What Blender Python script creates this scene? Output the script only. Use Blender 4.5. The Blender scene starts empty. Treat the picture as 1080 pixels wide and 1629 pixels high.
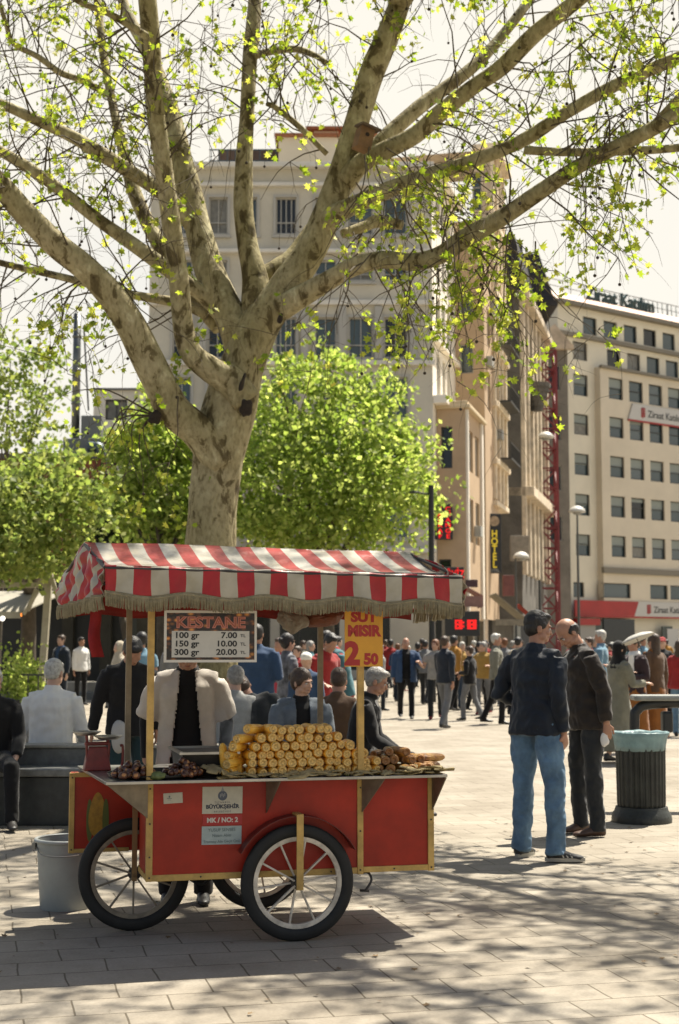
import bpy, bmesh, math, random
import numpy as np
from mathutils import Vector, Matrix, Quaternion, noise
R = math.radians
# ------------------------------------------------------------------ camera
SC = bpy.context.scene
COL = SC.collection
FPX, CAMH = 2262.0, 1.535
PITCH = math.atan(214.5 / FPX)
cam_d = bpy.data.cameras.new("camera")
cam_d.sensor_fit = 'VERTICAL'; cam_d.sensor_height = 36.0
cam_d.lens = 36.0 * FPX / 1629.0
cam_d.clip_start = 0.1; cam_d.clip_end = 4000
cam_d.dof.use_dof = True; cam_d.dof.focus_distance = 7.9; cam_d.dof.aperture_fstop = 4.0
cam = bpy.data.objects.new("camera", cam_d); COL.objects.link(cam)
cam.location = (0, 0, CAMH); cam.rotation_euler = (math.pi / 2 + PITCH, 0, 0)
SC.camera = cam
# ------------------------------------------------------------------ light
SUNV = Vector((0.342, 0.364, 1.0)).normalized()
ELEV = math.asin(SUNV.z); AZ = math.atan2(SUNV.x, SUNV.y)
world = bpy.data.worlds.new("World"); SC.world = world; world.use_nodes = True
wn = world.node_tree.nodes; wl = world.node_tree.links
sky = wn.new("ShaderNodeTexSky"); sky.sky_type = 'NISHITA'; sky.sun_disc = False
sky.sun_elevation = ELEV; sky.sun_rotation = AZ
sky.air_density = 1.0; sky.dust_density = 1.5; sky.ozone_density = 1.0; sky.altitude = 0
# a thin uneven veil of high cloud over the blue
tcw = wn.new("ShaderNodeTexCoord"); nw = wn.new("ShaderNodeTexNoise"); nw.inputs["Scale"].default_value = 1.6; nw.inputs["Detail"].default_value = 6
wl.new(tcw.outputs["Generated"], nw.inputs["Vector"])
sxw = wn.new("ShaderNodeSeparateXYZ"); wl.new(tcw.outputs["Generated"], sxw.inputs[0])
def wmr(src, a, b, c, d):
    m_ = wn.new("ShaderNodeMapRange"); m_.interpolation_type = 'SMOOTHSTEP'
    for i_, v_ in enumerate((a, b, c, d)): m_.inputs[1 + i_].default_value = v_
    wl.new(src, m_.inputs[0]); return m_.outputs[0]
def wma(op, a, b):
    m_ = wn.new("ShaderNodeMath"); m_.operation = op
    for i_, v_ in enumerate((a, b)):
        if isinstance(v_, (int, float)): m_.inputs[i_].default_value = v_
        else: wl.new(v_, m_.inputs[i_])
    return m_.outputs[0]
# hazy glare: full towards the sun's side and low down, thinning to blue overhead and behind
dotw = wma('ADD', wma('MULTIPLY', sxw.outputs[0], math.sin(AZ)), wma('MULTIPLY', sxw.outputs[1], math.cos(AZ)))
fac_el = wmr(sxw.outputs[2], .40, .68, 1.0, .05); fac_az = wmr(dotw, -.35, .45, .34, 1.0)
fac_n = wmr(nw.outputs["Fac"], .32, .62, .62, .98)
rw_out = wma('MULTIPLY', wma('MULTIPLY', fac_el, fac_az), fac_n)
mw = wn.new("ShaderNodeMix"); mw.data_type = 'RGBA'; mw.inputs[7].default_value = (8.3, 7.9, 7.0, 1)
wl.new(rw_out, mw.inputs[0]); wl.new(sky.outputs[0], mw.inputs[6]); wl.new(mw.outputs[2], wn["Background"].inputs[0]); wn["Background"].inputs[1].default_value = 0.052
sun_d = bpy.data.lights.new("sun", 'SUN'); sun_d.energy = 4.8; sun_d.angle = R(0.55); sun_d.color = (1.0, 0.93, 0.80)
sun = bpy.data.objects.new("sun", sun_d); COL.objects.link(sun)
sun.rotation_euler = SUNV.to_track_quat('Z', 'Y').to_euler(); sun.location = SUNV * 60
SC.view_settings.view_transform = 'Standard'; SC.view_settings.look = 'None'
SC.view_settings.exposure = 1.25; SC.view_settings.gamma = 1.0
SC.cycles.max_bounces = 6; SC.cycles.transparent_max_bounces = 6; SC.cycles.volume_bounces = 0
SC.cycles.use_denoising = True; SC.cycles.caustics_reflective = False; SC.cycles.caustics_refractive = False
# ------------------------------------------------------------------ helpers
RNG = random.Random(7)
CP, SP = math.cos(PITCH), math.sin(PITCH)
def P(px, py, Y):                      # the real point at depth Y that the photo shows at (px, py)
    cx = (px - 540) / FPX; cz = (814.5 - py) / FPX
    d = Vector((cx, CP - cz * SP, SP + cz * CP)); k = Y / d.y
    return Vector((d.x * k, Y, CAMH + d.z * k))
def G(px, py, z=0.0):                  # ... on the level plane z
    cx = (px - 540) / FPX; cz = (814.5 - py) / FPX
    d = Vector((cx, CP - cz * SP, SP + cz * CP)); k = (z - CAMH) / d.z
    return Vector((d.x * k, d.y * k, z))
MATS = {}
ALB = 0.70
def M(key, rgb=(.5, .5, .5), rough=.6, nz=None, bump=None, metal=0.0, spec=.5, emit=None, rgb2=None, trans=0.0, coat=0.0, sheen=0.0):
    if key in MATS: return MATS[key]
    m = bpy.data.materials.new(key); m.use_nodes = True; MATS[key] = m
    nt = m.node_tree; b = nt.nodes["Principled BSDF"]
    if not emit: al = (1.05 if 'tan' in key else 1.36) if key.startswith(('plaster', 'stone_ornate', 'stone_light', 'stone_cream', 'parapet', 'cornice_tan')) else ALB; rgb = tuple(min(.82, c * al) for c in rgb); rgb2 = tuple(c * al for c in rgb2) if rgb2 else None
    b.inputs["Base Color"].default_value = (*rgb, 1); b.inputs["Roughness"].default_value = rough
    b.inputs["Metallic"].default_value = metal; b.inputs["Specular IOR Level"].default_value = spec
    b.inputs["Coat Weight"].default_value = coat; b.inputs["Sheen Weight"].default_value = sheen
    tc = nt.nodes.new("ShaderNodeTexCoord")
    if nz:
        n = nt.nodes.new("ShaderNodeTexNoise"); n.inputs["Scale"].default_value = nz[0]; n.inputs["Detail"].default_value = 5; n.inputs["Roughness"].default_value = .65
        nt.links.new(tc.outputs["Object"], n.inputs["Vector"])
        r = nt.nodes.new("ShaderNodeValToRGB"); r.color_ramp.elements[0].position = .34; r.color_ramp.elements[1].position = .68
        c2 = rgb2 or tuple(c * (1 - nz[1]) for c in rgb)
        r.color_ramp.elements[0].color = (*c2, 1); r.color_ramp.elements[1].color = (*(rgb if rgb2 else tuple(min(1, c * (1 + nz[1] * .6)) for c in rgb)), 1)
        nt.links.new(n.outputs["Fac"], r.inputs["Fac"]); nt.links.new(r.outputs["Color"], b.inputs["Base Color"])
    if bump:
        n2 = nt.nodes.new("ShaderNodeTexNoise"); n2.inputs["Scale"].default_value = bump[0]; n2.inputs["Detail"].default_value = 4
        nt.links.new(tc.outputs["Object"], n2.inputs["Vector"])
        bp = nt.nodes.new("ShaderNodeBump"); bp.inputs["Strength"].default_value = bump[1]; bp.inputs["Distance"].default_value = bump[2] if len(bump) > 2 else .02
        nt.links.new(n2.outputs["Fac"], bp.inputs["Height"]); nt.links.new(bp.outputs["Normal"], b.inputs["Normal"])
    if emit:
        b.inputs["Emission Color"].default_value = (*emit[:3], 1); b.inputs["Emission Strength"].default_value = emit[3]
    if trans:
        out = nt.nodes["Material Output"]; t = nt.nodes.new("ShaderNodeBsdfTranslucent"); mx = nt.nodes.new("ShaderNodeMixShader"); mx.inputs[0].default_value = trans
        src = b.inputs["Base Color"].links[0].from_socket if b.inputs["Base Color"].links else None
        if src: nt.links.new(src, t.inputs["Color"])
        else: t.inputs["Color"].default_value = (*rgb, 1)
        nt.links.new(b.outputs[0], mx.inputs[1]); nt.links.new(t.outputs[0], mx.inputs[2]); nt.links.new(mx.outputs[0], out.inputs[0])
    return m
def link(o, parent=None):
    COL.objects.link(o)
    if parent is not None: o.parent = parent
    return o
def tag(o, label=None, cat=None, group=None, kind=None):
    if label: o["label"] = label
    if cat: o["category"] = cat
    if group: o["group"] = group
    if kind: o["kind"] = kind
    return o
def thing(name, label, cat, loc=(0, 0, 0), rz=0.0, group=None):
    o = bpy.data.objects.new(name, None); link(o); o.location = loc; o.rotation_euler = (0, 0, rz); o.empty_display_size = .2
    return tag(o, label, cat, group)
class MB:
    def __init__(s): s.v = []; s.f = []; s.mi = []; s.uv = {}
    def add(s, vs, fs, mi=0):
        b = len(s.v); s.v += [tuple(v) for v in vs]; s.f += [tuple(i + b for i in f) for f in fs]; s.mi += [mi] * len(fs); return s
    def box(s, c, d, rot=None, mi=0):
        x, y, z = d[0] / 2, d[1] / 2, d[2] / 2
        vs = [Vector((a * x, b * y, e * z)) for e in (-1, 1) for b in (-1, 1) for a in (-1, 1)]
        if rot is not None: vs = [rot @ v for v in vs]
        vs = [v + Vector(c) for v in vs]
        return s.add(vs, [(0, 2, 3, 1), (4, 5, 7, 6), (0, 1, 5, 4), (2, 6, 7, 3), (0, 4, 6, 2), (1, 3, 7, 5)], mi)
    def box2(s, a, b, mi=0):
        return s.box([(a[i] + b[i]) / 2 for i in range(3)], [abs(b[i] - a[i]) for i in range(3)], None, mi)
    def bar(s, p, q, w, h, mi=0, up=(0, 0, 1)):
        p, q = Vector(p), Vector(q); d = q - p; L = d.length; d.normalize(); u = Vector(up)
        if abs(d.dot(u)) > .97: u = Vector((0, 1, 0))
        x = d.cross(u).normalized(); z = x.cross(d)
        return s.box((p + q) / 2, (w, L, h), Matrix((x, d, z)).transposed(), mi)
    def quad(s, a, b, c, d, mi=0): return s.add([a, b, c, d], [(0, 1, 2, 3)], mi)
    def prism(s, poly, off, mi=0):     # closed solid from a 3D polygon pushed by off
        n = len(poly); off = Vector(off); vs = [Vector(p) for p in poly]; vs += [p + off for p in vs]
        fs = [tuple(range(n))[::-1], tuple(range(n, 2 * n))] + [(i, (i + 1) % n, n + (i + 1) % n, n + i) for i in range(n)]
        return s.add(vs, fs, mi)
    def tube(s, pts, rad, seg=8, mi=0, cap=True, flat=1.0, wob=0.0):
        pts = [Vector(p) for p in pts]; n = len(pts)
        if not hasattr(rad, '__len__'): rad = [rad] * n
        vs = []; ref = None
        for i in range(n):
            t = (pts[min(i + 1, n - 1)] - pts[max(i - 1, 0)])
            if t.length < 1e-9: t = Vector((0, 0, 1))
            t.normalize()
            if ref is None:
                ref = Vector((1, 0, 0)) if abs(t.x) < .8 else Vector((0, 1, 0))
            x = (ref - t * ref.dot(t)).normalized(); y = t.cross(x); ref = x
            for k in range(seg):
                a = 2 * math.pi * k / seg; rr = rad[i]
                if wob:
                    q = pts[i] * 2.3 + Vector((math.cos(a), math.sin(a), 0)) * .8
                    rr *= 1 + wob * noise.noise(q)
                vs.append(pts[i] + x * (math.cos(a) * rr) + y * (math.sin(a) * rr * flat))
        fs = [(i * seg + k, i * seg + (k + 1) % seg, (i + 1) * seg + (k + 1) % seg, (i + 1) * seg + k) for i in range(n - 1) for k in range(seg)]
        if cap: fs += [tuple(range(seg))[::-1], tuple((n - 1) * seg + k for k in range(seg))]
        return s.add(vs, fs, mi)
    def lathe(s, prof, c=(0, 0, 0), seg=24, mi=0, rot=None, sx=1.0, sy=1.0):
        vs = []; c = Vector(c)
        for r, z in prof:
            for k in range(seg):
                a = 2 * math.pi * k / seg; v = Vector((r * math.cos(a) * sx, r * math.sin(a) * sy, z))
                vs.append((rot @ v if rot is not None else v) + c)
        n = len(prof)
        fs = [(i * seg + k, i * seg + (k + 1) % seg, (i + 1) * seg + (k + 1) % seg, (i + 1) * seg + k) for i in range(n - 1) for k in range(seg)]
        ring_ = tuple(prof[0]) == tuple(prof[-1])
        if prof[0][0] > 1e-6 and not ring_: fs.append(tuple(range(seg))[::-1])
        if prof[-1][0] > 1e-6 and not ring_: fs.append(tuple((n - 1) * seg + k for k in range(seg)))
        return s.add(vs, fs, mi)
    def ell(s, c, r, seg=14, rings=9, mi=0, rot=None):
        prof = [(math.sin(math.pi * i / rings), -math.cos(math.pi * i / rings)) for i in range(rings + 1)]
        prof[0] = (1e-4, -1); prof[-1] = (1e-4, 1)
        vs = []
        for q, z in prof:
            for k in range(seg):
                a = 2 * math.pi * k / seg; v = Vector((q * math.cos(a) * r[0], q * math.sin(a) * r[1], z * r[2]))
                vs.append((rot @ v if rot is not None else v) + Vector(c))
        fs = [(i * seg + k, i * seg + (k + 1) % seg, (i + 1) * seg + (k + 1) % seg, (i + 1) * seg + k) for i in range(rings) for k in range(seg)]
        fs += [tuple(range(seg))[::-1], tuple(rings * seg + k for k in range(seg))]
        return s.add(vs, fs, mi)
    def mesh(s, name, mats, smooth=False):
        me = bpy.data.meshes.new(name); me.from_pydata(s.v, [], s.f)
        for m in (mats if isinstance(mats, (list, tuple)) else [mats]): me.materials.append(m)
        me.polygons.foreach_set("material_index", s.mi)
        if smooth: me.polygons.foreach_set("use_smooth", [True] * len(s.f))
        me.update(); return me
    def build(s, name, mats, parent=None, smooth=False, bevel=0.0, loc=None, fix=True):
        me = s.mesh(name, mats, smooth)
        if fix:
            bm = bmesh.new(); bm.from_mesh(me); bmesh.ops.recalc_face_normals(bm, faces=bm.faces); bm.to_mesh(me); bm.free()
        o = bpy.data.objects.new(name, me); link(o, parent)
        if loc is not None: o.location = loc
        if bevel:
            b = o.modifiers.new("bevel", 'BEVEL'); b.width = bevel; b.segments = 2; b.limit_method = 'ANGLE'; b.angle_limit = R(40)
        return o
def smooth_angle(o, deg=40):
    me = o.data; me.polygons.foreach_set("use_smooth", [True] * len(me.polygons)); me.set_sharp_from_angle(angle=R(deg)); return o
def text_obj(name, txt, size, mat, parent, loc, xdir, updir, align='LEFT', bold=0.0, depth=.0015, squeeze=1.0):
    cu = bpy.data.curves.new(name, 'FONT'); cu.body = txt; cu.size = size; cu.extrude = depth; cu.offset = bold; cu.align_x = align; cu.align_y = 'BOTTOM_BASELINE'; cu.resolution_u = 3
    t = bpy.data.objects.new("tmp", cu); COL.objects.link(t)
    dg = bpy.context.evaluated_depsgraph_get(); me = bpy.data.meshes.new_from_object(t.evaluated_get(dg)); bpy.data.objects.remove(t); bpy.data.curves.remove(cu)
    me.name = name; me.materials.clear(); me.materials.append(mat)
    x = Vector(xdir).normalized(); y = Vector(updir).normalized(); z = x.cross(y)
    Mx = Matrix((x * squeeze, y, z)).transposed().to_4x4(); Mx.translation = Vector(loc); me.transform(Mx)
    o = bpy.data.objects.new(name, me); link(o, parent); return o
def catmull(pts, n=5):
    pts = [tuple(p) for p in pts]; out = []
    e = [tuple(2 * a - b for a, b in zip(pts[0], pts[1]))] + pts + [tuple(2 * a - b for a, b in zip(pts[-1], pts[-2]))]
    for i in range(1, len(e) - 2):
        for k in range(n):
            t = k / n
            out.append(tuple(.5 * (2 * b + (c - a) * t + (2 * a - 5 * b + 4 * c - d) * t * t + (3 * b - a - 3 * c + d) * t ** 3) for a, b, c, d in zip(e[i - 1], e[i], e[i + 1], e[i + 2])))
    out.append(tuple(pts[-1])); return out
def scatter_mesh(name, tmpl_v, tmpl_f, T, mat, parent=None):
    """one mesh out of many transformed copies of a template; T is (n,4,4)"""
    tv = np.array(tmpl_v, dtype=np.float64); n = len(T); k = len(tv)
    V = np.einsum('nij,kj->nki', T[:, :3, :3], tv) + T[:, None, :3, 3]
    V = V.reshape(-1, 3); loops = []; starts = []; tot = 0; base = np.arange(n) * k
    per = np.concatenate([np.array(f) for f in tmpl_f]); ln = [len(f) for f in tmpl_f]
    L = (base[:, None] + per[None, :]).reshape(-1)
    tots = np.tile(np.array(ln), n); st = np.concatenate([[0], np.cumsum(tots)[:-1]])
    me = bpy.data.meshes.new(name); me.vertices.add(len(V)); me.vertices.foreach_set("co", V.reshape(-1))
    me.loops.add(len(L)); me.loops.foreach_set("vertex_index", L.astype(np.int32))
    me.polygons.add(len(tots)); me.polygons.foreach_set("loop_start", st.astype(np.int32)); me.update(calc_edges=True); me.validate()
    me.materials.append(mat)
    o = bpy.data.objects.new(name, me); link(o, parent); return o
def rand_rots(n, rs, tilt=None):
    a = rs.normal(size=(n, 4)); a /= np.linalg.norm(a, axis=1)[:, None]; w, x, y, z = a.T
    return np.stack([np.stack([1 - 2 * (y * y + z * z), 2 * (x * y - z * w), 2 * (x * z + y * w)], -1), np.stack([2 * (x * y + z * w), 1 - 2 * (x * x + z * z), 2 * (y * z - x * w)], -1), np.stack([2 * (x * z - y * w), 2 * (y * z + x * w), 1 - 2 * (x * x + y * y)], -1)], 1)
# ------------------------------------------------------------------ ground
def paving_mat():
    m = bpy.data.materials.new("plaza_paving"); m.use_nodes = True; nt = m.node_tree; b = nt.nodes["Principled BSDF"]
    tc = nt.nodes.new("ShaderNodeTexCoord"); mp = nt.nodes.new("ShaderNodeMapping"); mp.inputs["Rotation"].default_value = (0, 0, R(-14))
    nt.links.new(tc.outputs["Object"], mp.inputs["Vector"])
    nd = nt.nodes.new("ShaderNodeTexNoise"); nd.inputs["Scale"].default_value = 2.2; nt.links.new(tc.outputs["Object"], nd.inputs["Vector"])
    mxv = nt.nodes.new("ShaderNodeVectorMath"); mxv.operation = 'MULTIPLY_ADD'; mxv.inputs[1].default_value = (.03, .03, .0); nt.links.new(nd.outputs["Color"], mxv.inputs[0]); nt.links.new(mp.outputs[0], mxv.inputs[2])
    br = nt.nodes.new("ShaderNodeTexBrick"); br.inputs["Scale"].default_value = 1.0; br.inputs["Brick Width"].default_value = .42; br.inputs["Row Height"].default_value = .27
    br.inputs["Mortar Size"].default_value = .005; br.inputs["Mortar Smooth"].default_value = .3; br.inputs["Bias"].default_value = 0
    br.inputs["Color1"].default_value = (.325, .29, .235, 1); br.inputs["Color2"].default_value = (.29, .257, .205, 1); br.inputs["Mortar"].default_value = (.125, .105, .075, 1)
    nt.links.new(mxv.outputs[0], br.inputs["Vector"])
    n = nt.nodes.new("ShaderNodeTexNoise"); n.inputs["Scale"].default_value = .9; n.inputs["Detail"].default_value = 8; n.inputs["Roughness"].default_value = .7; nt.links.new(tc.outputs["Object"], n.inputs["Vector"])
    r = nt.nodes.new("ShaderNodeValToRGB"); r.color_ramp.elements[0].position = .35; r.color_ramp.elements[0].color = (.66, .64, .61, 1); r.color_ramp.elements[1].position = .6; r.color_ramp.elements[1].color = (1, 1, 1, 1)
    nt.links.new(n.outputs["Fac"], r.inputs["Fac"])
    n3 = nt.nodes.new("ShaderNodeTexNoise"); n3.inputs["Scale"].default_value = 60; n3.inputs["Detail"].default_value = 3; nt.links.new(tc.outputs["Object"], n3.inputs["Vector"])
    r3 = nt.nodes.new("ShaderNodeValToRGB"); r3.color_ramp.elements[0].position = .3; r3.color_ramp.elements[0].color = (.86, .85, .84, 1); r3.color_ramp.elements[1].position = .6; r3.color_ramp.elements[1].color = (1, 1, 1, 1); nt.links.new(n3.outputs["Fac"], r3.inputs["Fac"])
    mu = nt.nodes.new("ShaderNodeMix"); mu.data_type = 'RGBA'; mu.blend_type = 'MULTIPLY'; mu.inputs[0].default_value = 1
    nt.links.new(br.outputs["Color"], mu.inputs[6]); nt.links.new(r.outputs["Color"], mu.inputs[7])
    mu2 = nt.nodes.new("ShaderNodeMix"); mu2.data_type = 'RGBA'; mu2.blend_type = 'MULTIPLY'; mu2.inputs[0].default_value = 1
    nt.links.new(mu.outputs[2], mu2.inputs[6]); nt.links.new(r3.outputs["Color"], mu2.inputs[7])
    # scattered dark spots of dirt and gum
    vo = nt.nodes.new("ShaderNodeTexVoronoi"); vo.inputs["Scale"].default_value = 1.7; nt.links.new(tc.outputs["Object"], vo.inputs["Vector"])
    rv = nt.nodes.new("ShaderNodeValToRGB"); rv.color_ramp.elements[0].position = .018; rv.color_ramp.elements[0].color = (.45, .4, .36, 1); rv.color_ramp.elements[1].position = .035; rv.color_ramp.elements[1].color = (1, 1, 1, 1); nt.links.new(vo.outputs["Distance"], rv.inputs["Fac"])
    mu3 = nt.nodes.new("ShaderNodeMix"); mu3.data_type = 'RGBA'; mu3.blend_type = 'MULTIPLY'; mu3.inputs[0].default_value = 1
    nt.links.new(mu2.outputs[2], mu3.inputs[6]); nt.links.new(rv.outputs["Color"], mu3.inputs[7]); nt.links.new(mu3.outputs[2], b.inputs["Base Color"])
    b.inputs["Roughness"].default_value = .75; b.inputs["Specular IOR Level"].default_value = .25
    ad = nt.nodes.new("ShaderNodeMath"); ad.operation = 'MULTIPLY_ADD'; ad.inputs[1].default_value = .25
    nt.links.new(n3.outputs["Fac"], ad.inputs[0])
    iv = nt.nodes.new("ShaderNodeMath"); iv.operation = 'SUBTRACT'; iv.inputs[0].default_value = 1; nt.links.new(br.outputs["Fac"], iv.inputs[1]); nt.links.new(iv.outputs[0], ad.inputs[2])
    bp = nt.nodes.new("ShaderNodeBump"); bp.inputs["Strength"].default_value = .5; bp.inputs["Distance"].default_value = .006; nt.links.new(ad.outputs[0], bp.inputs["Height"]); nt.links.new(bp.outputs["Normal"], b.inputs["Normal"])
    return m
g = MB(); g.quad((-900, -300, 0), (900, -300, 0), (900, 1500, 0), (-900, 1500, 0))
tag(g.build("ground", paving_mat(), fix=False), kind="structure", label="pale stone paving of the open square")
# ------------------------------------------------------------------ buildings
GLASS = M("window_glass", (.075, .11, .115), .1, spec=.6)
GLASSD = M("window_glass_dark", (.012, .016, .016), .12, spec=.5)
WFRAME = M("window_frame_paint", (.55, .53, .47), .5)
WDARK = M("window_frame_dark", (.06, .06, .055), .5)
BLIND = M("window_blind", (.36, .40, .36), .6)
GLASSES = [GLASS, GLASS, GLASSD, M("window_glass_sky", (.10, .135, .14), .06, spec=.7), M("window_curtain", (.30, .29, .25), .5, nz=(3, .3)), M("window_glass_blue", (.05, .085, .095), .07, spec=.7)]
RW = random.Random(77)
class Face:
    """a wall plane: origin, horizontal direction, outward normal"""
    def __init__(s, o, d):
        s.o = Vector((o[0], o[1], 0)); s.d = Vector((d[0], d[1], 0)).normalized(); s.n = Vector((s.d.y, -s.d.x, 0))
    def p(s, x, z, out=0.0): return s.o + s.d * x + s.n * out + Vector((0, 0, z))
    def x_of(s, px):            # along-wall position of a photo column
        t = (px - 540) / FPX
        return (t * s.o.y - s.o.x) / (s.d.x - t * s.d.y)
    def z_of(s, px, py): return P(px, py, s.p(s.x_of(px), 0).y).z
    def box(s, mb, x0, x1, z0, z1, o0, o1, mi=0):
        mb.add([s.p(x, z, o) for z in (z0, z1) for o in (o0, o1) for x in (x0, x1)], [(0, 2, 3, 1), (4, 5, 7, 6), (0, 1, 5, 4), (2, 6, 7, 3), (0, 4, 6, 2), (1, 3, 7, 5)], mi)
    def wall(s, mb, W0, W1, z0, z1, ops, dep=.25):
        xs = sorted({round(v, 4) for v in [W0, W1] + [o[0] for o in ops] + [o[1] for o in ops] if W0 <= v <= W1})
        zs = sorted({round(v, 4) for v in [z0, z1] + [o[2] for o in ops] + [o[3] for o in ops] if z0 <= v <= z1})
        for i in range(len(xs) - 1):
            for j in range(len(zs) - 1):
                cx, cz = (xs[i] + xs[i + 1]) / 2, (zs[j] + zs[j + 1]) / 2
                if any(o[0] < cx < o[1] and o[2] < cz < o[3] for o in ops): continue
                mb.quad(s.p(xs[i], zs[j]), s.p(xs[i + 1], zs[j]), s.p(xs[i + 1], zs[j + 1]), s.p(xs[i], zs[j + 1]))
        for (a, b, c, e) in [o[:4] for o in ops]:
            for (q, r_) in (((a, c), (b, c)), ((b, c), (b, e)), ((b, e), (a, e)), ((a, e), (a, c))):
                mb.quad(s.p(*q), s.p(*r_), s.p(*r_, -dep), s.p(*q, -dep))
    def window(s, parent, o, dep=.2, fw=.07, mull=1, trans=.0, fmat=None, gmat=None, blind=0.0, name="window"):
        a, b, c, e = o[:4]; mb = MB(); fm = fmat or WFRAME
        s.box(mb, a, a + fw, c, e, -dep, -dep + .08); s.box(mb, b - fw, b, c, e, -dep, -dep + .08)
        s.box(mb, a + fw, b - fw, c, c + fw, -dep, -dep + .08); s.box(mb, a + fw, b - fw, e - fw, e, -dep, -dep + .08)
        for k in range(mull):
            x = a + (b - a) * (k + 1) / (mull + 1); s.box(mb, x - fw * .35, x + fw * .35, c + fw, e - fw, -dep + .002, -dep + .07)
        if trans: z = c + (e - c) * trans; s.box(mb, a + fw, b - fw, z - fw * .4, z + fw * .4, -dep + .004, -dep + .075)
        w = mb.build(name, fm, parent)
        g_ = MB(); g_.quad(s.p(a, c, -dep - .02), s.p(b, c, -dep - .02), s.p(b, e, -dep - .02), s.p(a, e, -dep - .02)); g_.build("pane", gmat or RW.choice(GLASSES), w, fix=False)
        if blind:
            q = MB(); z = e - (e - c) * blind; s.box(q, a + fw, b - fw, z, e - fw, -dep - .015, -dep + .0); q.build("blind", BLIND, w)
        return w
def shell(mb, f, W0, W1, z0, z1, depth):      # back, sides and roof so that the block is solid from other places
    a, b = f.p(W0, 0), f.p(W1, 0); n = -f.n * depth
    for (p, q) in ((b, b + n), (b + n, a + n), (a + n, a)):
        mb.quad(p + Vector((0, 0, z0)), q + Vector((0, 0, z0)), q + Vector((0, 0, z1)), p + Vector((0, 0, z1)))
    mb.quad(*[v + Vector((0, 0, z1)) for v in (a, b, b + n, a + n)])
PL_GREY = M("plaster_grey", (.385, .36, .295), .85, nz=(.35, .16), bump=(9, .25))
PL_LIT_SIDE = M("plaster_lit_side", (.60, .56, .48), .85, nz=(.4, .12), bump=(9, .2))  # street-side plaster with the sunlight put into its paler tone
PL_TAN = M("plaster_tan", (.45, .325, .205), .85, nz=(.5, .15), bump=(9, .2))
PL_STONE = M("stone_ornate", (.46, .37, .265), .85, nz=(.9, .28), bump=(6, .5, .05))
PL_DARK = M("stone_sooty", (.19, .175, .15), .9, nz=(.8, .35), bump=(6, .5, .05))
PL_BEIGE = M("plaster_beige", (.48, .425, .33), .85, nz=(.3, .08), bump=(9, .15))
PL_PALE = M("plaster_pale_beige", (.53, .49, .39), .85, nz=(.3, .08), bump=(9, .15))
PINK = M("parapet_pink", (.55, .40, .32), .85, nz=(.4, .1))
TILE = M("roof_tile", (.42, .16, .07), .8, nz=(5, .3))
# --- the large grey apartment building behind the tree
F = Face((P(232, 900, 70).x, 70), (1, 0)); W = P(690, 900, 70).x - F.o.x
bt = thing("apartment_building", "large pale grey apartment building standing behind the big plane tree", "building", (F.p(W / 2, 0).x, 78, 0))
def inv(o, parent):                     # keep world coordinates while parenting to a moved empty
    o.matrix_parent_inverse = Matrix.Translation(parent.location).inverted(); return o
def loc_face(f, base):
    g_ = Face((0, 0), (1, 0)); g_.o = f.o - Vector(base); g_.d = f.d.copy(); g_.n = f.n.copy(); return g_
base = Vector(bt.location); FF = F; F = loc_face(FF, base)
zr = lambda y: P(540, y, 70).z
cols = [(270, 301), (327, 358), (388, 406), (436, 470), (500, 535), (555, 594), (612, 650)]
rows = [(505, 569), (414, 446), (314, 372), (600, 665), (695, 760), (790, 855)]
ops = []
for (y0, y1) in rows:
    for (a, b) in cols:
        ops.append((FF.x_of(a), FF.x_of(b), zr(y1), zr(y0)))
gops = [(FF.x_of(250), FF.x_of(330), .4, 4.6), (FF.x_of(345), FF.x_of(430), .4, 4.6), (FF.x_of(445), FF.x_of(540), .4, 4.6), (FF.x_of(552), FF.x_of(620), .4, 4.6)]
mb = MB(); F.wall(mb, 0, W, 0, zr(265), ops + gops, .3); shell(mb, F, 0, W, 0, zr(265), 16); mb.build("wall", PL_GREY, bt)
mb = MB()
for (y0, y1, o) in ((262, 270, .5), (292, 298, .28), (398, 404, .35), (478, 486, .22), (574, 582, .3), (872, 880, .35)):
    F.box(mb, -.1, W + .1, zr(y1), zr(y0), -.02, o)
mb.build("cornice", M("plaster_trim", (.47, .45, .40), .8, nz=(1, .12)), bt, bevel=.03)
for px in (318, 423, 484, 545, 603, 660):
    mb = MB(); F.box(mb, FF.x_of(px - 6), FF.x_of(px + 6), zr(572), zr(488), -.02, .18); mb.build("pilaster", WFRAME, bt)
for i, o in enumerate(ops):
    a, b, c, e = o; w = F.window(bt, o, mull=1 if i % 7 != 3 else 3, trans=.32)
    mb = MB(); F.box(mb, a - .12, a - .001, c - .1, e + .14, -.02, .07); F.box(mb, b + .001, b + .12, c - .1, e + .14, -.02, .07); F.box(mb, a, b, e + .001, e + .139, -.02, .068); F.box(mb, a - .16, b + .16, c - .22, c - .101, -.02, .16)
    mb.build("surround", WFRAME, w)
for o in gops: F.window(bt, o, mull=2, fmat=WDARK, gmat=GLASSD, fw=.1, name="shop_window")
mb = MB(); x0, x1 = FF.x_of(335), FF.x_of(618); F.box(mb, x0 + 3.2, x1, zr(263), zr(205), -7, -1.2); F.box(mb, x0 + 5.0, x0 + 6.3, zr(205), zr(186), -4, -2); mb.build("penthouse", PL_BEIGE, bt)
mb = MB(); F.box(mb, x0 + 4.6, x0 + 6.7, zr(186), zr(181), -4.3, -1.7); F.box(mb, x0 + 3.0, x1 + .2, zr(205), zr(200), -7.2, -1.0); mb.build("roof", TILE, bt)
mb = MB(); F.box(mb, x0, x0 + 3.1, zr(258), zr(215), -6, -2.2)
mb.build("roof_terrace_room", M("rust_cladding", (.16, .10, .07), .7, nz=(3, .3)), bt)
mb = MB()
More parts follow.
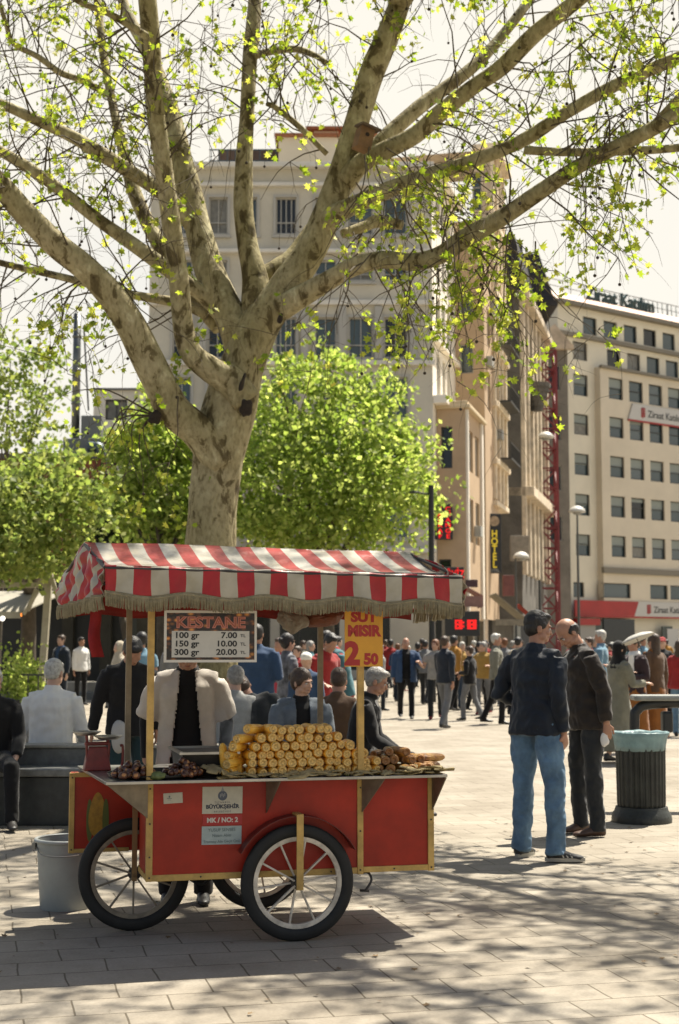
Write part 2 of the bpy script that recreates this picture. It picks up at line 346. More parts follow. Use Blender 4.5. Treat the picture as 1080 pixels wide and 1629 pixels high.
for k in range(9): mb.bar(F.p(x0 - .3 + k * .42, zr(262), -1.5), F.p(x0 - .3 + k * .42, zr(222), -1.5), .05, .05)
for z in (222, 240): mb.bar(F.p(x0 - .4, zr(z), -1.5), F.p(x0 + 3.2, zr(z), -1.5), .05, .06)
mb.build("terrace_railing", M("iron_blue", (.06, .09, .11), .5), bt)
# --- street side of the same building (return wall, sunlight put into its paler plaster) and its bay
SD = Vector((math.sin(R(14)), math.cos(R(14)), 0))
SF = Face((P(690, 900, 70).x + .003, 70.0), SD)
F = loc_face(SF, base)
sops = []
for k, (y0, y1) in enumerate(((480, 545), (570, 640), (400, 460), (320, 380))):
    for (a, b) in ((697, 703), (706, 711), (714, 718)):
        sops.append((SF.x_of(a), SF.x_of(b), SF.z_of(704, y1), SF.z_of(704, y0)))
mb = MB(); F.wall(mb, 0, 7, 0, zr(265) - .01, sops, .3); mb.build("side_wall", PL_LIT_SIDE, bt)
for o in sops: F.window(bt, o, mull=0, fmat=WFRAME, gmat=GLASSD)
for (q0, q1, o_) in ((SF.z_of(705, 655), SF.z_of(705, 642), .7), (SF.z_of(705, 560), SF.z_of(705, 553), .3), (zr(272), zr(262), .5)):
    mb = MB(); F.box(mb, .02, 7, q0, q1, .01, o_); mb.build("side_cornice", PL_LIT_SIDE, bt, bevel=.03)
# tan bay house next to it
bt2 = thing("bay_house", "tan orange house with a projecting bay beside the red LED board", "building", tuple(SF.p(6, 0)))
base2 = Vector(bt2.location); F2 = loc_face(SF, base2)
b0 = SF.p(.9, 0, .02); FB = Face((b0.x, b0.y), SF.n); FBl = loc_face(FB, base2)     # the face of the bay that looks down the square
zb = lambda y: P(712, y, 71).z
w0, w1 = 0, 1.45
op = [(FB.x_of(703), FB.x_of(721), zb(746), zb(680)), (FB.x_of(698), FB.x_of(718), zb(925), zb(890))]
mb = MB(); FBl.wall(mb, w0, w1, 2.9, zb(652), op, .25)
SB = Face(tuple(SF.p(.9, 0, 1.47).xy), SD); SBl = loc_face(SB, base2)
op2 = [(1.2, 2.5, zb(746), zb(680)), (3.3, 4.6, zb(746), zb(680)), (1.2, 2.5, zb(860), zb(790)), (3.3, 4.6, zb(860), zb(790))]
SBl.wall(mb, 0, 5.6, 2.9, zb(652), op2, .25)
mb.quad(*[v - base2 + Vector((0, 0, zb(652))) for v in (SF.p(.9, 0, .02), SF.p(.9, 0, 1.47), SF.p(6.5, 0, 1.47), SF.p(6.5, 0, .02))])
mb.quad(*[v - base2 + Vector((0, 0, 2.9)) for v in (SF.p(.9, 0, .02), SF.p(.9, 0, 1.47), SF.p(6.5, 0, 1.47), SF.p(6.5, 0, .02))])
mb.build("bay_wall", PL_TAN, bt2)
for o in op: FBl.window(bt2, o, mull=0, trans=.62, fmat=WDARK, gmat=GLASSD)
for o in op2: SBl.window(bt2, o, mull=1, fmat=WFRAME, gmat=GLASSD)
mb = MB(); F2.box(mb, .7, 6.7, zb(652), zb(646), .0, 1.75); F2.box(mb, .8, 6.6, zb(646), zb(640), .0, 1.6); mb.build("bay_cornice", M("cornice_tan", (.52, .42, .27), .8), bt2, bevel=.04)
mb = MB(); F2.box(mb, 1.0, 1.3, 3.0, zb(653), 1.475, 1.6); F2.box(mb, 5.9, 6.4, 3.0, zb(653), 1.475, 1.6); mb.build("pilaster", PL_LIT_SIDE, bt2)
# ground floor shop under the bay
mb = MB(); F2.box(mb, .3, 13, 0.15, 2.9, .05, .3); mb.build("shopfront", M("shop_dark", (.03, .032, .03), .35, nz=(2, .4)), bt2)
for x in (.3, 4.2, 8.5, 12.6):
    mb = MB(); F2.box(mb, x, x + .5, 0, 3.2, .32, .62); mb.build("shop_pillar", M("stone_shop", (.38, .34, .27), .7, nz=(2, .2)), bt2)
# upper wall of the tan house, and the set back part that faces down the square
t1 = SF.p(7, 0, -.5); FU = Face(tuple(t1.xy), SF.n); FUl = loc_face(FU, base2)
mb = MB(); FUl.wall(mb, 0, 2.1, 3.0, zb(300), [(.75, 1.5, zb(470), zb(425)), (.75, 1.5, zb(560), zb(510))], .2)
SU = Face(tuple(SF.p(7, 0, 1.6).xy), SD); SUl = loc_face(SU, base2)
uo = [(x, x + 1.1, z, z + 2.1) for x in (1.2, 3.2) for z in (14.6, 18.2, 21.8)]
SUl.wall(mb, 0, 5, 3.0, zb(300), uo, .25)
mb.quad(*[v - base2 + Vector((0, 0, zb(300))) for v in (SF.p(7, 0, -9), SF.p(7, 0, 1.6), SF.p(12, 0, 1.6), SF.p(12, 0, -9))])
mb.build("upper_wall", PL_TAN, bt2)
for o in uo: SUl.window(bt2, o, mull=0, gmat=GLASSD)
for o in [(.75, 1.5, zb(470), zb(425)), (.75, 1.5, zb(560), zb(510))]: FUl.window(bt2, o, mull=0, gmat=GLASS)
for (f, x, z) in ((SUl, .6, 16.9), (SUl, 2.6, 20.4), (SBl, 2.7, 7.2), (SUl, 4.5, 13.4)):
    mb = MB(); f.box(mb, x, x + .8, z, z + .55, .01, .35); ac = mb.build("air_conditioner", M("ac_white", (.5, .5, .46), .5, nz=(3, .15)), bt2, bevel=.02)
# --- ornate stone building with oriel
bt3 = thing("ornate_building", "ornate cream stone building with a tall oriel above the black hotel sign", "building", tuple(SF.p(14, 0)))
base3 = Vector(bt3.location); F3 = loc_face(SF, base3)
q = SF.p(10.2, 0, .6); FO = Face(tuple(q.xy), SF.n); FOl = loc_face(FO, base3); z3 = lambda y: P(765, y, 81).z
xa, xb = 0, FO.x_of(786)
oo = [(FO.x_of(757), FO.x_of(772), z3(y1), z3(y0)) for (y0, y1) in ((285, 345), (378, 430), (556, 630), (470, 530), (680, 745))]
mb = MB(); FOl.wall(mb, xa, xb, z3(800), z3(252), oo, .3)
SO = Face(tuple(FO.p(xb, 0).xy), SD); SOl = loc_face(SO, base3)
so = []
for k in range(6):
    for x in (.7, 2.2, 3.7):
        z = z3(785) + k * 3.45; so.append((x, x + .8, z, z + 2.3))
SOl.wall(mb, 0, 5.2, z3(800), z3(252), so, .3)
back = SF.n * -10
mb.quad(*[v - base3 for v in (FO.p(xa, z3(252)) + back, FO.p(xb, z3(252)), SO.p(5.2, z3(252)), SO.p(5.2, z3(252)) + back * 1.3)])
mb.quad(*[v - base3 for v in (FO.p(xa, z3(800)), FO.p(xb, z3(800)), SO.p(5.2, z3(800)), SO.p(5.2, z3(800)) + back * .2)])
F3.box(mb, 10.25, 17, 0, z3(800), -.3, .25)
mb.build("wall", PL_STONE, bt3)
for o in oo: FOl.window(bt3, o, mull=0, trans=.6, gmat=GLASS)
for o in so: SOl.window(bt3, o, mull=0, gmat=GLASSD)
mb = MB()
for y in (360, 470, 560, 645, 735): SOl.box(mb, -.05, 5.25, z3(y + 9), z3(y), .0, .35); FOl.box(mb, xa, xb + .3, z3(y + 9), z3(y), .0, .3)
for x in (.0, 1.7, 3.2, 4.8): SOl.box(mb, x, x + .35, z3(798), z3(254), .005, .2)
SOl.box(mb, -.3, 5.3, z3(254), z3(246), -.1, .6); FOl.box(mb, xa, xb + .6, z3(254), z3(246), -.1, .5)
SOl.box(mb, 0, 5.2, z3(808), z3(800), -1.4, .25)
mb.build("stone_trim", M("stone_light", (.58, .49, .36), .8, nz=(2, .2)), bt3, bevel=.04)
for k in range(3):
    mb = MB(); z = z3(735 - k * 90)
    SOl.box(mb, .5, 4.8, z, z + .12, .36, 1.0)
    for j in range(15): mb.bar(SOl.p(.55 + j * .3, z + .12, .95), SOl.p(.55 + j * .3, z + .95, .95), .03, .03)
    mb.bar(SOl.p(.5, z + .97, .95), SOl.p(4.8, z + .97, .95), .06, .05); mb.build("balcony", M("iron_dark", (.05, .05, .045), .5), bt3)
# --- sooty building with mansard roof
bt4 = thing("mansard_building", "sooty dark building with a black mansard roof at the far end of the side street", "building", tuple(SF.p(22, 0)))
base4 = Vector(bt4.location); F4 = loc_face(SF, base4)
q = SF.p(19, 0, -.5); FD = Face(tuple(q.xy), SF.n); FDl = loc_face(FD, base4); z4 = lambda y: P(822, y, 92).z
xd = FD.x_of(831); mb = MB(); FDl.wall(mb, 0, xd, 3.2, z4(497), [], .3)
S4 = Face(tuple(FD.p(xd, 0).xy), SD); S4l = loc_face(S4, base4)
do = [(x, x + .9, z, z + 2.2) for x in (1.0, 3.2, 5.6, 8.0, 10.4, 12.8) for z in (6.5, 10, 13.5, 17, 20)]
S4l.wall(mb, 0, 15, 3.2, z4(497), do, .3)
mb.quad(*[v - base4 for v in (FD.p(0, z4(497)) - SF.n * 9, FD.p(xd, z4(497)), S4.p(15, z4(497)), S4.p(15, z4(497)) - SF.n * 12)])
F4.box(mb, 19.2, 30, 0, 3.2, -.4, .2)
mb.build("wall", PL_DARK, bt4)
for o in do: S4l.window(bt4, o, mull=0, gmat=GLASSD)
mb = MB()
for x in (.0, 2.3, 4.8, 7.2, 9.6, 12, 14.4): S4l.box(mb, x, x + .5, 6, z4(500), .004, .3)
S4l.box(mb, -.3, 15.1, z4(500), z4(488), -.1, .7); S4l.box(mb, 0, 15, z4(800), z4(785), -1, .8)
mb.build("stone_trim", M("stone_cream_dirty", (.50, .42, .31), .8, nz=(1.5, .35)), bt4, bevel=.04)
mb = MB(); zt, zl = z4(392), z4(488); fl = [FDl.p(-4, zl), FDl.p(xd + .4, zl), S4l.p(18, zl, .6), S4l.p(18, zl, -8)]; tp = [FDl.p(-4, zt) + SD * 1.2, FDl.p(xd - .4, zt) + SD * 1.2, S4l.p(15.5, zt, -.6), S4l.p(15.5, zt, -8)]
mb.add(fl + tp, [(3, 2, 1, 0), (4, 5, 6, 7), (0, 1, 5, 4), (1, 2, 6, 5), (2, 3, 7, 6), (3, 0, 4, 7)])
S4l.box(mb, .3, .7, zt, zt + .9, -2.2, -1.5); S4l.box(mb, 6, 6.6, zt, zt + .7, -2.2, -1.5)
mb.build("mansard_roof", M("slate_dark", (.045, .04, .038), .7, nz=(3, .4), bump=(14, .5)), bt4)
qx0, qx1 = P(816, 470, 97).x - base4.x, P(882, 470, 97).x - base4.x; rx0, rx1 = P(819, 470, 97).x - base4.x, P(862, 470, 97).x - base4.x; yb = 97 - base4.y; za, zb2 = P(840, 478, 97).z, P(840, 396, 97).z
mb = MB(); mb.add([(qx0, yb, za), (qx1, yb, za), (qx1, yb + 7, za), (qx0, yb + 7, za), (rx0, yb + 1.2, zb2), (rx1, yb + 1.2, zb2), (rx1, yb + 6, zb2), (rx0, yb + 6, zb2)], [(3, 2, 1, 0), (4, 5, 6, 7), (0, 1, 5, 4), (1, 2, 6, 5), (2, 3, 7, 6), (3, 0, 4, 7)]); mb.box(((qx0 + qx1) / 2, yb + 3.5, za - .2), (qx1 - qx0 + .4, 7.4, .4)); mb.box((rx0 + .5, yb + 2, zb2 + .4), (.6, .6, .8)); mb.build("mansard_roof", M("slate_dark", ()), bt4)
mb = MB(); zc = z4(640)
for k in range(6): mb.lathe([(.9 - k * .1, 0), (.9 - k * .1, .3)], S4l.p(4.2, zc - k * .3 + .9, .6), seg=12)
mb.build("carved_bracket", PL_DARK, bt4)
# --- beige office block at the end, running away to the right
ZF = Face((P(893, 900, 110).x, 110.0), (.795, .607))
bt5 = thing("office_building", "long beige office block with rooftop lettering and a red shop fascia", "building", tuple(ZF.p(12, 0)))
base5 = Vector(bt5.location); F5 = loc_face(ZF, base5)
ZP = Face(tuple(ZF.p(ZF.x_of(958), 0, .6).xy), (.795, .607)); F5p = loc_face(ZP, base5)     # projecting darker panel
zz = lambda y: ZF.z_of(1016, y)
pitch = 2.42; xw0 = ZF.x_of(917); xe = 46.0; xp = ZF.x_of(958)
rows5 = [(610, 643), (671, 703), (732, 765), (794, 827), (856, 889)]
lo, hi = [], []
for k, (y0, y1) in enumerate([(560, 588)] + rows5): lo.append((xw0, xw0 + 1.65, zz(y1) , zz(y0)))
att = [(ZF.x_of(934) + k * pitch, ZF.x_of(934) + k * pitch + 1.6, zz(546), zz(519)) for k in range(16)]
top = [(ZF.x_of(972) + k * pitch, ZF.x_of(972) + k * pitch + 1.6, zz(590), zz(563)) for k in range(15)]
smallw = [(ZF.x_of(912), ZF.x_of(929), zz(953), zz(930))]
mb = MB(); F5.wall(mb, 0, xe, 0, zz(505), lo + att + top + smallw, .3); shell(mb, F5, 0, xe, 0, zz(505), 22); mb.build("wall", PL_PALE, bt5)
pan = [(ZP.x_of(974) + k * pitch, ZP.x_of(974) + k * pitch + 1.68, zz(y1), zz(y0)) for (y0, y1) in rows5 for k in range(15)]
pl = [(ZP.x_of(957), ZP.x_of(1003), zz(953), zz(930)), (ZP.x_of(1034), ZP.x_of(1062), zz(953), zz(930)), (ZP.x_of(1066), ZP.x_of(1066) + 4, zz(953), zz(930))]
mb = MB(); F5p.wall(mb, -.5, xe - xp, zz(958), zz(596), pan + pl, .3)
mb.quad(F5p.p(-.5, zz(958), -.6), F5p.p(-.5, zz(958)), F5p.p(-.5, zz(596)), F5p.p(-.5, zz(596), -.6)); mb.quad(F5p.p(-.5, zz(596), -.6), F5p.p(-.5, zz(596)), F5p.p(xe - xp, zz(596)), F5p.p(xe - xp, zz(596), -.6))
mb.quad(F5p.p(-.5, zz(958), -.6), F5p.p(-.5, zz(958)), F5p.p(xe - xp, zz(958)), F5p.p(xe - xp, zz(958), -.6))
mb.build("facade_panel", PL_BEIGE, bt5)
r5 = random.Random(3)
for o in lo: F5.window(bt5, o, mull=0, trans=.55, fmat=WDARK, blind=.5 if o is not lo[0] else 0)
for o in att + top + smallw: F5.window(bt5, o, mull=0, trans=0, fmat=WDARK)
for o in pan + pl: F5p.window(bt5, o, mull=0, trans=.52 if o in pan else 0, fmat=WDARK, blind=r5.choice([.48, .48, .48, .2, 0]) if o in pan else 0)
mb = MB(); F5.box(mb, -.2, xe, zz(555), zz(549), -.02, .35); F5.box(mb, -.3, xe, zz(508), zz(502), -.02, .6); F5p.box(mb, -.6, xe - xp, zz(598), zz(594), -.02, .3); F5p.box(mb, -.7, xe - xp, zz(915), zz(906), -.02, .25)
mb.build("cornice", M("cornice_dark_edge", (.30, .27, .21), .8), bt5)
mb = MB(); a0, a1 = F5.p(-.3, zz(502), .3), F5.p(xe, zz(502), .3); up = Vector((0, 0, zz(484) - zz(502))) - ZF.n * 1.2
mb.add([a0, a1, a1 - ZF.n * 9, a0 - ZF.n * 9, a0 + up, a1 + up, a1 - ZF.n * 9 + Vector((0, 0, up.z)), a0 - ZF.n * 9 + Vector((0, 0, up.z))], [(3, 2, 1, 0), (4, 5, 6, 7), (0, 1, 5, 4), (1, 2, 6, 5), (2, 3, 7, 6), (3, 0, 4, 7)]); mb.build("parapet", PINK, bt5)
mb = MB()
for k in range(14): mb.bar(F5.p(k * 3, zz(484), -1.4), F5.p(k * 3, zz(462), -1.4), .05, .05)
mb.bar(F5.p(0, zz(462), -1.4), F5.p(xe, zz(462), -1.4), .05, .05); mb.bar(F5.p(0, zz(472), -1.4), F5.p(xe, zz(472), -1.4), .04, .04); mb.build("roof_railing", WDARK, bt5)
TEAL = M("sign_teal", (.02, .06, .06), .5)
text_obj("rooftop_lettering", "Ziraat Katılım", 1.5, TEAL, bt5, F5.p(ZF.x_of(952), zz(485), -.8), ZF.d, (0, 0, 1), bold=.03, depth=.08)
mb = MB()
for k in range(22): mb.bar(F5.p(ZF.x_of(952) + k * .6, zz(487), -.95), F5.p(ZF.x_of(952) + k * .6, zz(466), -1.0), .05, .05)
mb.build("lettering_frame", TEAL, bt5)
SIGNW = M("sign_white", (.72, .70, .65), .5); SIGNR = M("sign_red", (.50, .02, .018), .45, nz=(.8, .15)); SIGNK = M("sign_ink", (.05, .06, .06), .5)
def bank_sign(f, x0, z0, z1, length, redlen, name):
    mb = MB(); d = f.n * .12
    if redlen: mb.prism([f.p(x0, z0, .02), f.p(x0 + redlen, z0, .02), f.p(x0 + redlen + .55, z1, .02), f.p(x0, z1, .02)], d, 1)
    xs = x0 + redlen
    mb.prism([f.p(xs + .01, z0, .02), f.p(xs + length, z0, .02), f.p(xs + length, z1, .02), f.p(xs + .56, z1, .02)], d, 0)
    mb.prism([f.p(x0, z0 - .14, .02), f.p(xs + length, z0 - .14, .02), f.p(xs + length, z0 - .01, .02), f.p(x0, z0 - .01, .02)], d, 1)
    s = mb.build(name, [SIGNW, SIGNR], bt5); h = z1 - z0
    # red emblem: two curved ears of grain over a small foot
    e = MB()
    for sgn in (-1, 1):
        for k in range(4):
            c = f.p(xs + 1.7 + sgn * .14, z0 + h * (.28 + .15 * k), .15); e.ell(c, (.16 * h / 1.3, .03, .09 * h / 1.3), 8, 6, 0, Matrix.Rotation(sgn * .6, 3, f.n))
    e.bar(f.p(xs + 1.7, z0 + h * .14, .15), f.p(xs + 1.7, z0 + h * .85, .15), .06, .06)
    e.build("emblem", SIGNR, s)
    text_obj("lettering", "Ziraat Katılım", h * .62, SIGNK, s, f.p(xs + 2.35, z0 + h * .27, .145), f.d, (0, 0, 1), bold=.012, depth=.01)
bank_sign(F5p, ZP.x_of(1003), zz(671), zz(646), 11.5, 0, "banner_sign")
bank_sign(F5p, ZP.x_of(912), zz(981), zz(958), 12, ZP.x_of(1006) - ZP.x_of(912), "fascia_sign")
for (q0, q1, q2_) in ((925, 955, 990), (1050, 1066, 996)):
    mb = MB(); F5p.box(mb, ZP.x_of(q0), ZP.x_of(q1), .3, zz(q2_), .0, .12); mb.build("shop_window", M("shop_glass", (.05, .065, .05), .1), bt5)
mb = MB(); F5p.box(mb, ZP.x_of(957), ZP.x_of(1006), .2, zz(986), .0, .14); mb.build("shop_window", GLASSD, bt5)
mb = MB(); F5p.box(mb, ZP.x_of(913), ZP.x_of(940), .2, zz(992), .15, .4, 0); mb.build("cash_machine", M("atm", (.42, .40, .36), .5), bt5)
mb = MB(); F5p.box(mb, ZP.x_of(908), ZP.x_of(945), zz(996), zz(986), .15, .6); mb.build("cash_machine_hood", SIGNR, bt5)
mb = MB(); F5p.box(mb, ZP.x_of(1057), ZP.x_of(1075), 1.4, zz(1000), .13, .17); mb.build("poster", SIGNW, bt5)
# --- grey gabled side building and the red lattice mast between them
bt6 = thing("gabled_building", "weathered grey building with a pediment left of the beige office block", "building", tuple(P(880, 1000, 112).xy) + (0,))
b6 = Vector(bt6.location); K = Face(tuple(P(852, 1000, 108).xy), (1, .1)); Kl = loc_face(K, b6); zk = lambda y: P(885, y, 108).z; wk = K.x_of(908)
ko = [(1.0, 2.2, zk(y + 40), zk(y)) for y in (580, 660, 740, 820)]
mb = MB(); Kl.wall(mb, 0, wk, 0, zk(548), ko, .3); shell(mb, Kl, 0, wk, 0, zk(548), 5); mb.build("wall", M("stone_grey", (.30, .27, .225), .9, nz=(.7, .25), bump=(6, .4)), bt6)
for o in ko: Kl.window(bt6, o, mull=1, gmat=GLASSD)
mb = MB(); mb.prism([Kl.p(-.3, zk(548), .4), Kl.p(wk + .3, zk(548), .4), Kl.p(wk * .62, zk(516), .4)], -K.n * 2); Kl.box(mb, -.4, wk + .4, zk(556), zk(548), -.01, .5); mb.build("pediment", PL_STONE, bt6)
RED_I = M("red_iron", (.30, .045, .05), .6, nz=(2, .2))
bt7 = thing("lattice_mast", "dark red lattice mast rising between the old houses and the office block", "mast", tuple(P(873, 1000, 100).xy) + (0,))
mb = MB(); hw = .66; ht = P(873, 560, 100).z
for sx in (-1, 1):
    for sy in (-1, 1): mb.bar((sx * hw, sy * hw, 0), (sx * hw, sy * hw, ht), .16, .16)
n = 16
for k in range(n):
    z0, z1 = ht * k / n, ht * (k + 1) / n
    for (ax, ay, bx, by) in ((-1, -1, 1, -1), (1, -1, 1, 1), (1, 1, -1, 1), (-1, 1, -1, -1)):
        s_ = 1 if k % 2 else -1
        mb.bar((ax * hw, ay * hw, z0 if s_ > 0 else z1), (bx * hw, by * hw, z1 if s_ > 0 else z0), .1, .1); mb.bar((ax * hw, ay * hw, z1), (bx * hw, by * hw, z1), .1, .1)
mb.build("lattice", RED_I, bt7)
# --- small white house and chimney on the left
Wf = Face((P(128, 900, 62).x, 62.0), (1, .0)); bt8 = thing("small_house", "small white house with one dark window behind the left trees", "building", tuple(P(185, 1000, 64).xy) + (0,))
b8 = Vector(bt8.location); Wl = loc_face(Wf, b8); zw = lambda y: P(180, y, 62).z
wo = [(Wf.x_of(163), Wf.x_of(198), zw(668), zw(635))]
mb = MB(); Wl.wall(mb, Wf.x_of(146), Wf.x_of(246), 0, zw(621), wo, .2); shell(mb, Wl, Wf.x_of(146), Wf.x_of(246), 0, zw(621), 9)
a, b = Wl.p(Wf.x_of(128), 0, -2.5), Wl.p(Wf.x_of(146), 0); mb.quad(a, b, b + Vector((0, 0, zw(621))), a + Vector((0, 0, zw(640)))); mb.build("wall", M("plaster_offwhite", (.50, .465, .40), .85, nz=(.5, .15)), bt8)
for o in wo: Wl.window(bt8, o, mull=1, fmat=WDARK)
mb = MB(); Wl.box(mb, Wf.x_of(145), Wf.x_of(247), zw(621), zw(618), -.8, .15); mb.build("roof_edge", M("lead", (.2, .2, .19), .6), bt8)
STEEL = M("galvanised_steel", (.22, .23, .22), .35, metal=.7, nz=(3, .3))
bt9 = thing("chimney_building", "low red brick kitchen building with a tall metal flue behind the left trees", "building", tuple(P(75, 1000, 54).xy) + (0,))
b9 = Vector(bt9.location); Cf = Face((P(-60, 900, 54).x, 54.0), (1, 0)); Cl = loc_face(Cf, b9); zc_ = lambda y: P(75, y, 54).z
mb = MB(); Cl.box(mb, 0, Cf.x_of(160), 0, zc_(730), -8, 0); mb.build("wall", M("brick_red", (.25, .085, .05), .9, nz=(3, .3), bump=(12, .4)), bt9)
mb = MB(); Cl.box(mb, -.2, Cf.x_of(164), zc_(730), zc_(722), -8.2, .2); mb.build("roof_edge", M("lead2", (.12, .12, .11), .6), bt9)
mb = MB(); xc = Cf.x_of(100); mb.tube([Cl.p(xc, zc_(722), -2), Cl.p(xc, zc_(560), -2), Cl.p(xc, zc_(480), -2)], [.17, .16, .15], 16)
for y in (520, 575, 630): mb.lathe([(.18, 0), (.2, .05), (.18, .1)], Cl.p(xc, zc_(y), -2), 16)
mb.build("flue", STEEL, bt9, smooth=True)
mb = MB(); Cl.box(mb, Cf.x_of(86), Cf.x_of(150), zc_(722), zc_(690), -3, -1.2); Cl.box(mb, Cf.x_of(112), Cf.x_of(146), zc_(690), zc_(650), -2.6, -1.6); mb.build("ventilator", M("vent_grey", (.2, .21, .2), .5), bt9, bevel=.03)
mb = MB(); xq = Cf.x_of(130); mb.tube(catmull([Cl.p(xq, zc_(705), -.9), Cl.p(Cf.x_of(146), zc_(706), -.9), Cl.p(Cf.x_of(152), zc_(716), -.9), Cl.p(Cf.x_of(152), zc_(745), -.9), Cl.p(Cf.x_of(147), zc_(760), -.6)], 6), .2, 12); mb.build("duct", M("duct_blue", (.1, .14, .16), .4, metal=.3), bt9, smooth=True)
mb = MB(); mb.tube([Cl.p(Cf.x_of(111), zc_(500), -2), Cl.p(Cf.x_of(122), zc_(640), -1.9)], .035, 6); mb.build("ladder_rail", WDARK, bt9)
# ------------------------------------------------------------------ trees
def bark_mat():
    m = bpy.data.materials.new("plane_bark"); m.use_nodes = True; nt = m.node_tree; b = nt.nodes["Principled BSDF"]
    tc = nt.nodes.new("ShaderNodeTexCoord"); mp = nt.nodes.new("ShaderNodeMapping"); mp.inputs["Scale"].default_value = (1, 1, .55); nt.links.new(tc.outputs["Object"], mp.inputs["Vector"])
    def ramp(src, pts):
        r = nt.nodes.new("ShaderNodeValToRGB"); e = r.color_ramp.elements
        while len(e) < len(pts): e.new(.5)
        for q, (p, c) in zip(e, pts): q.position = p; q.color = (*c, 1)
        nt.links.new(src, r.inputs["Fac"]); return r
    n1 = nt.nodes.new("ShaderNodeTexNoise"); n1.inputs["Scale"].default_value = 5.5; n1.inputs["Detail"].default_value = 6; n1.inputs["Roughness"].default_value = .62; n1.inputs["Distortion"].default_value = .5; nt.links.new(mp.outputs[0], n1.inputs["Vector"])
    r1 = ramp(n1.outputs["Fac"], [(.35, (.10, .08, .042)), (.425, (.17, .14, .076)), (.442, (.325, .285, .175)), (.58, (.385, .345, .22)), (.65, (.50, .465, .32))])
    n2 = nt.nodes.new("ShaderNodeTexNoise"); n2.inputs["Scale"].default_value = 26; n2.inputs["Detail"].default_value = 5; nt.links.new(mp.outputs[0], n2.inputs["Vector"])
    r2 = ramp(n2.outputs["Fac"], [(.3, (.62, .60, .56)), (.55, (1, 1, 1))])
    n4 = nt.nodes.new("ShaderNodeTexNoise"); n4.inputs["Scale"].default_value = 1.1; n4.inputs["Detail"].default_value = 3; nt.links.new(tc.outputs["Object"], n4.inputs["Vector"])
    r4 = ramp(n4.outputs["Fac"], [(.38, (.72, .70, .58)), (.6, (1.0, .98, .95))])
    src = r1.outputs["Color"]
    for r in (r2, r4):
        mx = nt.nodes.new("ShaderNodeMix"); mx.data_type = 'RGBA'; mx.blend_type = 'MULTIPLY'; mx.inputs[0].default_value = 1; nt.links.new(src, mx.inputs[6]); nt.links.new(r.outputs["Color"], mx.inputs[7]); src = mx.outputs[2]
    nt.links.new(src, b.inputs["Base Color"]); b.inputs["Roughness"].default_value = .85; b.inputs["Specular IOR Level"].default_value = .2
    ad = nt.nodes.new("ShaderNodeMath"); ad.operation = 'MULTIPLY_ADD'; ad.inputs[1].default_value = .4; nt.links.new(n2.outputs["Fac"], ad.inputs[0]); nt.links.new(n1.outputs["Fac"], ad.inputs[2])
    bp = nt.nodes.new("ShaderNodeBump"); bp.inputs["Strength"].default_value = .6; bp.inputs["Distance"].default_value = .04; nt.links.new(ad.outputs[0], bp.inputs["Height"]); nt.links.new(bp.outputs["Normal"], b.inputs["Normal"])
    return m
BARK = bark_mat()
def leaf_mat(name, c1, c2, c3, t=.5):
    m = bpy.data.materials.new(name); m.use_nodes = True; nt = m.node_tree; b = nt.nodes["Principled BSDF"]; out = nt.nodes["Material Output"]
    gi = nt.nodes.new("ShaderNodeNewGeometry"); r = nt.nodes.new("ShaderNodeValToRGB"); e = r.color_ramp.elements; e.new(.5)
    for q, p, c in zip(e, (.05, .5, .95), (c1, c2, c3)): q.position = p; q.color = (*c, 1)
    nt.links.new(gi.outputs["Random Per Island"], r.inputs["Fac"]); nt.links.new(r.outputs["Color"], b.inputs["Base Color"]); b.inputs["Roughness"].default_value = .55; b.inputs["Specular IOR Level"].default_value = .3
    tr = nt.nodes.new("ShaderNodeBsdfTranslucent"); hs = nt.nodes.new("ShaderNodeHueSaturation"); hs.inputs["Saturation"].default_value = 1.15; hs.inputs["Value"].default_value = 1.5; nt.links.new(r.outputs["Color"], hs.inputs["Color"]); nt.links.new(hs.outputs[0], tr.inputs["Color"])
    mx = nt.nodes.new("ShaderNodeMixShader"); mx.inputs[0].default_value = t; nt.links.new(b.outputs[0], mx.inputs[1]); nt.links.new(tr.outputs[0], mx.inputs[2]); nt.links.new(mx.outputs[0], out.inputs[0])
    return m
LEAF_Y = leaf_mat("young_plane_leaf", (.15, .21, .035), (.28, .34, .065), (.44, .44, .11), .62)
LEAF_G = leaf_mat("fresh_green_leaf", (.15, .21, .05), (.27, .34, .09), (.42, .46, .16), .66)
LEAF_D = leaf_mat("dark_green_leaf", (.012, .022, .008), (.02, .035, .012), (.03, .05, .015), .3)
LEAF_O = leaf_mat("olive_leaf", (.11, .15, .045), (.20, .25, .07), (.33, .36, .12), .58)
# a lobed leaf outline (plane / maple like), slightly folded
LV = [(0, 0, 0), (.16, .12, .03), (.50, .18, .10), (.30, .40, .05), (.42, .72, .09), (.14, .62, .02), (0, 1.0, 0), (-.14, .62, .02), (-.42, .72, .09), (-.30, .40, .05), (-.50, .18, .10), (-.16, .12, .03)]
LF = [(0, 1, 2, 3, 4, 5, 6), (0, 6, 7, 8, 9, 10, 11)]
QV = [(0, 0, 0), (.36, .45, .10), (0, 1.0, 0), (-.36, .45, .10)]; QF = [(0, 1, 2), (0, 2, 3)]
rs = np.random.RandomState(11)
def leaves(name, pts, smin, smax, mat, parent, lobed=True, hang=0.0):
    pts = np.array(pts); n = len(pts); T = np.zeros((n, 4, 4)); T[:, :3, :3] = rand_rots(n, rs) * rs.uniform(smin, smax, n)[:, None, None]; T[:, :3, 3] = pts; T[:, 3, 3] = 1
    return scatter_mesh(name, LV if lobed else QV, LF if lobed else QF, T, mat, parent)
YT = 14.3; tb = P(334, 1180, YT); tb.z = 0
plane = thing("plane_tree", "big mottled plane tree with spreading pale limbs and sparse young leaves behind the cart", "tree", tuple(tb))
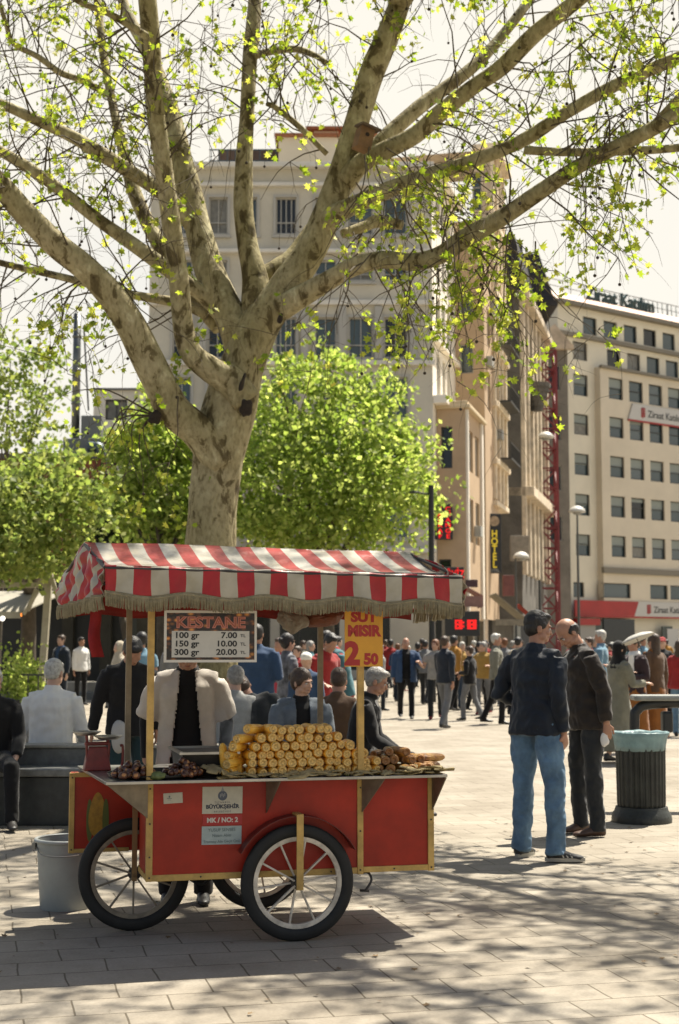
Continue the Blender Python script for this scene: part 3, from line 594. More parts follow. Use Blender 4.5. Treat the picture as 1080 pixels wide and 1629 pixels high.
def limb(name, cps, d0, d1, parent=plane, seg=14, n=5):
    """cps: (px, py, width px); the depth runs from d0 to d1 along the limb"""
    m = len(cps); q = []
    for i, (x, y, w) in enumerate(cps):
        Y = YT + d0 + (d1 - d0) * (i / (m - 1)) ** 1.2; v = P(x, y, Y); q.append((v.x - tb.x, v.y - tb.y, v.z, w * .44 / FPX * Y))
    c = catmull(q, n); mb = MB(); mb.tube([p[:3] for p in c], [max(.004, p[3]) for p in c], seg, wob=.09)
    o = mb.build(name, BARK, parent, smooth=True, fix=False)
    return [(Vector(p[:3]), p[3]) for p in c]
L = {}
L['t'] = limb("trunk", [(330, 1300, 175), (331, 1245, 135), (333, 1150, 110), (334, 1000, 97), (335, 860, 93), (343, 760, 90), (354, 695, 98), (368, 640, 96), (388, 575, 82), (410, 520, 76), (445, 470, 66), (487, 410, 58), (520, 340, 54), (546, 270, 52), (566, 200, 46), (590, 120, 46), (615, 60, 44), (640, -10, 40), (665, -120, 34), (680, -260, 26), (690, -420, 16)], 0, .3, seg=20)
L['1'] = limb("limb", [(352, 742, 60), (318, 690, 64), (275, 652, 64), (248, 600, 60), (215, 530, 56), (180, 475, 53), (140, 430, 50), (90, 390, 48), (40, 340, 45), (0, 293, 41), (-60, 235, 36), (-150, 140, 28), (-240, 20, 18)], -.05, -1.6)
L['a'] = limb("limb", [(392, 640, 56), (366, 605, 56), (335, 588, 48), (303, 560, 43), (290, 510, 38), (284, 440, 37), (273, 360, 35), (262, 280, 33), (250, 200, 33), (243, 120, 35), (238, 40, 36), (232, -30, 34), (222, -160, 28), (215, -300, 18)], -.12, -1.1)
L['b'] = limb("limb", [(392, 585, 60), (374, 520, 60), (350, 470, 58), (330, 420, 54), (312, 350, 48), (292, 270, 44), (270, 180, 38), (250, 120, 30), (228, 70, 24), (200, 15, 20), (180, -60, 16), (150, -200, 10)], .1, 1.6)
L['c'] = limb("limb", [(404, 555, 62), (408, 490, 60), (406, 440, 48), (394, 390, 38), (387, 330, 36), (388, 260, 32), (393, 180, 28), (397, 100, 28), (403, 40, 27), (406, -20, 25), (414, -160, 20), (420, -300, 12)], .15, .9)
L['d'] = limb("limb", [(408, 445, 32), (440, 428, 36), (470, 405, 35), (505, 358, 34), (548, 300, 31), (592, 240, 30), (665, 172, 28), (740, 117, 24), (783, 75, 20), (835, 10, 18), (890, -70, 14), (960, -180, 8)], .3, 2.2)
L['e'] = limb("limb", [(548, 288, 40), (572, 262, 38), (605, 243, 35), (660, 215, 32), (700, 180, 32), (750, 140, 30), (800, 105, 31), (850, 55, 32), (900, 15, 30), (950, -25, 26), (1030, -90, 20), (1130, -200, 12)], .1, -1.2)
L['f'] = limb("limb", [(515, 358, 40), (535, 340, 38), (565, 326, 34), (615, 303, 32), (685, 278, 29), (760, 253, 26), (830, 224, 26), (900, 180, 24), (980, 135, 24), (1060, 100, 24), (1130, 70, 21), (1260, 10, 14), (1400, -60, 7)], .1, -2.2)
L['g'] = limb("limb", [(448, 490, 46), (482, 470, 42), (520, 448, 36), (562, 424, 34), (610, 413, 34), (655, 417, 33), (700, 406, 34), (742, 378, 36), (800, 345, 33), (860, 305, 31), (920, 265, 28), (980, 234, 28), (1040, 204, 28), (1095, 172, 26), (1210, 110, 20), (1380, 20, 10)], 0, -3.0)
L['g2'] = limb("limb", [(800, 300, 14), (835, 242, 0.1), (835, 239, 16), (900, 242, 16), (980, 241, 16), (1090, 234, 15), (1200, 215, 10), (1300, 210, 5)][2:], -1.0, -2.0)
L['h'] = limb("limb", [(338, 412, 26), (312, 372, 27), (283, 330, 26), (248, 300, 26), (205, 272, 28), (165, 247, 28), (120, 220, 23), (60, 192, 20), (0, 165, 18), (-80, 140, 14), (-200, 90, 8)], .6, -.6)
L['i'] = limb("limb", [(352, 500, 32), (322, 468, 30), (296, 450, 28), (258, 422, 27), (200, 380, 26), (150, 345, 24), (100, 305, 22), (50, 270, 22), (0, 240, 20), (-80, 195, 16), (-200, 120, 9)], .3, -.4)
L['j'] = limb("limb", [(330, 500, 22), (290, 483, 20), (240, 474, 17), (190, 465, 16), (115, 445, 14), (60, 432, 13), (0, 418, 12), (-70, 398, 9)], .4, .8)
L['k'] = limb("limb", [(350, 520, 34), (315, 480, 31), (280, 430, 30), (245, 375, 28), (215, 310, 26), (200, 255, 22), (190, 215, 19), (178, 160, 16), (165, 90, 16), (157, 20, 14), (150, -50, 12), (140, -180, 7)], .5, 2.0)
L['l'] = limb("limb", [(172, 150, 13), (130, 128, 12), (95, 115, 12), (60, 90, 11), (22, 70, 10), (10, 40, 9), (0, 5, 8)], 1.6, 1.0)
L['m'] = limb("limb", [(236, 60, 16), (205, 40, 14), (170, 20, 12), (130, 5, 10), (90, -20, 8)], -1.0, -1.3)
L['n'] = limb("limb", [(402, 90, 14), (430, 82, 14), (470, 78, 13), (500, 88, 11), (520, 100, 9)], .6, .2)
L['o'] = limb("limb", [(640, 358, 18), (600, 352, 24), (580, 360, 20), (545, 372, 16)], .8, .5)
L['p'] = limb("limb", [(520, 245, 10), (480, 205, 11), (440, 172, 11), (425, 165, 9)], .4, .2)
# limbs of the same crown above and in front of the frame: they throw the dappled shade on the paving
def wlimb(pts, r0, r1):
    n = len(pts); q = [(*(Vector(p) - Vector((tb.x, tb.y, 0))), r0 + (r1 - r0) * i / (n - 1)) for i, p in enumerate(pts)]
    c = catmull(q, 5); mb = MB(); mb.tube([p[:3] for p in c], [p[3] for p in c], 10, wob=.08); mb.build("limb", BARK, plane, smooth=True, fix=False)
    return [(Vector(p[:3]), p[3]) for p in c]
up = lambda k, j=-1: L[k][j][0] + Vector((tb.x, tb.y, 0))
HI = [wlimb([up('t', 84), (1.2, 13.0, 8.6), (2.2, 11.6, 8.9), (3.0, 10.2, 8.6), (3.8, 9.0, 8.2)], .11, .02),
      wlimb([up('t', 84), (.3, 12.8, 8.6), (.7, 11.0, 8.8), (1.0, 9.4, 8.3), (1.3, 8.2, 7.8)], .10, .02),
      wlimb([up('e', 46), (2.9, 12.2, 8.0), (3.9, 11.2, 8.0), (4.8, 10.4, 7.6)], .07, .02),
      wlimb([up('a', 56), (-2.6, 12.0, 8.2), (-2.6, 10.4, 8.4), (-2.3, 9.0, 8.0)], .09, .02),
      wlimb([up('c', 48), (-1.2, 12.4, 8.6), (-.8, 10.8, 8.6), (-.5, 9.4, 8.2)], .08, .02),
      wlimb([up('g', 60), (4.0, 11.0, 7.2), (4.8, 10.2, 7.2), (5.6, 9.6, 7.0)], .06, .015)]
# twigs
tw = MB(); LP = []; BALL = []
rt = random.Random(23)
def rdir(): return Vector((rt.gauss(0, 1), rt.gauss(0, 1), rt.gauss(0, 1))).normalized()
def twig(p, d, ln, r, lev, leafy):
    pts = [p.copy()]; n = 5; dd = d.copy()
    for k in range(n):
        dd = (dd + rdir() * .28 + Vector((0, 0, -.16 if lev else -.07))).normalized(); pts.append(pts[-1] + dd * (ln / n))
    tw.tube(pts, [r * (1 - .75 * k / n) for k in range(n + 1)], 5 if lev else 6, cap=False)
    if lev < 2:
        for k in range(rt.randint(2, 4) if lev == 0 else rt.randint(1, 3)):
            i = rt.randint(1, n); twig(pts[i], (dd * .4 + rdir() + Vector((0, 0, -.15))).normalized(), ln * rt.uniform(.35, .65), r * .5, lev + 1, leafy)
    if lev and rt.random() < leafy:
        for k in range(rt.randint(3, 8)):
            q = pts[rt.randint(2, n)] + rdir() * rt.uniform(.02, .09); LP.append(q)
    if lev and rt.random() < .06:
        q = pts[-1]; e = q + Vector((rt.uniform(-.02, .02), 0, -rt.uniform(.08, .2))); tw.tube([q, e], .0022, 4, cap=False); BALL.append(e)
for k, c in L.items():
    lo_ = {'t': .68, '1': .42, 'a': .5, 'b': .45, 'c': .45, 'd': .35, 'e': .3, 'f': .2, 'g': .22, 'h': .25, 'i': .25, 'k': .35}.get(k, .1)
    n = len(c)
    for i in range(int(n * lo_), n):
        if rt.random() < .52:
            p, r = c[i]; t = (c[min(i + 1, n - 1)][0] - c[max(i - 1, 0)][0]).normalized(); d = rdir(); d = (d - t * d.dot(t) * .6 + t * .5 + Vector((0, -.1, .05))).normalized()
            twig(p + d * r * .7, d, rt.uniform(.7, 1.7), min(.010, max(.005, r * .3)), 0, .34)
for c in HI:
    n = len(c)
    for i in range(2, n):
        for rep in range(4):
            p, r = c[i]; d = rdir(); d.z = abs(d.z) * .6; d.normalize(); twig(p, d, rt.uniform(.8, 1.6), .012, 0, .75)
# the drooping tangle of fine twigs below the right-hand limb, and under the left one
for (x0, x1, y0, y1, Y, n) in ((590, 790, 395, 430, 13.4, 20), (560, 760, 230, 300, 13.8, 16), (840, 1060, 190, 280, 12.4, 12), (180, 300, 620, 660, 14.0, 5), (700, 860, 360, 420, 12.9, 10), (60, 200, 420, 470, 14.2, 8), (20, 240, 20, 160, 15.0, 16), (900, 1070, 10, 90, 12.6, 10)):
    for k in range(n):
        p = P(rt.uniform(x0, x1), rt.uniform(y0, y1), Y + rt.uniform(-.5, .6)) - Vector((tb.x, tb.y, 0)); d = Vector((rt.uniform(-.6, .6), rt.uniform(-.4, .4), -rt.uniform(.2, 1))).normalized(); twig(p, d, rt.uniform(.6, 1.25), .008, 0, .42)
for (px, py) in ((210, 700), (228, 745), (180, 660), (165, 690), (240, 720), (130, 600)):    # bare shoots from the knot on the left limb
    q = P(247, 660, 14.1) - Vector((tb.x, tb.y, 0)); e = P(px, py + 20, 14.0) - Vector((tb.x, tb.y, 0)); m_ = (q + e) / 2 + Vector((-.1, 0, .12)); tw.tube(catmull([q, m_, e], 4), [.011 - .0009 * k for k in range(9)], 5, cap=False); twig(e, (e - m_).normalized(), .5, .004, 1, .8)
o = tw.build("twigs", M("twig_bark", (.11, .085, .05), .9), plane, fix=False); tag(o, kind="stuff")
leaves("foliage", LP, .042, .095, LEAF_Y, plane); plane.children[-1]["kind"] = "stuff" if False else "stuff"
mbb = MB()
for e in BALL: mbb.ell(e - Vector((0, 0, .015)), (.016, .016, .016), 8, 6)
tag(mbb.build("seed_balls", M("seed_ball", (.05, .035, .02), .9), plane, smooth=True, fix=False), kind="stuff")
print("plane leaves", len(LP), "balls", len(BALL))
# knots, scars and sawn stubs
KN = M("bark_scar", (.045, .032, .022), .95, nz=(20, .4), bump=(30, .6))
for (px, py, Y, w, h) in ((392, 648, 13.93, .07, .13), (178, 478, 13.62, .045, .07), (247, 663, 13.9, .07, .08), (385, 610, 13.92, .03, .11), (446, 505, 14.02, .035, .06)):
    mb = MB(); mb.ell((0, 0, 0), (w * .8, .035, h * .85), 26, 18, 0, Matrix.Rotation(.3, 3, 'Y')); mb.v = [tuple(Vector(v) * (1 + .55 * noise.noise(Vector(v) * 14 + Vector((px, py, 0))))) for v in mb.v]; p = P(px, py, Y + .02); mb.build("scar", KN, plane, smooth=True, loc=(p.x - tb.x, p.y - tb.y, p.z))
# bird box on the right-hand stem
bx = P(578, 222, 13.85); bb = thing("bird_box", "small weathered wooden bird box fixed in the fork of the plane tree", "bird box", tuple(bx), R(25))
mb = MB(); rot = Matrix.Rotation(R(14), 3, 'Y'); mb.box((0, 0, 0), (.15, .15, .22), rot); mb.build("box", M("old_wood", (.30, .17, .08), .85, nz=(8, .3)), bb, bevel=.004)
mb = MB(); mb.box(rot @ Vector((.01, -.02, .125)), (.21, .22, .022), rot @ Matrix.Rotation(R(10), 3, 'X')); mb.build("roof", M("old_wood_dark", (.16, .11, .07), .85), bb)
mb = MB(); mb.lathe([(.022, 0), (.022, .004)], rot @ Vector((0, -.0775, .03)), 12, 0, rot @ Matrix.Rotation(R(90), 3, 'X')); mb.build("hole", KN, bb)
# --- background trees
def tree(name, label, base, trunk_r, trunk_h, blobs, nclump, per, size, mat, group=None, seed=1, limbs=6):
    t = thing(name, label, "tree", tuple(base), 0, group); r_ = np.random.RandomState(seed); rr = random.Random(seed)
    mb = MB(); top = Vector((rr.uniform(-.2, .2), 0, trunk_h)); mb.tube(catmull([(0, 0, 0), (rr.uniform(-.1, .1), 0, trunk_h * .5), tuple(top)], 4), [trunk_r * (1.25 - .05 * k) for k in range(9)], 10, wob=.1)
    for k in range(limbs):
        c, rad = blobs[k % len(blobs)]; e = Vector([c[i] - base[i] + rr.uniform(-.6, .6) * rad[i] for i in range(3)]); mb.tube(catmull([tuple(top * .92), tuple((top + e) / 2 + Vector((0, 0, .3))), tuple(e)], 4), [trunk_r * .5 * (1 - .1 * q) for q in range(9)], 7, cap=False)
    mb.build("trunk", M("tree_bark", (.12, .095, .065), .9, nz=(6, .3), bump=(20, .5)), t, smooth=True, fix=False)
    P_ = []; vol = np.array([b[1][0] * b[1][1] * b[1][2] for b in blobs]); vol /= vol.sum()
    for i in range(nclump):
        c, rad = blobs[r_.choice(len(blobs), p=vol)]; d = r_.normal(size=3); d /= np.linalg.norm(d); q = d * (r_.uniform(.35, 1.0) ** .5) * np.array(rad) * r_.uniform(.75, 1.22)
        cc = np.array(c) - np.array(base) + q; s = r_.uniform(.12, .6) * (rad[0] / 2.2) ** .5
        P_.append(cc + r_.normal(size=(per, 3)) * np.array([s, s, s * .55]))
    leaves("crown", np.concatenate(P_), size[0], size[1], mat, t, lobed=False)
    return t
def blob(px, py, Y, rx, rz, ry=None):
    c = P(px, py, Y); k = Y / FPX; return (tuple(c), (rx * k, (ry or rx) * k, rz * k))
grp = "leafy trees in front of the buildings"
tree("broadleaf_tree", "bright green bushy tree standing right behind the plane trunk", tuple(G(520, 1112).xy) + (0,), .22, 3.6, [blob(500, 760, 42, 150, 110, 120), blob(600, 790, 42, 105, 90), blob(470, 660, 42, 90, 95), blob(560, 690, 42, 90, 85), blob(430, 790, 41, 85, 90), blob(640, 740, 42, 50, 65), blob(520, 585, 42.5, 40, 50), blob(455, 600, 42, 30, 45), blob(600, 620, 42, 40, 50), blob(670, 790, 42, 35, 40), blob(655, 690, 42, 30, 30), blob(410, 700, 42.5, 45, 70), blob(690, 820, 42, 25, 30), blob(560, 610, 42, 26, 55), blob(500, 840, 42, 120, 35)], 700, 28, (.12, .23), LEAF_G, grp, 3)
tree("broadleaf_tree", "green tree left of the plane trunk, before the small white house", tuple(G(262, 1112).xy) + (0,), .18, 3.6, [blob(255, 780, 43, 60, 80), blob(250, 690, 43, 45, 60), blob(290, 830, 43, 50, 50), blob(215, 800, 44, 45, 55), blob(205, 715, 44, 35, 40), blob(310, 720, 43, 40, 60), blob(240, 630, 44, 25, 30)], 380, 28, (.13, .23), LEAF_G, grp, 4)
tree("broadleaf_tree", "yellow green tree over the pale cafe awning", tuple(G(40, 1122).xy) + (0,), .2, 3.2, [blob(60, 810, 33, 110, 70), blob(-20, 830, 33, 90, 80), blob(120, 790, 33, 55, 50), blob(30, 880, 33, 120, 40), blob(90, 745, 33.5, 40, 35)], 270, 28, (.13, .22), LEAF_O, grp, 5)
tree("broadleaf_tree", "thin pale green tree at the left edge, in front of the metal flue", tuple(G(-10, 1110).xy) + (0,), .14, 4.2, [blob(10, 640, 40, 70, 90), blob(70, 600, 40, 45, 50), blob(20, 560, 40, 40, 45), blob(60, 700, 40, 60, 40)], 95, 20, (.13, .22), LEAF_O, grp, 6)
tree("evergreen_tree", "very dark rounded evergreen half hidden behind the striped canopy", tuple(G(200, 1108).xy) + (0,), .16, 2.5, [blob(200, 840, 46, 48, 48), blob(190, 790, 46, 30, 45)], 260, 40, (.14, .22), LEAF_D, None, 8)
# ------------------------------------------------------------------ the cart
CA = R(14); CO = Vector((-.226, 7.63, 0))
def cw(u, v, z=0.0): return CO + Vector((u * math.cos(CA) - v * math.sin(CA), u * math.sin(CA) + v * math.cos(CA), z))
RED = M("cart_red_paint", (.50, .028, .008), .45, nz=(3.5, .28), bump=(3, .08), spec=.35)
YEL = M("trim_yellow_wood", (.72, .46, .13), .6, nz=(9, .32), bump=(25, .2))
STL = M("table_steel", (.55, .53, .48), .32, metal=.85, nz=(5, .3))
BLK = M("black_rubber", (.018, .018, .017), .75, nz=(8, .4))
IRON = M("dark_iron", (.05, .042, .035), .55, nz=(8, .4))
RIM = M("wheel_paint_cream", (.85, .76, .62), .5, nz=(12, .4))
cart = thing("food_cart", "red three-wheeled street food cart with striped canopy, corn and chestnuts on top", "food cart", tuple(CO), CA)
def cpart(name, mb, mat, par=None, **k): return mb.build(name, mat, par or cart, **k)
mb = MB(); mb.box2((-.78, .06, .33), (.366, .44, .835)); mb.box2((-.45, .44, .331), (.366, .87, .835)); body = cpart("body", mb, RED, bevel=.003)
mb = MB(); mb.box2((.374, .06, .338), (.772, .87, .834)); cpart("side_box", mb, RED, bevel=.003)
mb = MB(); mb.box2((-1.13, .80, .385), (-.452, .865, .828)); lp = cpart("back_panel", mb, RED, bevel=.003)
RY0 = Matrix.Rotation(R(90), 3, 'X')
def trim(a, b): mb = MB(); mb.box2(a, b); return cpart("trim", mb, YEL, bevel=.002)
trim((-.785, .052, .325), (-.752, .09, .836)); trim((-.752, .0525, .325), (.345, .08, .358)); trim((.345, .05, .322), (.378, .09, .836)); trim((.379, .053, .33), (.742, .08, .36)); trim((.742, .05, .326), (.776, .09, .836))
trim((-.786, .091, .326), (-.775, .437, .356)); trim((-1.137, .792, .38), (-1.108, .83, .826)); trim((-1.108, .793, .802), (-.88, .83, .8275)); trim((-1.108, .793, .382), (-.80, .83, .404))
for (u, v, z) in ((-.768, .051, .80), (-.768, .051, .62), (-.768, .051, .45), (-.768, .051, .345), (-.5, .0515, .342), (-.2, .0515, .342), (.2, .0515, .342), (.361, .049, .78), (.361, .049, .55), (.361, .049, .345), (.759, .049, .60), (.759, .049, .345), (.55, .052, .345), (-1.122, .791, .80), (-1.122, .791, .40)):
    mb = MB(); mb.lathe([(.001, 0), (.005, 0), (.0045, .0025), (.001, .003)], (u, v, z), 10, 0, RY0); mb.build("screw", IRON, cart)
mb = MB(); mb.prism([(-1.01, -.10, .838), (.806, -.10, .838), (.82, .95, .838), (-1.085, .95, .838)], (0, 0, .016)); cpart("table_top", mb, STL, bevel=.002)
for tri in ([(-.78, .048, .836), (-.78, .048, .65), (-1.0, -.085, .836)], [(.372, .046, .836), (.372, .046, .65), (.46, -.095, .836)], [(.768, .046, .836), (.768, .046, .65), (.803, -.095, .836)], [(-.15, .055, .836), (-.15, .055, .66), (-.105, -.095, .836)]):
    mb = MB(); n = (Vector(tri[1]) - Vector(tri[0])).cross(Vector(tri[2]) - Vector(tri[0])).normalized() * .006; mb.prism(tri, n); cpart("bracket", mb, M("bracket_steel", (.30, .25, .18), .45, metal=.6, nz=(6, .4)))
for (u, v, z0, z1, w) in ((-.785, -.05, .855, 1.93, .034), (-.815, .8, .855, 1.90, .032), (.335, -.05, .855, 1.92, .034), (.315, .8, .855, 1.90, .030)):
    mb = MB(); mb.box2((u - w / 2, v - w / 2, z0), (u + w / 2, v + w / 2, z1)); cpart("post", mb, YEL if v < 0 else M("post_wood_grey", (.36, .29, .19), .75, nz=(9, .35)), bevel=.002)
RY = Matrix.Rotation(R(90), 3, 'X')
def wheel(u, v, spoke_phase, dust):
    t = Vector((u, v, .302)); mb = MB(); mb.lathe([(.238, -.017), (.262, -.022), (.29, -.021), (.302, -.010), (.302, .010), (.29, .021), (.262, .022), (.238, .017), (.238, -.017)], (0, 0, 0), 56, 0, RY); w = MB(); w.v = mb.v; w.f = mb.f[:-2] if False else mb.f; w.mi = mb.mi
    o = bpy.data.objects.new("wheel", None); link(o, cart); o.location = t; o.rotation_euler = (0, 0, 0); o.empty_display_size = .1
    tyre = mb.build("tyre", BLK, o, smooth=True)
    mb = MB(); mb.lathe([(.214, -.011), (.224, -.015), (.239, -.0145), (.239, .0145), (.224, .015), (.214, .011), (.214, -.011)], (0, 0, 0), 56, 0, RY); smooth_angle(mb.build("rim", dust, o), 35)
    for k in range(10):
        a = 2 * math.pi * k / 10 + spoke_phase; d = Vector((math.cos(a), 0, math.sin(a))); s_ = (k % 2) * 2 - 1
        mb = MB(); mb.bar(d * .02 + Vector((0, s_ * .016, 0)), d * .219, .010, .020, up=(0, 1, 0)); mb.build("spoke", dust, o, bevel=.002)
    mb = MB(); mb.lathe([(.012, -.05), (.02, -.045), (.02, -.02), (.034, -.018), (.034, .018), (.02, .02), (.02, .045), (.012, .05)], (0, 0, 0), 20, 0, RY); smooth_angle(mb.build("hub", IRON, o), 35)
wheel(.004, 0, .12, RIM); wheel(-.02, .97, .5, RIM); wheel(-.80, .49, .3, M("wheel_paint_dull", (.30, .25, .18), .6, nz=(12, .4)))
mb = MB(); mb.box2((-.012, -.062, .27), (.024, -.052, .66)); mb.box2((-.012, -.052, .645), (.024, .06, .66)); cpart("fork", mb, YEL)
mb = MB(); mb.box2((-.818, .440, .27), (-.79, .4495, .81)); cpart("fork", mb, M("trim_old", (.30, .18, .07), .6))
mb = MB(); n = 14
arc = [(.004 + .345 * math.cos(R(28 + 124 * k / n)), .302 + .345 * math.sin(R(28 + 124 * k / n))) for k in range(n + 1)]
arc2 = [(.004 + .349 * math.cos(R(28 + 124 * k / n)), .302 + .349 * math.sin(R(28 + 124 * k / n))) for k in range(n + 1)]
for k in range(n):
    mb.add([(x, v, z) for v in (-.045, .06) for (x, z) in (arc[k], arc[k + 1], arc2[k + 1], arc2[k])], [(0, 1, 2, 3), (7, 6, 5, 4), (0, 4, 5, 1), (3, 2, 6, 7), (1, 5, 6, 2), (0, 3, 7, 4)])
cpart("fender", mb, M("fender_red", (.16, .02, .015), .4, metal=.2), smooth=False)
mb = MB(); mb.tube(catmull([(.37, .1, .32), (.41, .08, .325), (.425, .06, .29), (.40, .05, .25), (.385, .05, .235)], 4), .007, 8); mb.tube([(.36, .06, .236), (.41, .05, .233)], .007, 8); cpart("brake_lever", mb, IRON, smooth=True)
mb = MB(); mb.tube(catmull([(-.55, .5, .30), (-.45, .45, .24), (-.40, .40, .27), (-.36, .35, .33)], 5), .008, 6); cpart("cable", mb, BLK, smooth=True)
mb = MB(); mb.tube([(0, 0, .302), (0, .97, .302)], .012, 10); mb.box2((-.03, .1, .318), (.03, .86, .33)); cpart("axle", mb, IRON)
# painted corn on the back panel
mb = MB()
mb.add([(-.978 + .05 * math.cos(a) * (1 - .25 * math.sin(a)), .7965, .59 + .125 * math.sin(a)) for a in [2 * math.pi * k / 24 for k in range(24)]], [tuple(range(24))])
cob = mb.build("painted_corn", M("paint_corn", (.52, .27, .02), .5, nz=(30, .3)), lp)
mb = MB()
for s_ in (-1, 1): mb.add([(-.978 + s_ * (.052 * math.cos(a) * .35 + .045), .7975 - .002 * (s_ > 0), .56 + .12 * math.sin(a)) for a in [2 * math.pi * k / 16 for k in range(16)]], [tuple(range(16))])
mb.build("painted_leaf", M("paint_leaf", (.13, .15, .02), .5), lp)
# stickers
PAPER = M("sticker_paper", (.66, .62, .50), .5, nz=(40, .08)); PAPB = M("sticker_blue", (.47, .56, .55), .5, nz=(40, .08)); STR = M("sticker_red", (.50, .02, .02), .45); INK = M("ink_navy", (.03, .04, .07), .5); INKG = M("ink_grey", (.13, .18, .18), .5); WHT = M("letter_white", (.80, .76, .68), .5)
FX, FZ = (1, 0, 0), (0, 0, 1)
def sheet(name, u0, u1, z0, z1, v, mat, tilt=0.0, par=None):
    mb = MB(); c = Vector(((u0 + u1) / 2, v, (z0 + z1) / 2)); mb.box(c, (u1 - u0, .0012, z1 - z0), Matrix.Rotation(tilt, 3, 'Y')); return mb.build(name, mat, par or cart)
s1 = sheet("sticker", -.494, -.281, .662, .802, .0575, PAPER, R(.6))
mb = MB(); mb.lathe([(.001, 0), (.025, 0), (.025, .0008)], (-.387, .0568, .755), 24, 0, RY); em = mb.build("emblem", M("emblem_blue", (.10, .12, .17), .5), s1)
mb = MB()
for (w, z) in ((.017, .781), (.012, .787), (.006, .793)): mb.box((-.387, .0562, z), (w, .0012, .006))
mb.box((-.387, .0562, .800), (.003, .0012, .012))
for k in range(4): mb.box((-.398 + k * .0075, .0562, .755 + (k % 2) * .006), (.005, .0012, .016))
mb.build("emblem_detail", M("emblem_pale", (.33, .34, .36), .5), s1)
text_obj("lettering", "İ S T A N B U L", .0125, INK, s1, (-.387, .0562, .7165), FX, FZ, 'CENTER', 0, .0006)
text_obj("lettering", "BÜYÜKŞEHİR", .027, INK, s1, (-.387, .0562, .690), FX, FZ, 'CENTER', .0012, .0006, squeeze=1.06)
text_obj("lettering", "B E L E D İ Y E S İ", .0115, INK, s1, (-.387, .0562, .669), FX, FZ, 'CENTER', 0, .0006)
s2 = sheet("sticker", -.492, -.282, .604, .655, .0575, STR); text_obj("lettering", "MK / NO: 2", .034, WHT, s2, (-.387, .0562, .618), FX, FZ, 'CENTER', .0012, .0006)
s3 = sheet("sticker", -.496, -.285, .503, .598, .0575, PAPB, R(.4))
for tx, z, sz in (("YUSUF SENSES", .571, .024), ("Nizam Abisi", .543, .022), ("Tramvay Altı Geçit Önü", .512, .021)): text_obj("lettering", tx, sz, INKG, s3, (-.39, .0562, z), FX, FZ, 'CENTER', 0, .0006, squeeze=.95)
s4 = sheet("sticker", -.698, -.598, .722, .776, .0575, PAPER, R(-2.5)); mb = MB(); mb.box((-.667, .0565, .757), (.008, .0008, .010)); mb.box((-.667, .0565, .748), (.026, .0008, .003)); mb.box((-.667, .0565, .740), (.018, .0008, .002)); mb.build("print", INKG, s4)
# --- canopy
def stripe_mat(c1=(.50, .46, .36), c2=(.44, .012, .014), ro=.42, nm="striped_canvas"):
    m = bpy.data.materials.new(nm); m.use_nodes = True; nt = m.node_tree; b = nt.nodes["Principled BSDF"]; out = nt.nodes["Material Output"]
    uv = nt.nodes.new("ShaderNodeUVMap"); sx = nt.nodes.new("ShaderNodeSeparateXYZ"); nt.links.new(uv.outputs[0], sx.inputs[0])
    md = nt.nodes.new("ShaderNodeMath"); md.operation = 'FRACT'; nt.links.new(sx.outputs[0], md.inputs[0]); gt = nt.nodes.new("ShaderNodeMath"); gt.operation = 'GREATER_THAN'; gt.inputs[1].default_value = .5; nt.links.new(md.outputs[0], gt.inputs[0])
    mx = nt.nodes.new("ShaderNodeMix"); mx.data_type = 'RGBA'; mx.inputs[6].default_value = (*c1, 1); mx.inputs[7].default_value = (*c2, 1); nt.links.new(gt.outputs[0], mx.inputs[0])
    tc = nt.nodes.new("ShaderNodeTexCoord"); n = nt.nodes.new("ShaderNodeTexNoise"); n.inputs["Scale"].default_value = 7; n.inputs["Detail"].default_value = 6; nt.links.new(tc.outputs["Object"], n.inputs["Vector"])
    r = nt.nodes.new("ShaderNodeValToRGB"); r.color_ramp.elements[0].position = .3; r.color_ramp.elements[0].color = (.72, .69, .60, 1); r.color_ramp.elements[1].position = .6; r.color_ramp.elements[1].color = (1, 1, 1, 1); nt.links.new(n.outputs["Fac"], r.inputs["Fac"])
    mu = nt.nodes.new("ShaderNodeMix"); mu.data_type = 'RGBA'; mu.blend_type = 'MULTIPLY'; mu.inputs[0].default_value = 1; nt.links.new(mx.outputs[2], mu.inputs[6]); nt.links.new(r.outputs["Color"], mu.inputs[7]); nt.links.new(mu.outputs[2], b.inputs["Base Color"])
    b.inputs["Roughness"].default_value = ro; b.inputs["Specular IOR Level"].default_value = .55
    n2 = nt.nodes.new("ShaderNodeTexNoise"); n2.inputs["Scale"].default_value = 14; n2.inputs["Detail"].default_value = 3; nt.links.new(tc.outputs["Object"], n2.inputs["Vector"]); bp = nt.nodes.new("ShaderNodeBump"); bp.inputs["Strength"].default_value = .35; bp.inputs["Distance"].default_value = .02; nt.links.new(n2.outputs["Fac"], bp.inputs["Height"]); nt.links.new(bp.outputs["Normal"], b.inputs["Normal"])
    tr = nt.nodes.new("ShaderNodeBsdfTranslucent"); nt.links.new(mu.outputs[2], tr.inputs["Color"]); ms = nt.nodes.new("ShaderNodeMixShader"); ms.inputs[0].default_value = .22; nt.links.new(b.outputs[0], ms.inputs[1]); nt.links.new(tr.outputs[0], ms.inputs[2]); nt.links.new(ms.outputs[0], out.inputs[0])
    return m
STRIPE = stripe_mat()
FADED = stripe_mat((.56, .53, .46), (.43, .075, .065), .30, 'sun_bleached_canvas')
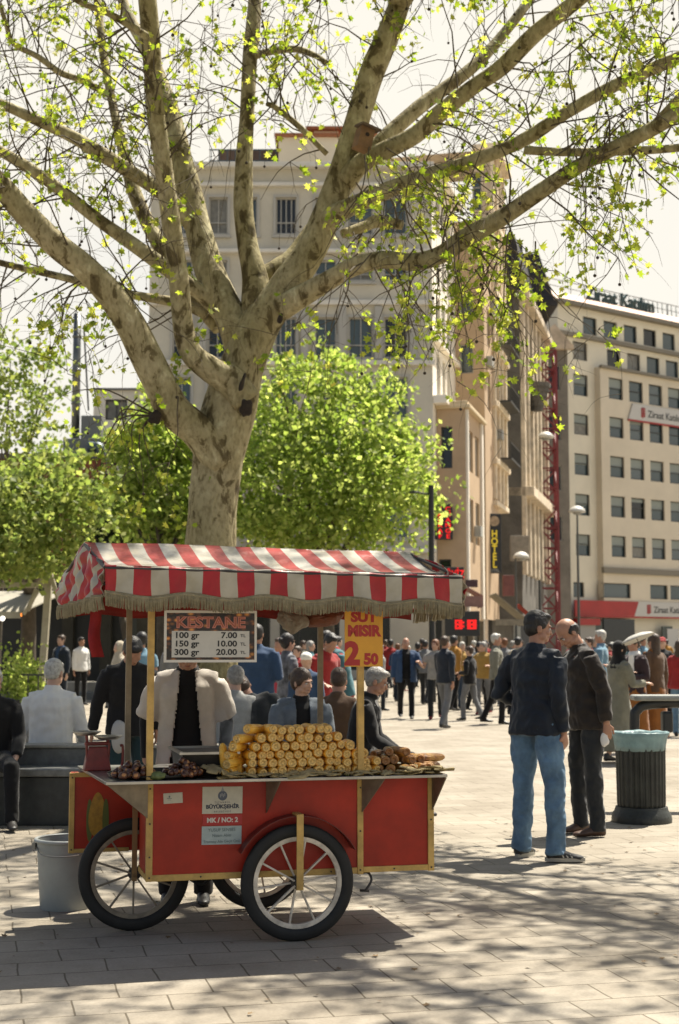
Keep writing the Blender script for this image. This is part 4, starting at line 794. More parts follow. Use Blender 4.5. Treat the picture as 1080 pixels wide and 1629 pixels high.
def grid(name, fn, uvf, nu, nv, mat, parent, solid=.002):
    vs = [tuple(fn(i / nu, j / nv)) for j in range(nv + 1) for i in range(nu + 1)]; fs = [(j * (nu + 1) + i, j * (nu + 1) + i + 1, (j + 1) * (nu + 1) + i + 1, (j + 1) * (nu + 1) + i) for j in range(nv) for i in range(nu)]
    me = bpy.data.meshes.new(name); me.from_pydata(vs, [], fs); me.materials.append(mat); ul = me.uv_layers.new(name="UVMap")
    uvs = [uvf(i / nu, j / nv) for j in range(nv + 1) for i in range(nu + 1)]
    for l in me.loops: ul.data[l.index].uv = uvs[l.vertex_index]
    me.polygons.foreach_set("use_smooth", [True] * len(fs)); o = bpy.data.objects.new(name, me); link(o, parent)
    if solid: s_ = o.modifiers.new("solid", 'SOLIDIFY'); s_.thickness = solid
    return o
lp3 = lambda a, b, t: Vector(a).lerp(Vector(b), t)
EFL, EFR = (-1.04, -.2, 1.945), (.86, -.2, 1.915); RGL, RGR = (-1.105, .35, 2.10), (.733, .35, 2.075); EBL, EBR = (-1.2, .95, 1.915), (.93, .95, 1.90)
SW = .0885 * 2
def nz3(p, s, a): return noise.noise(Vector(p) * s) * a
def roof_f(s, t):
    p = lp3(lp3(EFL, EFR, s), lp3(RGL, RGR, s), t); p.z += -.035 * math.sin(math.pi * t) + nz3(p, 5, .010) - .012 * abs(math.sin(math.pi * s * 3)) * math.sin(math.pi * t); return p
def uv_u(s): return (s * 1.9 + .12) / SW
canopy = grid("canopy", roof_f, lambda s, t: (uv_u(s), t), 88, 12, FADED, cart)
def roof_b(s, t):
    p = lp3(lp3(EBL, EBR, s), lp3(RGL, RGR, s), t); p.z += -.03 * math.sin(math.pi * t) + nz3(p, 5, .010); return p
grid("canopy_back", roof_b, lambda s, t: (uv_u(s), t), 60, 10, FADED, cart)
def dr_f(s, t):      # front valance, t = 0 at the eave
    p = lp3(EFL, EFR, s); p.y += -.004 - .012 * t + .010 * math.sin(s * 60) * t + nz3((s * 9, t, 3), 1, .012) * t; p.z -= (.150 - .012 * math.cos(s * 2 * math.pi * 4.5)) * t - .004 * math.sin(s * 46) * (1 - t); p.x += .006 * math.sin(s * 33 + t * 3) * t; return p
val = grid("valance", dr_f, lambda s, t: (uv_u(s), t), 150, 8, STRIPE, cart)
def dr_b(s, t): p = lp3(EBL, EBR, s); p.y += .01 + .01 * math.sin(s * 40) * t; p.z -= .20 * t + .01 * math.cos(s * 30) * t; return p
grid("valance", dr_b, lambda s, t: (uv_u(s), t), 90, 6, M("canvas_red_inside", (.40, .030, .018), .6, trans=.35, nz=(5, .3)), cart)
def gab(E0, Rg, E1, sgn):
    def f(s, t):
        top = lp3(E0, Rg, s * 2) if s < .5 else lp3(Rg, E1, s * 2 - 1); bot = lp3(E0, E1, s); bot.z -= .155; p = top.lerp(bot, t); p.x += sgn * (.005 + .02 * math.sin(s * 38 + 3 * t) * min(1, t * 2) + nz3((s * 6, t * 4, 9), 1, .03)); return p
    return f
def uvg(s, t): return (s * 8.5 + .12 * math.sin(t * 9 + s * 5) + .45 * noise.noise(Vector((s * 7, t * 4, 2.2))), t)
grid("gable", gab(EFL, RGL, EBL, -1), uvg, 70, 24, STRIPE, cart); grid("gable", gab(EFR, RGR, EBR, 1), uvg, 70, 24, STRIPE, cart)
FRM = M("fringe_cord", (.36, .31, .19), .9, nz=(30, .3))
def fringe(fn, n, out, ln):
    mb = MB(); r_ = random.Random(n)
    for k in range(n):
        s = (k + r_.uniform(.1, .9)) / n; a = fn(s) + Vector(out) * .003; L_ = ln * r_.uniform(.92, 1.04); w = .0035; d = Vector((r_.gauss(0, .0035), r_.gauss(0, .004), -L_)); t = (fn(min(1, s + .004)) - fn(max(0, s - .004))).normalized()
        a.z += .012; m_ = a + d * .5 + Vector(out) * .006; e = a + d + Vector((0, 0, -.012))
        for (p, q, w0, w1) in ((a, m_, w, w * .9), (m_, e, w * .9, w * .6)):
            o_ = Vector(out) * .003
            mb.add([p - t * w0, p + t * w0, q + t * w1, q - t * w1, p + o_, q + o_], [(0, 4, 5, 3), (4, 1, 2, 5), (0, 3, 2, 1)])
    mb.tube([fn(k / 80) + Vector(out) * .004 for k in range(81)], .006, 6)
    return mb.build("fringe", FRM, cart, fix=False)
fringe(lambda s: Vector(dr_f(s, 1)), 640, (0, -1, 0), .068); fringe(lambda s: Vector(gab(EFL, RGL, EBL, -1)(s, 1)), 260, (-1, 0, 0), .066); fringe(lambda s: Vector(gab(EFR, RGR, EBR, 1)(s, 1)), 240, (1, 0, 0), .066)
mb = MB()
for (a, b) in ((EFL, EFR), (RGL, RGR), (EBL, EBR), (EFL, RGL), (RGL, EBL), (EFR, RGR), (RGR, EBR)): mb.tube([Vector(a) - Vector((0, 0, .012)), Vector(b) - Vector((0, 0, .012))], .009, 8)
for v_, z in ((-.05, 1.93), (.8, 1.90)): mb.tube([(-1.0, v_, z), (.8, v_, z)], .008, 8)
cpart("canopy_frame", mb, IRON)
# red cloth strip hanging at the left and a crumpled plastic bag under the roof
def strip(s, t): p = Vector((-1.055 + .055 * (s - .5) * (1 + .25 * t) + .02 * t, .30 + .02 * math.sin(t * 5), 1.78 - .30 * t)); p.x += .008 * math.sin(t * 7); p.y += .012 * math.sin(s * 5 + t * 4); return p
rb = bpy.data.objects.new("cloth_strip", None); bpy.data.objects.remove(rb)
rbn = grid("cloth_strip", strip, lambda s, t: (.75, 0), 6, 18, M("red_cloth", (.40, .018, .018), .8, trans=.2, nz=(6, .25)), None); rbn.location = CO; rbn.rotation_euler = (0, 0, CA); tag(rbn, "long red cloth strip hanging from the left end of the striped canopy", "cloth")
mb = MB(); mb.ell((0, 0, 0), (.085, .07, .055), 26, 16); mb.v = [tuple(Vector(v) * (1 + .28 * noise.noise(Vector(v) * 30) + .18 * noise.noise(Vector(v) * 12)) + Vector((0, 0, .03 * abs(v[0]) / .08))) for v in mb.v]
bag = mb.build("plastic_bag", M("thin_plastic", (.62, .55, .45), .25, trans=.45, nz=(14, .25)), None); q = cw(.07, .45, 1.665); bag.location = q; bag.rotation_euler = (0, R(8), CA); tag(bag, "crumpled pale plastic bag tucked under the striped canopy beside the orange sign", "bag")
mb = MB(); mb.ell((0, 0, 0), (.12, .08, .05), 22, 12); mb.v = [tuple(Vector(v) * (1 + .3 * noise.noise(Vector(v) * 16))) for v in mb.v]
bag = mb.build("folded_tarp", M("tarp_rust", (.30, .10, .045), .5, trans=.2, nz=(9, .35)), None); bag.location = cw(.27, .5, 1.70); bag.rotation_euler = (0, R(-10), CA); tag(bag, "bundled rust coloured tarp tied under the canopy behind the orange sign", "tarp")
# --- price boards
def chest_mat():
    m = bpy.data.materials.new("chestnut_print"); m.use_nodes = True; nt = m.node_tree; b = nt.nodes["Principled BSDF"]; tc = nt.nodes.new("ShaderNodeTexCoord"); mp = nt.nodes.new("ShaderNodeMapping"); mp.inputs["Scale"].default_value = (24, 1, 40); nt.links.new(tc.outputs["Object"], mp.inputs["Vector"])
    vo = nt.nodes.new("ShaderNodeTexVoronoi"); vo.inputs["Scale"].default_value = 1; vo.inputs["Randomness"].default_value = .85; nt.links.new(mp.outputs[0], vo.inputs["Vector"])
    r = nt.nodes.new("ShaderNodeValToRGB"); e = r.color_ramp.elements; e.new(.4); e.new(.7)
    for q, p, c in zip(e, (.08, .25, .42, .62), ((.62, .30, .06), (.42, .16, .03), (.10, .035, .015), (.015, .008, .006))): q.position = p; q.color = (*c, 1)
    nt.links.new(vo.outputs["Distance"], r.inputs["Fac"])
    hs = nt.nodes.new("ShaderNodeHueSaturation"); sx = nt.nodes.new("ShaderNodeSeparateColor"); nt.links.new(vo.outputs["Color"], sx.inputs[0]); mr = nt.nodes.new("ShaderNodeMapRange"); mr.inputs[3].default_value = .15; mr.inputs[4].default_value = 1.5; nt.links.new(sx.outputs[0], mr.inputs[0]); nt.links.new(mr.outputs[0], hs.inputs["Value"]); nt.links.new(r.outputs["Color"], hs.inputs["Color"]); nt.links.new(hs.outputs[0], b.inputs["Base Color"]); b.inputs["Roughness"].default_value = .35
    return m
ks = thing("price_board", "white framed chestnut price board reading KESTANE hung from the canopy front", "sign", tuple(cw(-.482, -.10, 1.589)), CA)
def kbox(name, a, b, mat, par, bevel=0): mb = MB(); mb.box2(a, b); return mb.build(name, mat, par, bevel=bevel)
kb = kbox("board", (-.232, -.004, -.125), (.232, .006, .125), chest_mat(), ks)
mb = MB(); mb.box2((-.242, -.009, .121), (.242, .008, .134)); mb.box2((-.242, -.009, -.134), (.242, .008, -.121)); mb.box2((-.242, -.0088, -.121), (-.230, .0078, .121)); mb.box2((.230, -.0088, -.121), (.242, .0078, .121)); mb.build("frame", WHT, ks)
pn = kbox("price_panel", (-.203, -.0065, -.108), (.203, -.0042, .028), M("panel_white", (.66, .64, .58), .45, nz=(20, .06)), ks)
INKB = M("ink_black", (.012, .012, .012), .5)
for i, (a, b) in enumerate((("100 gr", "7.00"), ("150 gr", "10.00"), ("300 gr", "20.00"))):
    z = -.008 - .0435 * i
    text_obj("lettering", a, .042, INKB, pn, (-.19, -.0072, z), FX, FZ, 'LEFT', .0012, .0005, squeeze=1.18); text_obj("lettering", b, .042, INKB, pn, (.138, -.0072, z), FX, FZ, 'RIGHT', .0012, .0005, squeeze=1.18); text_obj("lettering", "TL", .022, INKB, pn, (.155, -.0072, z + .004), FX, FZ, 'LEFT', .0003, .0005, squeeze=1.2)
text_obj("title_outline", "KESTANE", .078, M("title_pink", (.62, .22, .16), .45), kb, (0.0, -.0048, .046), FX, FZ, 'CENTER', .0035, .0004, squeeze=1.12); text_obj("title", "KESTANE", .078, M("title_rust", (.36, .09, .03), .45), kb, (0.0, -.0056, .046), FX, FZ, 'CENTER', -.0012, .0004, squeeze=1.12)
ms_ = thing("price_sign", "orange sign with red letters SUT MISIR 2 50 on the front right post", "sign", tuple(cw(.3465, -.08, 1.578)), CA)
sb = kbox("board", (-.105, -.004, -.148), (.105, .004, .148), M("sign_orange", (.86, .42, .028), .45, nz=(5, .12)), ms_)
SRD = M("sign_letter_red", (.48, .02, .015), .45)
text_obj("lettering", "SUT", .072, SRD, sb, (.0, -.0048, .092), FX, FZ, 'CENTER', .004, .0006, squeeze=1.12); text_obj("lettering", "MISIR", .078, SRD, sb, (0, -.0048, .016), FX, FZ, 'CENTER', .0045, .0006, squeeze=.98)
text_obj("lettering", "2", .165, SRD, sb, (-.106, -.0048, -.134), FX, FZ, 'LEFT', .0085, .0006, squeeze=.98); text_obj("lettering", "50", .078, SRD, sb, (.0, -.0048, -.134), FX, FZ, 'LEFT', .0045, .0006, squeeze=1.0)
# --- corn
def corn_mat(name, c1, c2, c3):
    m = bpy.data.materials.new(name); m.use_nodes = True; nt = m.node_tree; b = nt.nodes["Principled BSDF"]; tc = nt.nodes.new("ShaderNodeTexCoord"); oi = nt.nodes.new("ShaderNodeObjectInfo")
    vo = nt.nodes.new("ShaderNodeTexVoronoi"); vo.inputs["Scale"].default_value = 115; vo.inputs["Randomness"].default_value = .35; nt.links.new(tc.outputs["Object"], vo.inputs["Vector"])
    n = nt.nodes.new("ShaderNodeTexNoise"); n.noise_dimensions = '4D'; n.inputs["Scale"].default_value = 18; n.inputs["Detail"].default_value = 3; nt.links.new(tc.outputs["Object"], n.inputs["Vector"]); ml = nt.nodes.new("ShaderNodeMath"); ml.operation = 'MULTIPLY'; ml.inputs[1].default_value = 40; nt.links.new(oi.outputs["Random"], ml.inputs[0]); nt.links.new(ml.outputs[0], n.inputs["W"])
    r = nt.nodes.new("ShaderNodeValToRGB"); e = r.color_ramp.elements; e.new(.5)
    for q, p, c in zip(e, (.32, .5, .68), (c1, c2, c3)): q.position = p; q.color = (*[k * ALB for k in c], 1)
    nt.links.new(n.outputs["Fac"], r.inputs["Fac"]); hs = nt.nodes.new("ShaderNodeHueSaturation"); mr = nt.nodes.new("ShaderNodeMapRange"); mr.inputs[3].default_value = .78; mr.inputs[4].default_value = 1.2; nt.links.new(oi.outputs["Random"], mr.inputs[0]); nt.links.new(mr.outputs[0], hs.inputs["Value"]); nt.links.new(r.outputs["Color"], hs.inputs["Color"]); nt.links.new(hs.outputs[0], b.inputs["Base Color"])
    bp = nt.nodes.new("ShaderNodeBump"); bp.invert = True; bp.inputs["Strength"].default_value = .9; bp.inputs["Distance"].default_value = .006; nt.links.new(vo.outputs["Distance"], bp.inputs["Height"]); nt.links.new(bp.outputs["Normal"], b.inputs["Normal"]); b.inputs["Roughness"].default_value = .38; b.inputs["Subsurface Weight"].default_value = .0
    return m
CY = corn_mat("corn_kernels", (1.0, .47, .035), (1.25, .68, .075), (1.35, .86, .16)); CG = corn_mat("corn_grilled", (.16, .055, .02), (.55, .26, .06), (.72, .42, .10)); CORE = M("corn_core", (1.0, .66, .22), .7, nz=(90, .4), bump=(120, .6)); CORED = M("corn_core_dark", (.36, .17, .06), .7, nz=(90, .4))
def ear_mesh(nm, m1, m2):
    mb = MB(); L_ = .19; prof = [(.0225, -.095), (.0245, -.088), (.0252, -.06), (.0250, 0), (.0235, .04), (.019, .075), (.011, .092), (.0004, .096)]
    for i, s in enumerate([0]): mb.lathe(prof, (0, 0, 0), 20)
    mb.mi = [0] * len(mb.mi); mb.f.pop(7 * 20); mb.mi.pop()
    mb.lathe([(.0225, -.095), (.019, -.098), (.0115, -.0955), (.010, -.093), (.0004, -.0925)], (0, 0, 0), 20, 1)
    mb.f = mb.f; return mb.mesh(nm, [m1, m2], True)
EAR = ear_mesh("corn_cob", CY, CORE); EARG = ear_mesh("grilled_cob", CG, CORED)
rc = random.Random(5)
def put_ear(me, u, v, z, yaw=0.0, pit=0.0, label="", group="", s=1.0, name="corn_cob", vert=False):
    o = bpy.data.objects.new(name, me); link(o); o.location = cw(u, v, z); o.scale = (s, s, s * rc.uniform(.93, 1.05))
    # the butt (-z) looks at the customer, that is down -v
    q = Matrix.Rotation(CA + yaw, 4, 'Z') @ Matrix.Rotation(pit, 4, 'X') @ (Matrix.Identity(4) if vert else Matrix.Rotation(R(-90), 4, 'X')) @ Matrix.Rotation(rc.uniform(0, 6.28), 4, 'Z'); o.rotation_euler = q.to_euler(); return tag(o, label, "corn", group)
rowsC = [(15, -.335), (15, -.345), (14, -.345), (12, -.33), (10, -.285), (8, -.245)]
for r_, (n, u0) in enumerate(rowsC):
    for k in range(n):
        u = u0 + .04 + k * .0515 + (r_ % 2) * .012 + rc.uniform(-.004, .004); z = .882 + r_ * .0435 + rc.uniform(-.004, .004); lft = k == 0
        lab = "boiled yellow corn cob lying end-on in the big pile on the cart"
        if lft: lab = "left end cob of the corn pile, turned sideways, in layer %s" % ["at the bottom", "just above the bottom", "below the middle", "above the middle", "just below the top", "at the top"][r_]
        put_ear(EAR, u - (.02 if lft else 0), .055 + rc.uniform(-.014, .012), z, R(rc.uniform(-5, 5)) + (R(-38) if lft else 0), R(rc.uniform(-3, 3)), lab, "boiled corn cobs in the pile", rc.uniform(.95, 1.1))
for k, (u, v, tl) in enumerate(((-.385, .02, 8), (-.345, .03, 5), (-.307, .07, 10))):
    put_ear(EAR, u, v, .945, R(0), R(-12), ["leftmost upright corn cob leaning at the end of the corn pile", "middle upright corn cob leaning at the left end of the pile", "upright corn cob touching the left end of the stacked pile"][k], "corn cobs standing at the end of the pile", 1.0, vert=True).rotation_euler.rotate_axis('Y', R(tl))
gl = [(.475, .05, .882, 0), (.53, .04, .88, 0), (.585, .06, .88, 1), (.64, .05, .88, 0), (.50, .07, .925, 0), (.56, .10, .928, 0), (.615, .08, .926, 1), (.69, .07, .88, 1), (.745, .09, .884, 2), (.775, .10, .882, 0), (.735, .12, .928, 2), (.55, .2, .885, 0), (.66, .2, .885, 0), (.49, .16, .95, 0), (.535, .12, .968, 0), (.59, .13, .965, 1), (.645, .12, .925, 0), (.70, .15, .925, 1), (.79, .14, .925, 2), (.76, .2, .885, 1), (.60, .19, .93, 0)]
for i, (u, v, z, m_) in enumerate(gl):
    put_ear(EARG, u, v, z, R([-20, 12, -65][m_] + rc.uniform(-12, 12)), 0, "browned grilled corn cob heaped at the right end of the cart", "grilled corn cobs at the right end", rc.uniform(.92, 1.08), "grilled_corn_cob")
HUSK = M("corn_husk", (.62, .50, .25), .75, trans=.25, nz=(18, .3), bump=(40, .5))
def husk(u, v, z, yaw, s, label, grp="pale corn husks on the table edge"):
    ph = rc.uniform(0, 6)
    def f(a, t): w = .05 * (math.sin(math.pi * (.10 + .88 * t)) ** .6 + .22 * math.sin(t * 13 + ph)) * s; x = (a - .5) * 2 * w; return Vector((x, (t - .5) * .2 * s, .006 * s * (1 - ((a - .5) * 2) ** 2) + .009 * s * math.sin(t * 4 + ph) + .008 * math.sin(a * 14 + ph * 3 + t * 3) * s))
    o = grid("corn_husk", f, lambda a, t: (a, t), 8, 14, HUSK, None, .0012); o.location = cw(u, v, z); o.rotation_euler = (R(rc.uniform(-8, 8)), R(rc.uniform(-12, 12)), CA + yaw); return tag(o, label, "husk", grp)
for k in range(26):
    husk(-.38 + k * .043, -.068 + rc.uniform(-.02, .02), .866 + rc.uniform(0, .006), R(90 + rc.uniform(-70, 70)), rc.uniform(.45, .85), "pale dry corn husk spread along the front edge of the cart table")
for (u, v, z, y, s, lb) in ((-.45, -.02, .90, 10, 1.1, "upright green husk leaf at the left foot of the corn pile"), (.71, -.03, .872, 40, 1.0, "pale husk under the grilled corn near the table corner"), (.76, .0, .875, 80, 1.1, "husk lying at the far right corner of the cart table"), (.60, -.05, .88, 20, .8, "husk sticking up in front of the grilled corn")): husk(u, v, z, R(y), s, lb)
# --- chestnuts on their pan
pan_ = MB(); pan_.lathe([(.001, 0), (.24, 0), (.262, .02), (.258, .022), (.236, .004), (.001, .004)], (0, 0, 0), 36); o = pan_.build("roasting_pan", M("pan_black", (.022, .02, .018), .5, metal=.4, nz=(9, .4)), None, smooth=True); o.location = cw(-.72, .18, .8545); tag(o, "round black roasting pan holding the chestnuts on the left of the cart", "pan")
CH = M("chestnut_shell", (.10, .032, .014), .32, nz=(30, .6)); CHF = M("chestnut_flesh", (.46, .22, .08), .6, nz=(40, .4))
mb = MB(); mb.ell((0, 0, 0), (.019, .016, .0155), 14, 9); mb.v = [(x, y, z * (1.15 if z > 0 else .85) + (.004 if z > .013 else 0)) for x, y, z in mb.v]; mb.ell((.002, -.0035, .0065), (.0125, .0135, .011), 10, 7, 1); CHM = mb.mesh("chestnut", [CH, CHF], True)
def chestnut(u, v, z, lab, grp):
    o = bpy.data.objects.new("chestnut", CHM); link(o); o.location = cw(u, v, z); o.rotation_euler = (R(rc.uniform(-50, 50)), R(rc.uniform(-50, 50)), rc.uniform(0, 6.28)); s = rc.uniform(.9, 1.2); o.scale = (s, s, s); tag(o, lab, "chestnut", grp)
for (u0, n, lab, grp) in ((-.86, 42, "dark roasted chestnut in the heap left of the front cart post", "chestnuts left of the post"), (-.60, 48, "dark roasted chestnut in the heap right of the front cart post", "chestnuts right of the post")):
    for k in range(n):
        a = rc.uniform(0, 6.28); q = math.sqrt(rc.random()); h = max(0, (1 - q)) * .075; chestnut(u0 + .105 * q * math.cos(a), .02 + .11 * q * math.sin(a), .877 + h * rc.uniform(.6, 1.1), lab, grp)
mb = MB(); mb.ell((0, 0, 0), (.04, .03, .022), 18, 10); mb.v = [tuple(Vector(v) * (1 + .4 * noise.noise(Vector(v) * 60))) for v in mb.v]; o = mb.build("lettuce_leaf", M("lettuce", (.22, .28, .10), .5, trans=.2, nz=(30, .4)), None, smooth=True); o.location = cw(-.745, -.06, .876); tag(o, "small pale green leaf bundle between the two heaps of chestnuts", "leaf")
br_ = thing("brazier", "dark iron charcoal box standing between the chestnuts and the corn", "brazier", tuple(cw(-.46, .30, .854)), CA)
mb = MB(); mb.prism([(-.12, -.2, .0), (.12, -.2, 0), (.14, -.24, .12), (-.14, -.24, .12)], (0, .46, 0)); mb.build("box", IRON, br_)
mb = MB(); mb.bar((-.16, -.26, .125), (.16, -.26, .125), .02, .012); mb.bar((-.16, .22, .125), (.16, .22, .125), .02, .012); mb.bar((.15, -.26, .127), (.15, .22, .127), .02, .012); mb.bar((-.15, -.26, .127), (-.15, .22, .127), .02, .012); mb.build("rim", STL, br_)
sc_ = thing("kitchen_scale", "old red kitchen scale with two metal pans on the back left of the cart", "scale", tuple(cw(-1.0, .62, .8545)), CA)
SCR = M("scale_red", (.26, .028, .02), .45, nz=(9, .4))
mb = MB(); mb.prism([(-.075, -.06, .0), (.075, -.06, .0), (.05, -.05, .13), (-.05, -.05, .13)], (0, .12, 0)); mb.box((0, .0, .145), (.14, .03, .02)); mb.build("body", SCR, sc_, bevel=.006)
for s_, z in ((-1, .19), (1, .165)):
    mb = MB(); mb.tube([(s_ * .055, 0, .145), (s_ * .06, 0, z)], .008, 8); mb.tube([(s_ * .055, -.04, 0), (s_ * .062, -.045, .15)], .007, 8); mb.build("arm", SCR, sc_)
    mb = MB(); mb.lathe([(.001, 0), (.05, .002), (.082, .022), (.08, .024), (.049, .005), (.001, .004)], (s_ * .06, 0, z), 28); mb.build("pan", STL, sc_, smooth=True)
mb = MB(); mb.tube(catmull([(.09, -.06, 0), (.13, -.06, .02), (.135, -.06, .13), (.12, -.06, .135)], 4), .007, 8); mb.build("handle", SCR, sc_)
# steam rising from the boiled corn
stm = bpy.data.materials.new("steam"); stm.use_nodes = True; nt = stm.node_tree; nt.nodes.remove(nt.nodes["Principled BSDF"]); pv = nt.nodes.new("ShaderNodeVolumePrincipled"); pv.inputs["Color"].default_value = (.9, .9, .88, 1)
tc = nt.nodes.new("ShaderNodeTexCoord"); n = nt.nodes.new("ShaderNodeTexNoise"); n.inputs["Scale"].default_value = 6; n.inputs["Detail"].default_value = 4; n.inputs["Distortion"].default_value = 1.5; nt.links.new(tc.outputs["Object"], n.inputs["Vector"])
gr = nt.nodes.new("ShaderNodeTexGradient"); gr.gradient_type = 'SPHERICAL'; mp = nt.nodes.new("ShaderNodeMapping"); mp.inputs["Scale"].default_value = (7, 7, 4.2); nt.links.new(tc.outputs["Object"], mp.inputs["Vector"]); nt.links.new(mp.outputs[0], gr.inputs["Vector"])
mr = nt.nodes.new("ShaderNodeMapRange"); mr.inputs[1].default_value = .42; mr.inputs[2].default_value = .75; mr.inputs[4].default_value = 14; nt.links.new(n.outputs["Fac"], mr.inputs[0]); ml = nt.nodes.new("ShaderNodeMath"); ml.operation = 'MULTIPLY'; nt.links.new(mr.outputs[0], ml.inputs[0]); nt.links.new(gr.outputs["Fac"], ml.inputs[1]); nt.links.new(ml.outputs[0], pv.inputs["Density"]); nt.links.new(pv.outputs[0], nt.nodes["Material Output"].inputs["Volume"])
mb = MB(); mb.box((0, 0, 0), (.3, .3, .5)); o = mb.build("steam", stm, None); o.location = cw(-.27, .42, 1.12); tag(o, "faint steam rising beside the left end of the corn pile", "steam", kind="stuff")
# litter of fallen leaves and seed fluff on the paving
rl = np.random.RandomState(9); n_ = 260; pts = np.stack([rl.uniform(-2.6, 3.4, n_), rl.uniform(5.6, 13, n_), np.full(n_, .006)], 1); T_ = np.zeros((n_, 4, 4)); an = rl.uniform(0, 6.28, n_); sc__ = rl.uniform(.012, .045, n_)
for i in range(n_): T_[i, :3, :3] = np.array(Matrix.Rotation(an[i], 3, 'Z') @ Matrix.Rotation(rl.uniform(-.3, .3), 3, 'X')) * sc__[i]
T_[:, :3, 3] = pts; T_[:, 3, 3] = 1; o = scatter_mesh("fallen_leaves", LV, LF, T_, M("dry_leaf", (.22, .14, .06), .8, nz=(3, .4))); tag(o, "small dry leaves and fluff scattered on the paving", "litter", kind="stuff")
# ------------------------------------------------------------------ street furniture
BLU = M("bucket_plastic", (.42, .45, .44), .45, nz=(4, .12))
q = G(97, 1451); bu = thing("bucket", "large pale grey plastic bucket standing on the paving left of the cart", "bucket", (q.x, q.y + .15, 0))
mb = MB(); mb.lathe([(.001, .0), (.148, .0), (.152, .008), (.178, .40), (.173, .40), (.147, .012), (.001, .01)], (0, 0, 0), 40); smooth_angle(mb.build("body", BLU, bu), 50)
mb = MB(); mb.lathe([(.178, .385), (.192, .388), (.194, .40), (.188, .408), (.172, .407), (.172, .4), (.178, .385)], (0, 0, 0), 40); mb.build("rim", BLU, bu, smooth=True)
mb = MB(); mb.box((-.188, -.03, .362), (.02, .05, .04)); mb.tube(catmull([(-.185, 0, .37), (-.1, -.2, .33), (.1, -.2, .33), (.185, 0, .37)], 6), .004, 6); mb.build("handle", M("bucket_wire", (.3, .3, .28), .4, metal=.6), bu)
GRN = M("bench_granite", (.22, .225, .21), .35, nz=(14, .35), spec=.6); GRD = M("bench_granite_dark", (.035, .04, .038), .4, nz=(9, .4))
be = thing("stone_bench", "long dark granite double bench with a raised spine left behind the cart", "bench", (-3.2, 12.9, 0))
mb = MB(); mb.box2((-6, -.45, 0), (3.65, .55, .415)); mb.build("base", GRD, be, bevel=.01)
mb = MB(); mb.box2((-6.04, -.49, .418), (3.69, -.12, .488)); mb.build("seat", GRN, be, bevel=.012)
mb = MB(); mb.box2((-6.04, .14, .418), (3.69, .59, .488)); mb.build("seat", GRN, be, bevel=.012)
mb = MB(); mb.box2((-6.0, -.1, .416), (3.66, .12, .635)); mb.build("spine", M("bench_spine", (.16, .17, .165), .4, nz=(10, .35)), be, bevel=.006)
mb = MB(); mb.box2((-6.05, -.13, .637), (3.7, .15, .668)); mb.build("spine_cap", M("bench_cap", (.40, .38, .32), .5, nz=(10, .25)), be, bevel=.01)
q = G(1031, 1313); ca = thing("litter_bin", "dark fluted round litter bin lined with a pale blue bag at the right edge", "litter bin", (q.x, q.y + .26, 0))
BIN = M("bin_cast_iron", (.030, .034, .028), .5, nz=(6, .5), bump=(30, .3))
mb = MB(); n = 28; vs = []
for z, r0 in ((.13, .205), (.16, .212), (.64, .218), (.66, .212)):
    for k in range(n * 4):
        a = 2 * math.pi * k / (n * 4); rr = r0 - (.012 if k % 4 in (2, 3) else 0); vs.append((rr * math.cos(a), rr * math.sin(a), z))
mb.add(vs, [(i * n * 4 + k, i * n * 4 + (k + 1) % (n * 4), (i + 1) * n * 4 + (k + 1) % (n * 4), (i + 1) * n * 4 + k) for i in range(3) for k in range(n * 4)]); mb.build("body", BIN, ca)
mb = MB(); mb.lathe([(.001, 0), (.262, 0), (.264, .03), (.256, .07), (.235, .10), (.225, .135), (.001, .135)], (0, 0, 0), 40); smooth_angle(mb.build("base", BIN, ca), 50)
mb = MB(); vs = []; rb_ = random.Random(4); N_ = 72
pr = [(.19, .62), (.219, .625), (.222, .67), (.232, .735), (.252, .778), (.248, .786), (.225, .775), (.20, .72), (.185, .50), (.001, .45)]
for i, (r0, z) in enumerate(pr):
    for k in range(N_):
        a = 2 * math.pi * k / N_; rr = max(.001, r0 + .010 * noise.noise(Vector((math.cos(a) * 5, math.sin(a) * 5, z * 12))) * (1 if .6 < z else 0) + .004 * math.sin(k * 2.4 + i)); vs.append((rr * math.cos(a), rr * math.sin(a), z + .009 * noise.noise(Vector((math.cos(a) * 3, math.sin(a) * 3, i)))))
mb.add(vs, [(i * N_ + k, i * N_ + (k + 1) % N_, (i + 1) * N_ + (k + 1) % N_, (i + 1) * N_ + k) for i in range(len(pr) - 1) for k in range(N_)]); mb.build("bag", M("bin_bag_blue", (.34, .50, .52), .4, trans=.3, nz=(9, .2)), ca, smooth=True)
q = G(1065, 1305); hp = thing("leaning_rail", "black rounded leaning rail with a dusty grey top behind the litter bin", "rail", (q.x + .25, q.y + .9, 0))
mb = MB(); mb.tube(catmull([(-.36, 0, 0), (-.36, 0, .8), (-.33, 0, .93), (-.22, 0, .985), (.1, 0, 1.0), (.5, 0, .985), (.6, 0, .93), (.63, 0, .8), (.63, 0, 0)], 6), .048, 12, flat=.8); mb.build("frame", M("rail_black", (.018, .02, .02), .45), hp, smooth=True)
mb = MB(); mb.box((.12, 0, 1.05), (1.0, .26, .055)); mb.build("cap", M("rail_dust", (.34, .35, .33), .8, nz=(7, .25)), hp, bevel=.025)
mb = MB(); mb.box((-.05, 0, .82), (.1, .12, .2)); mb.build("bracket", M("rail_black", ()), hp, bevel=.02)
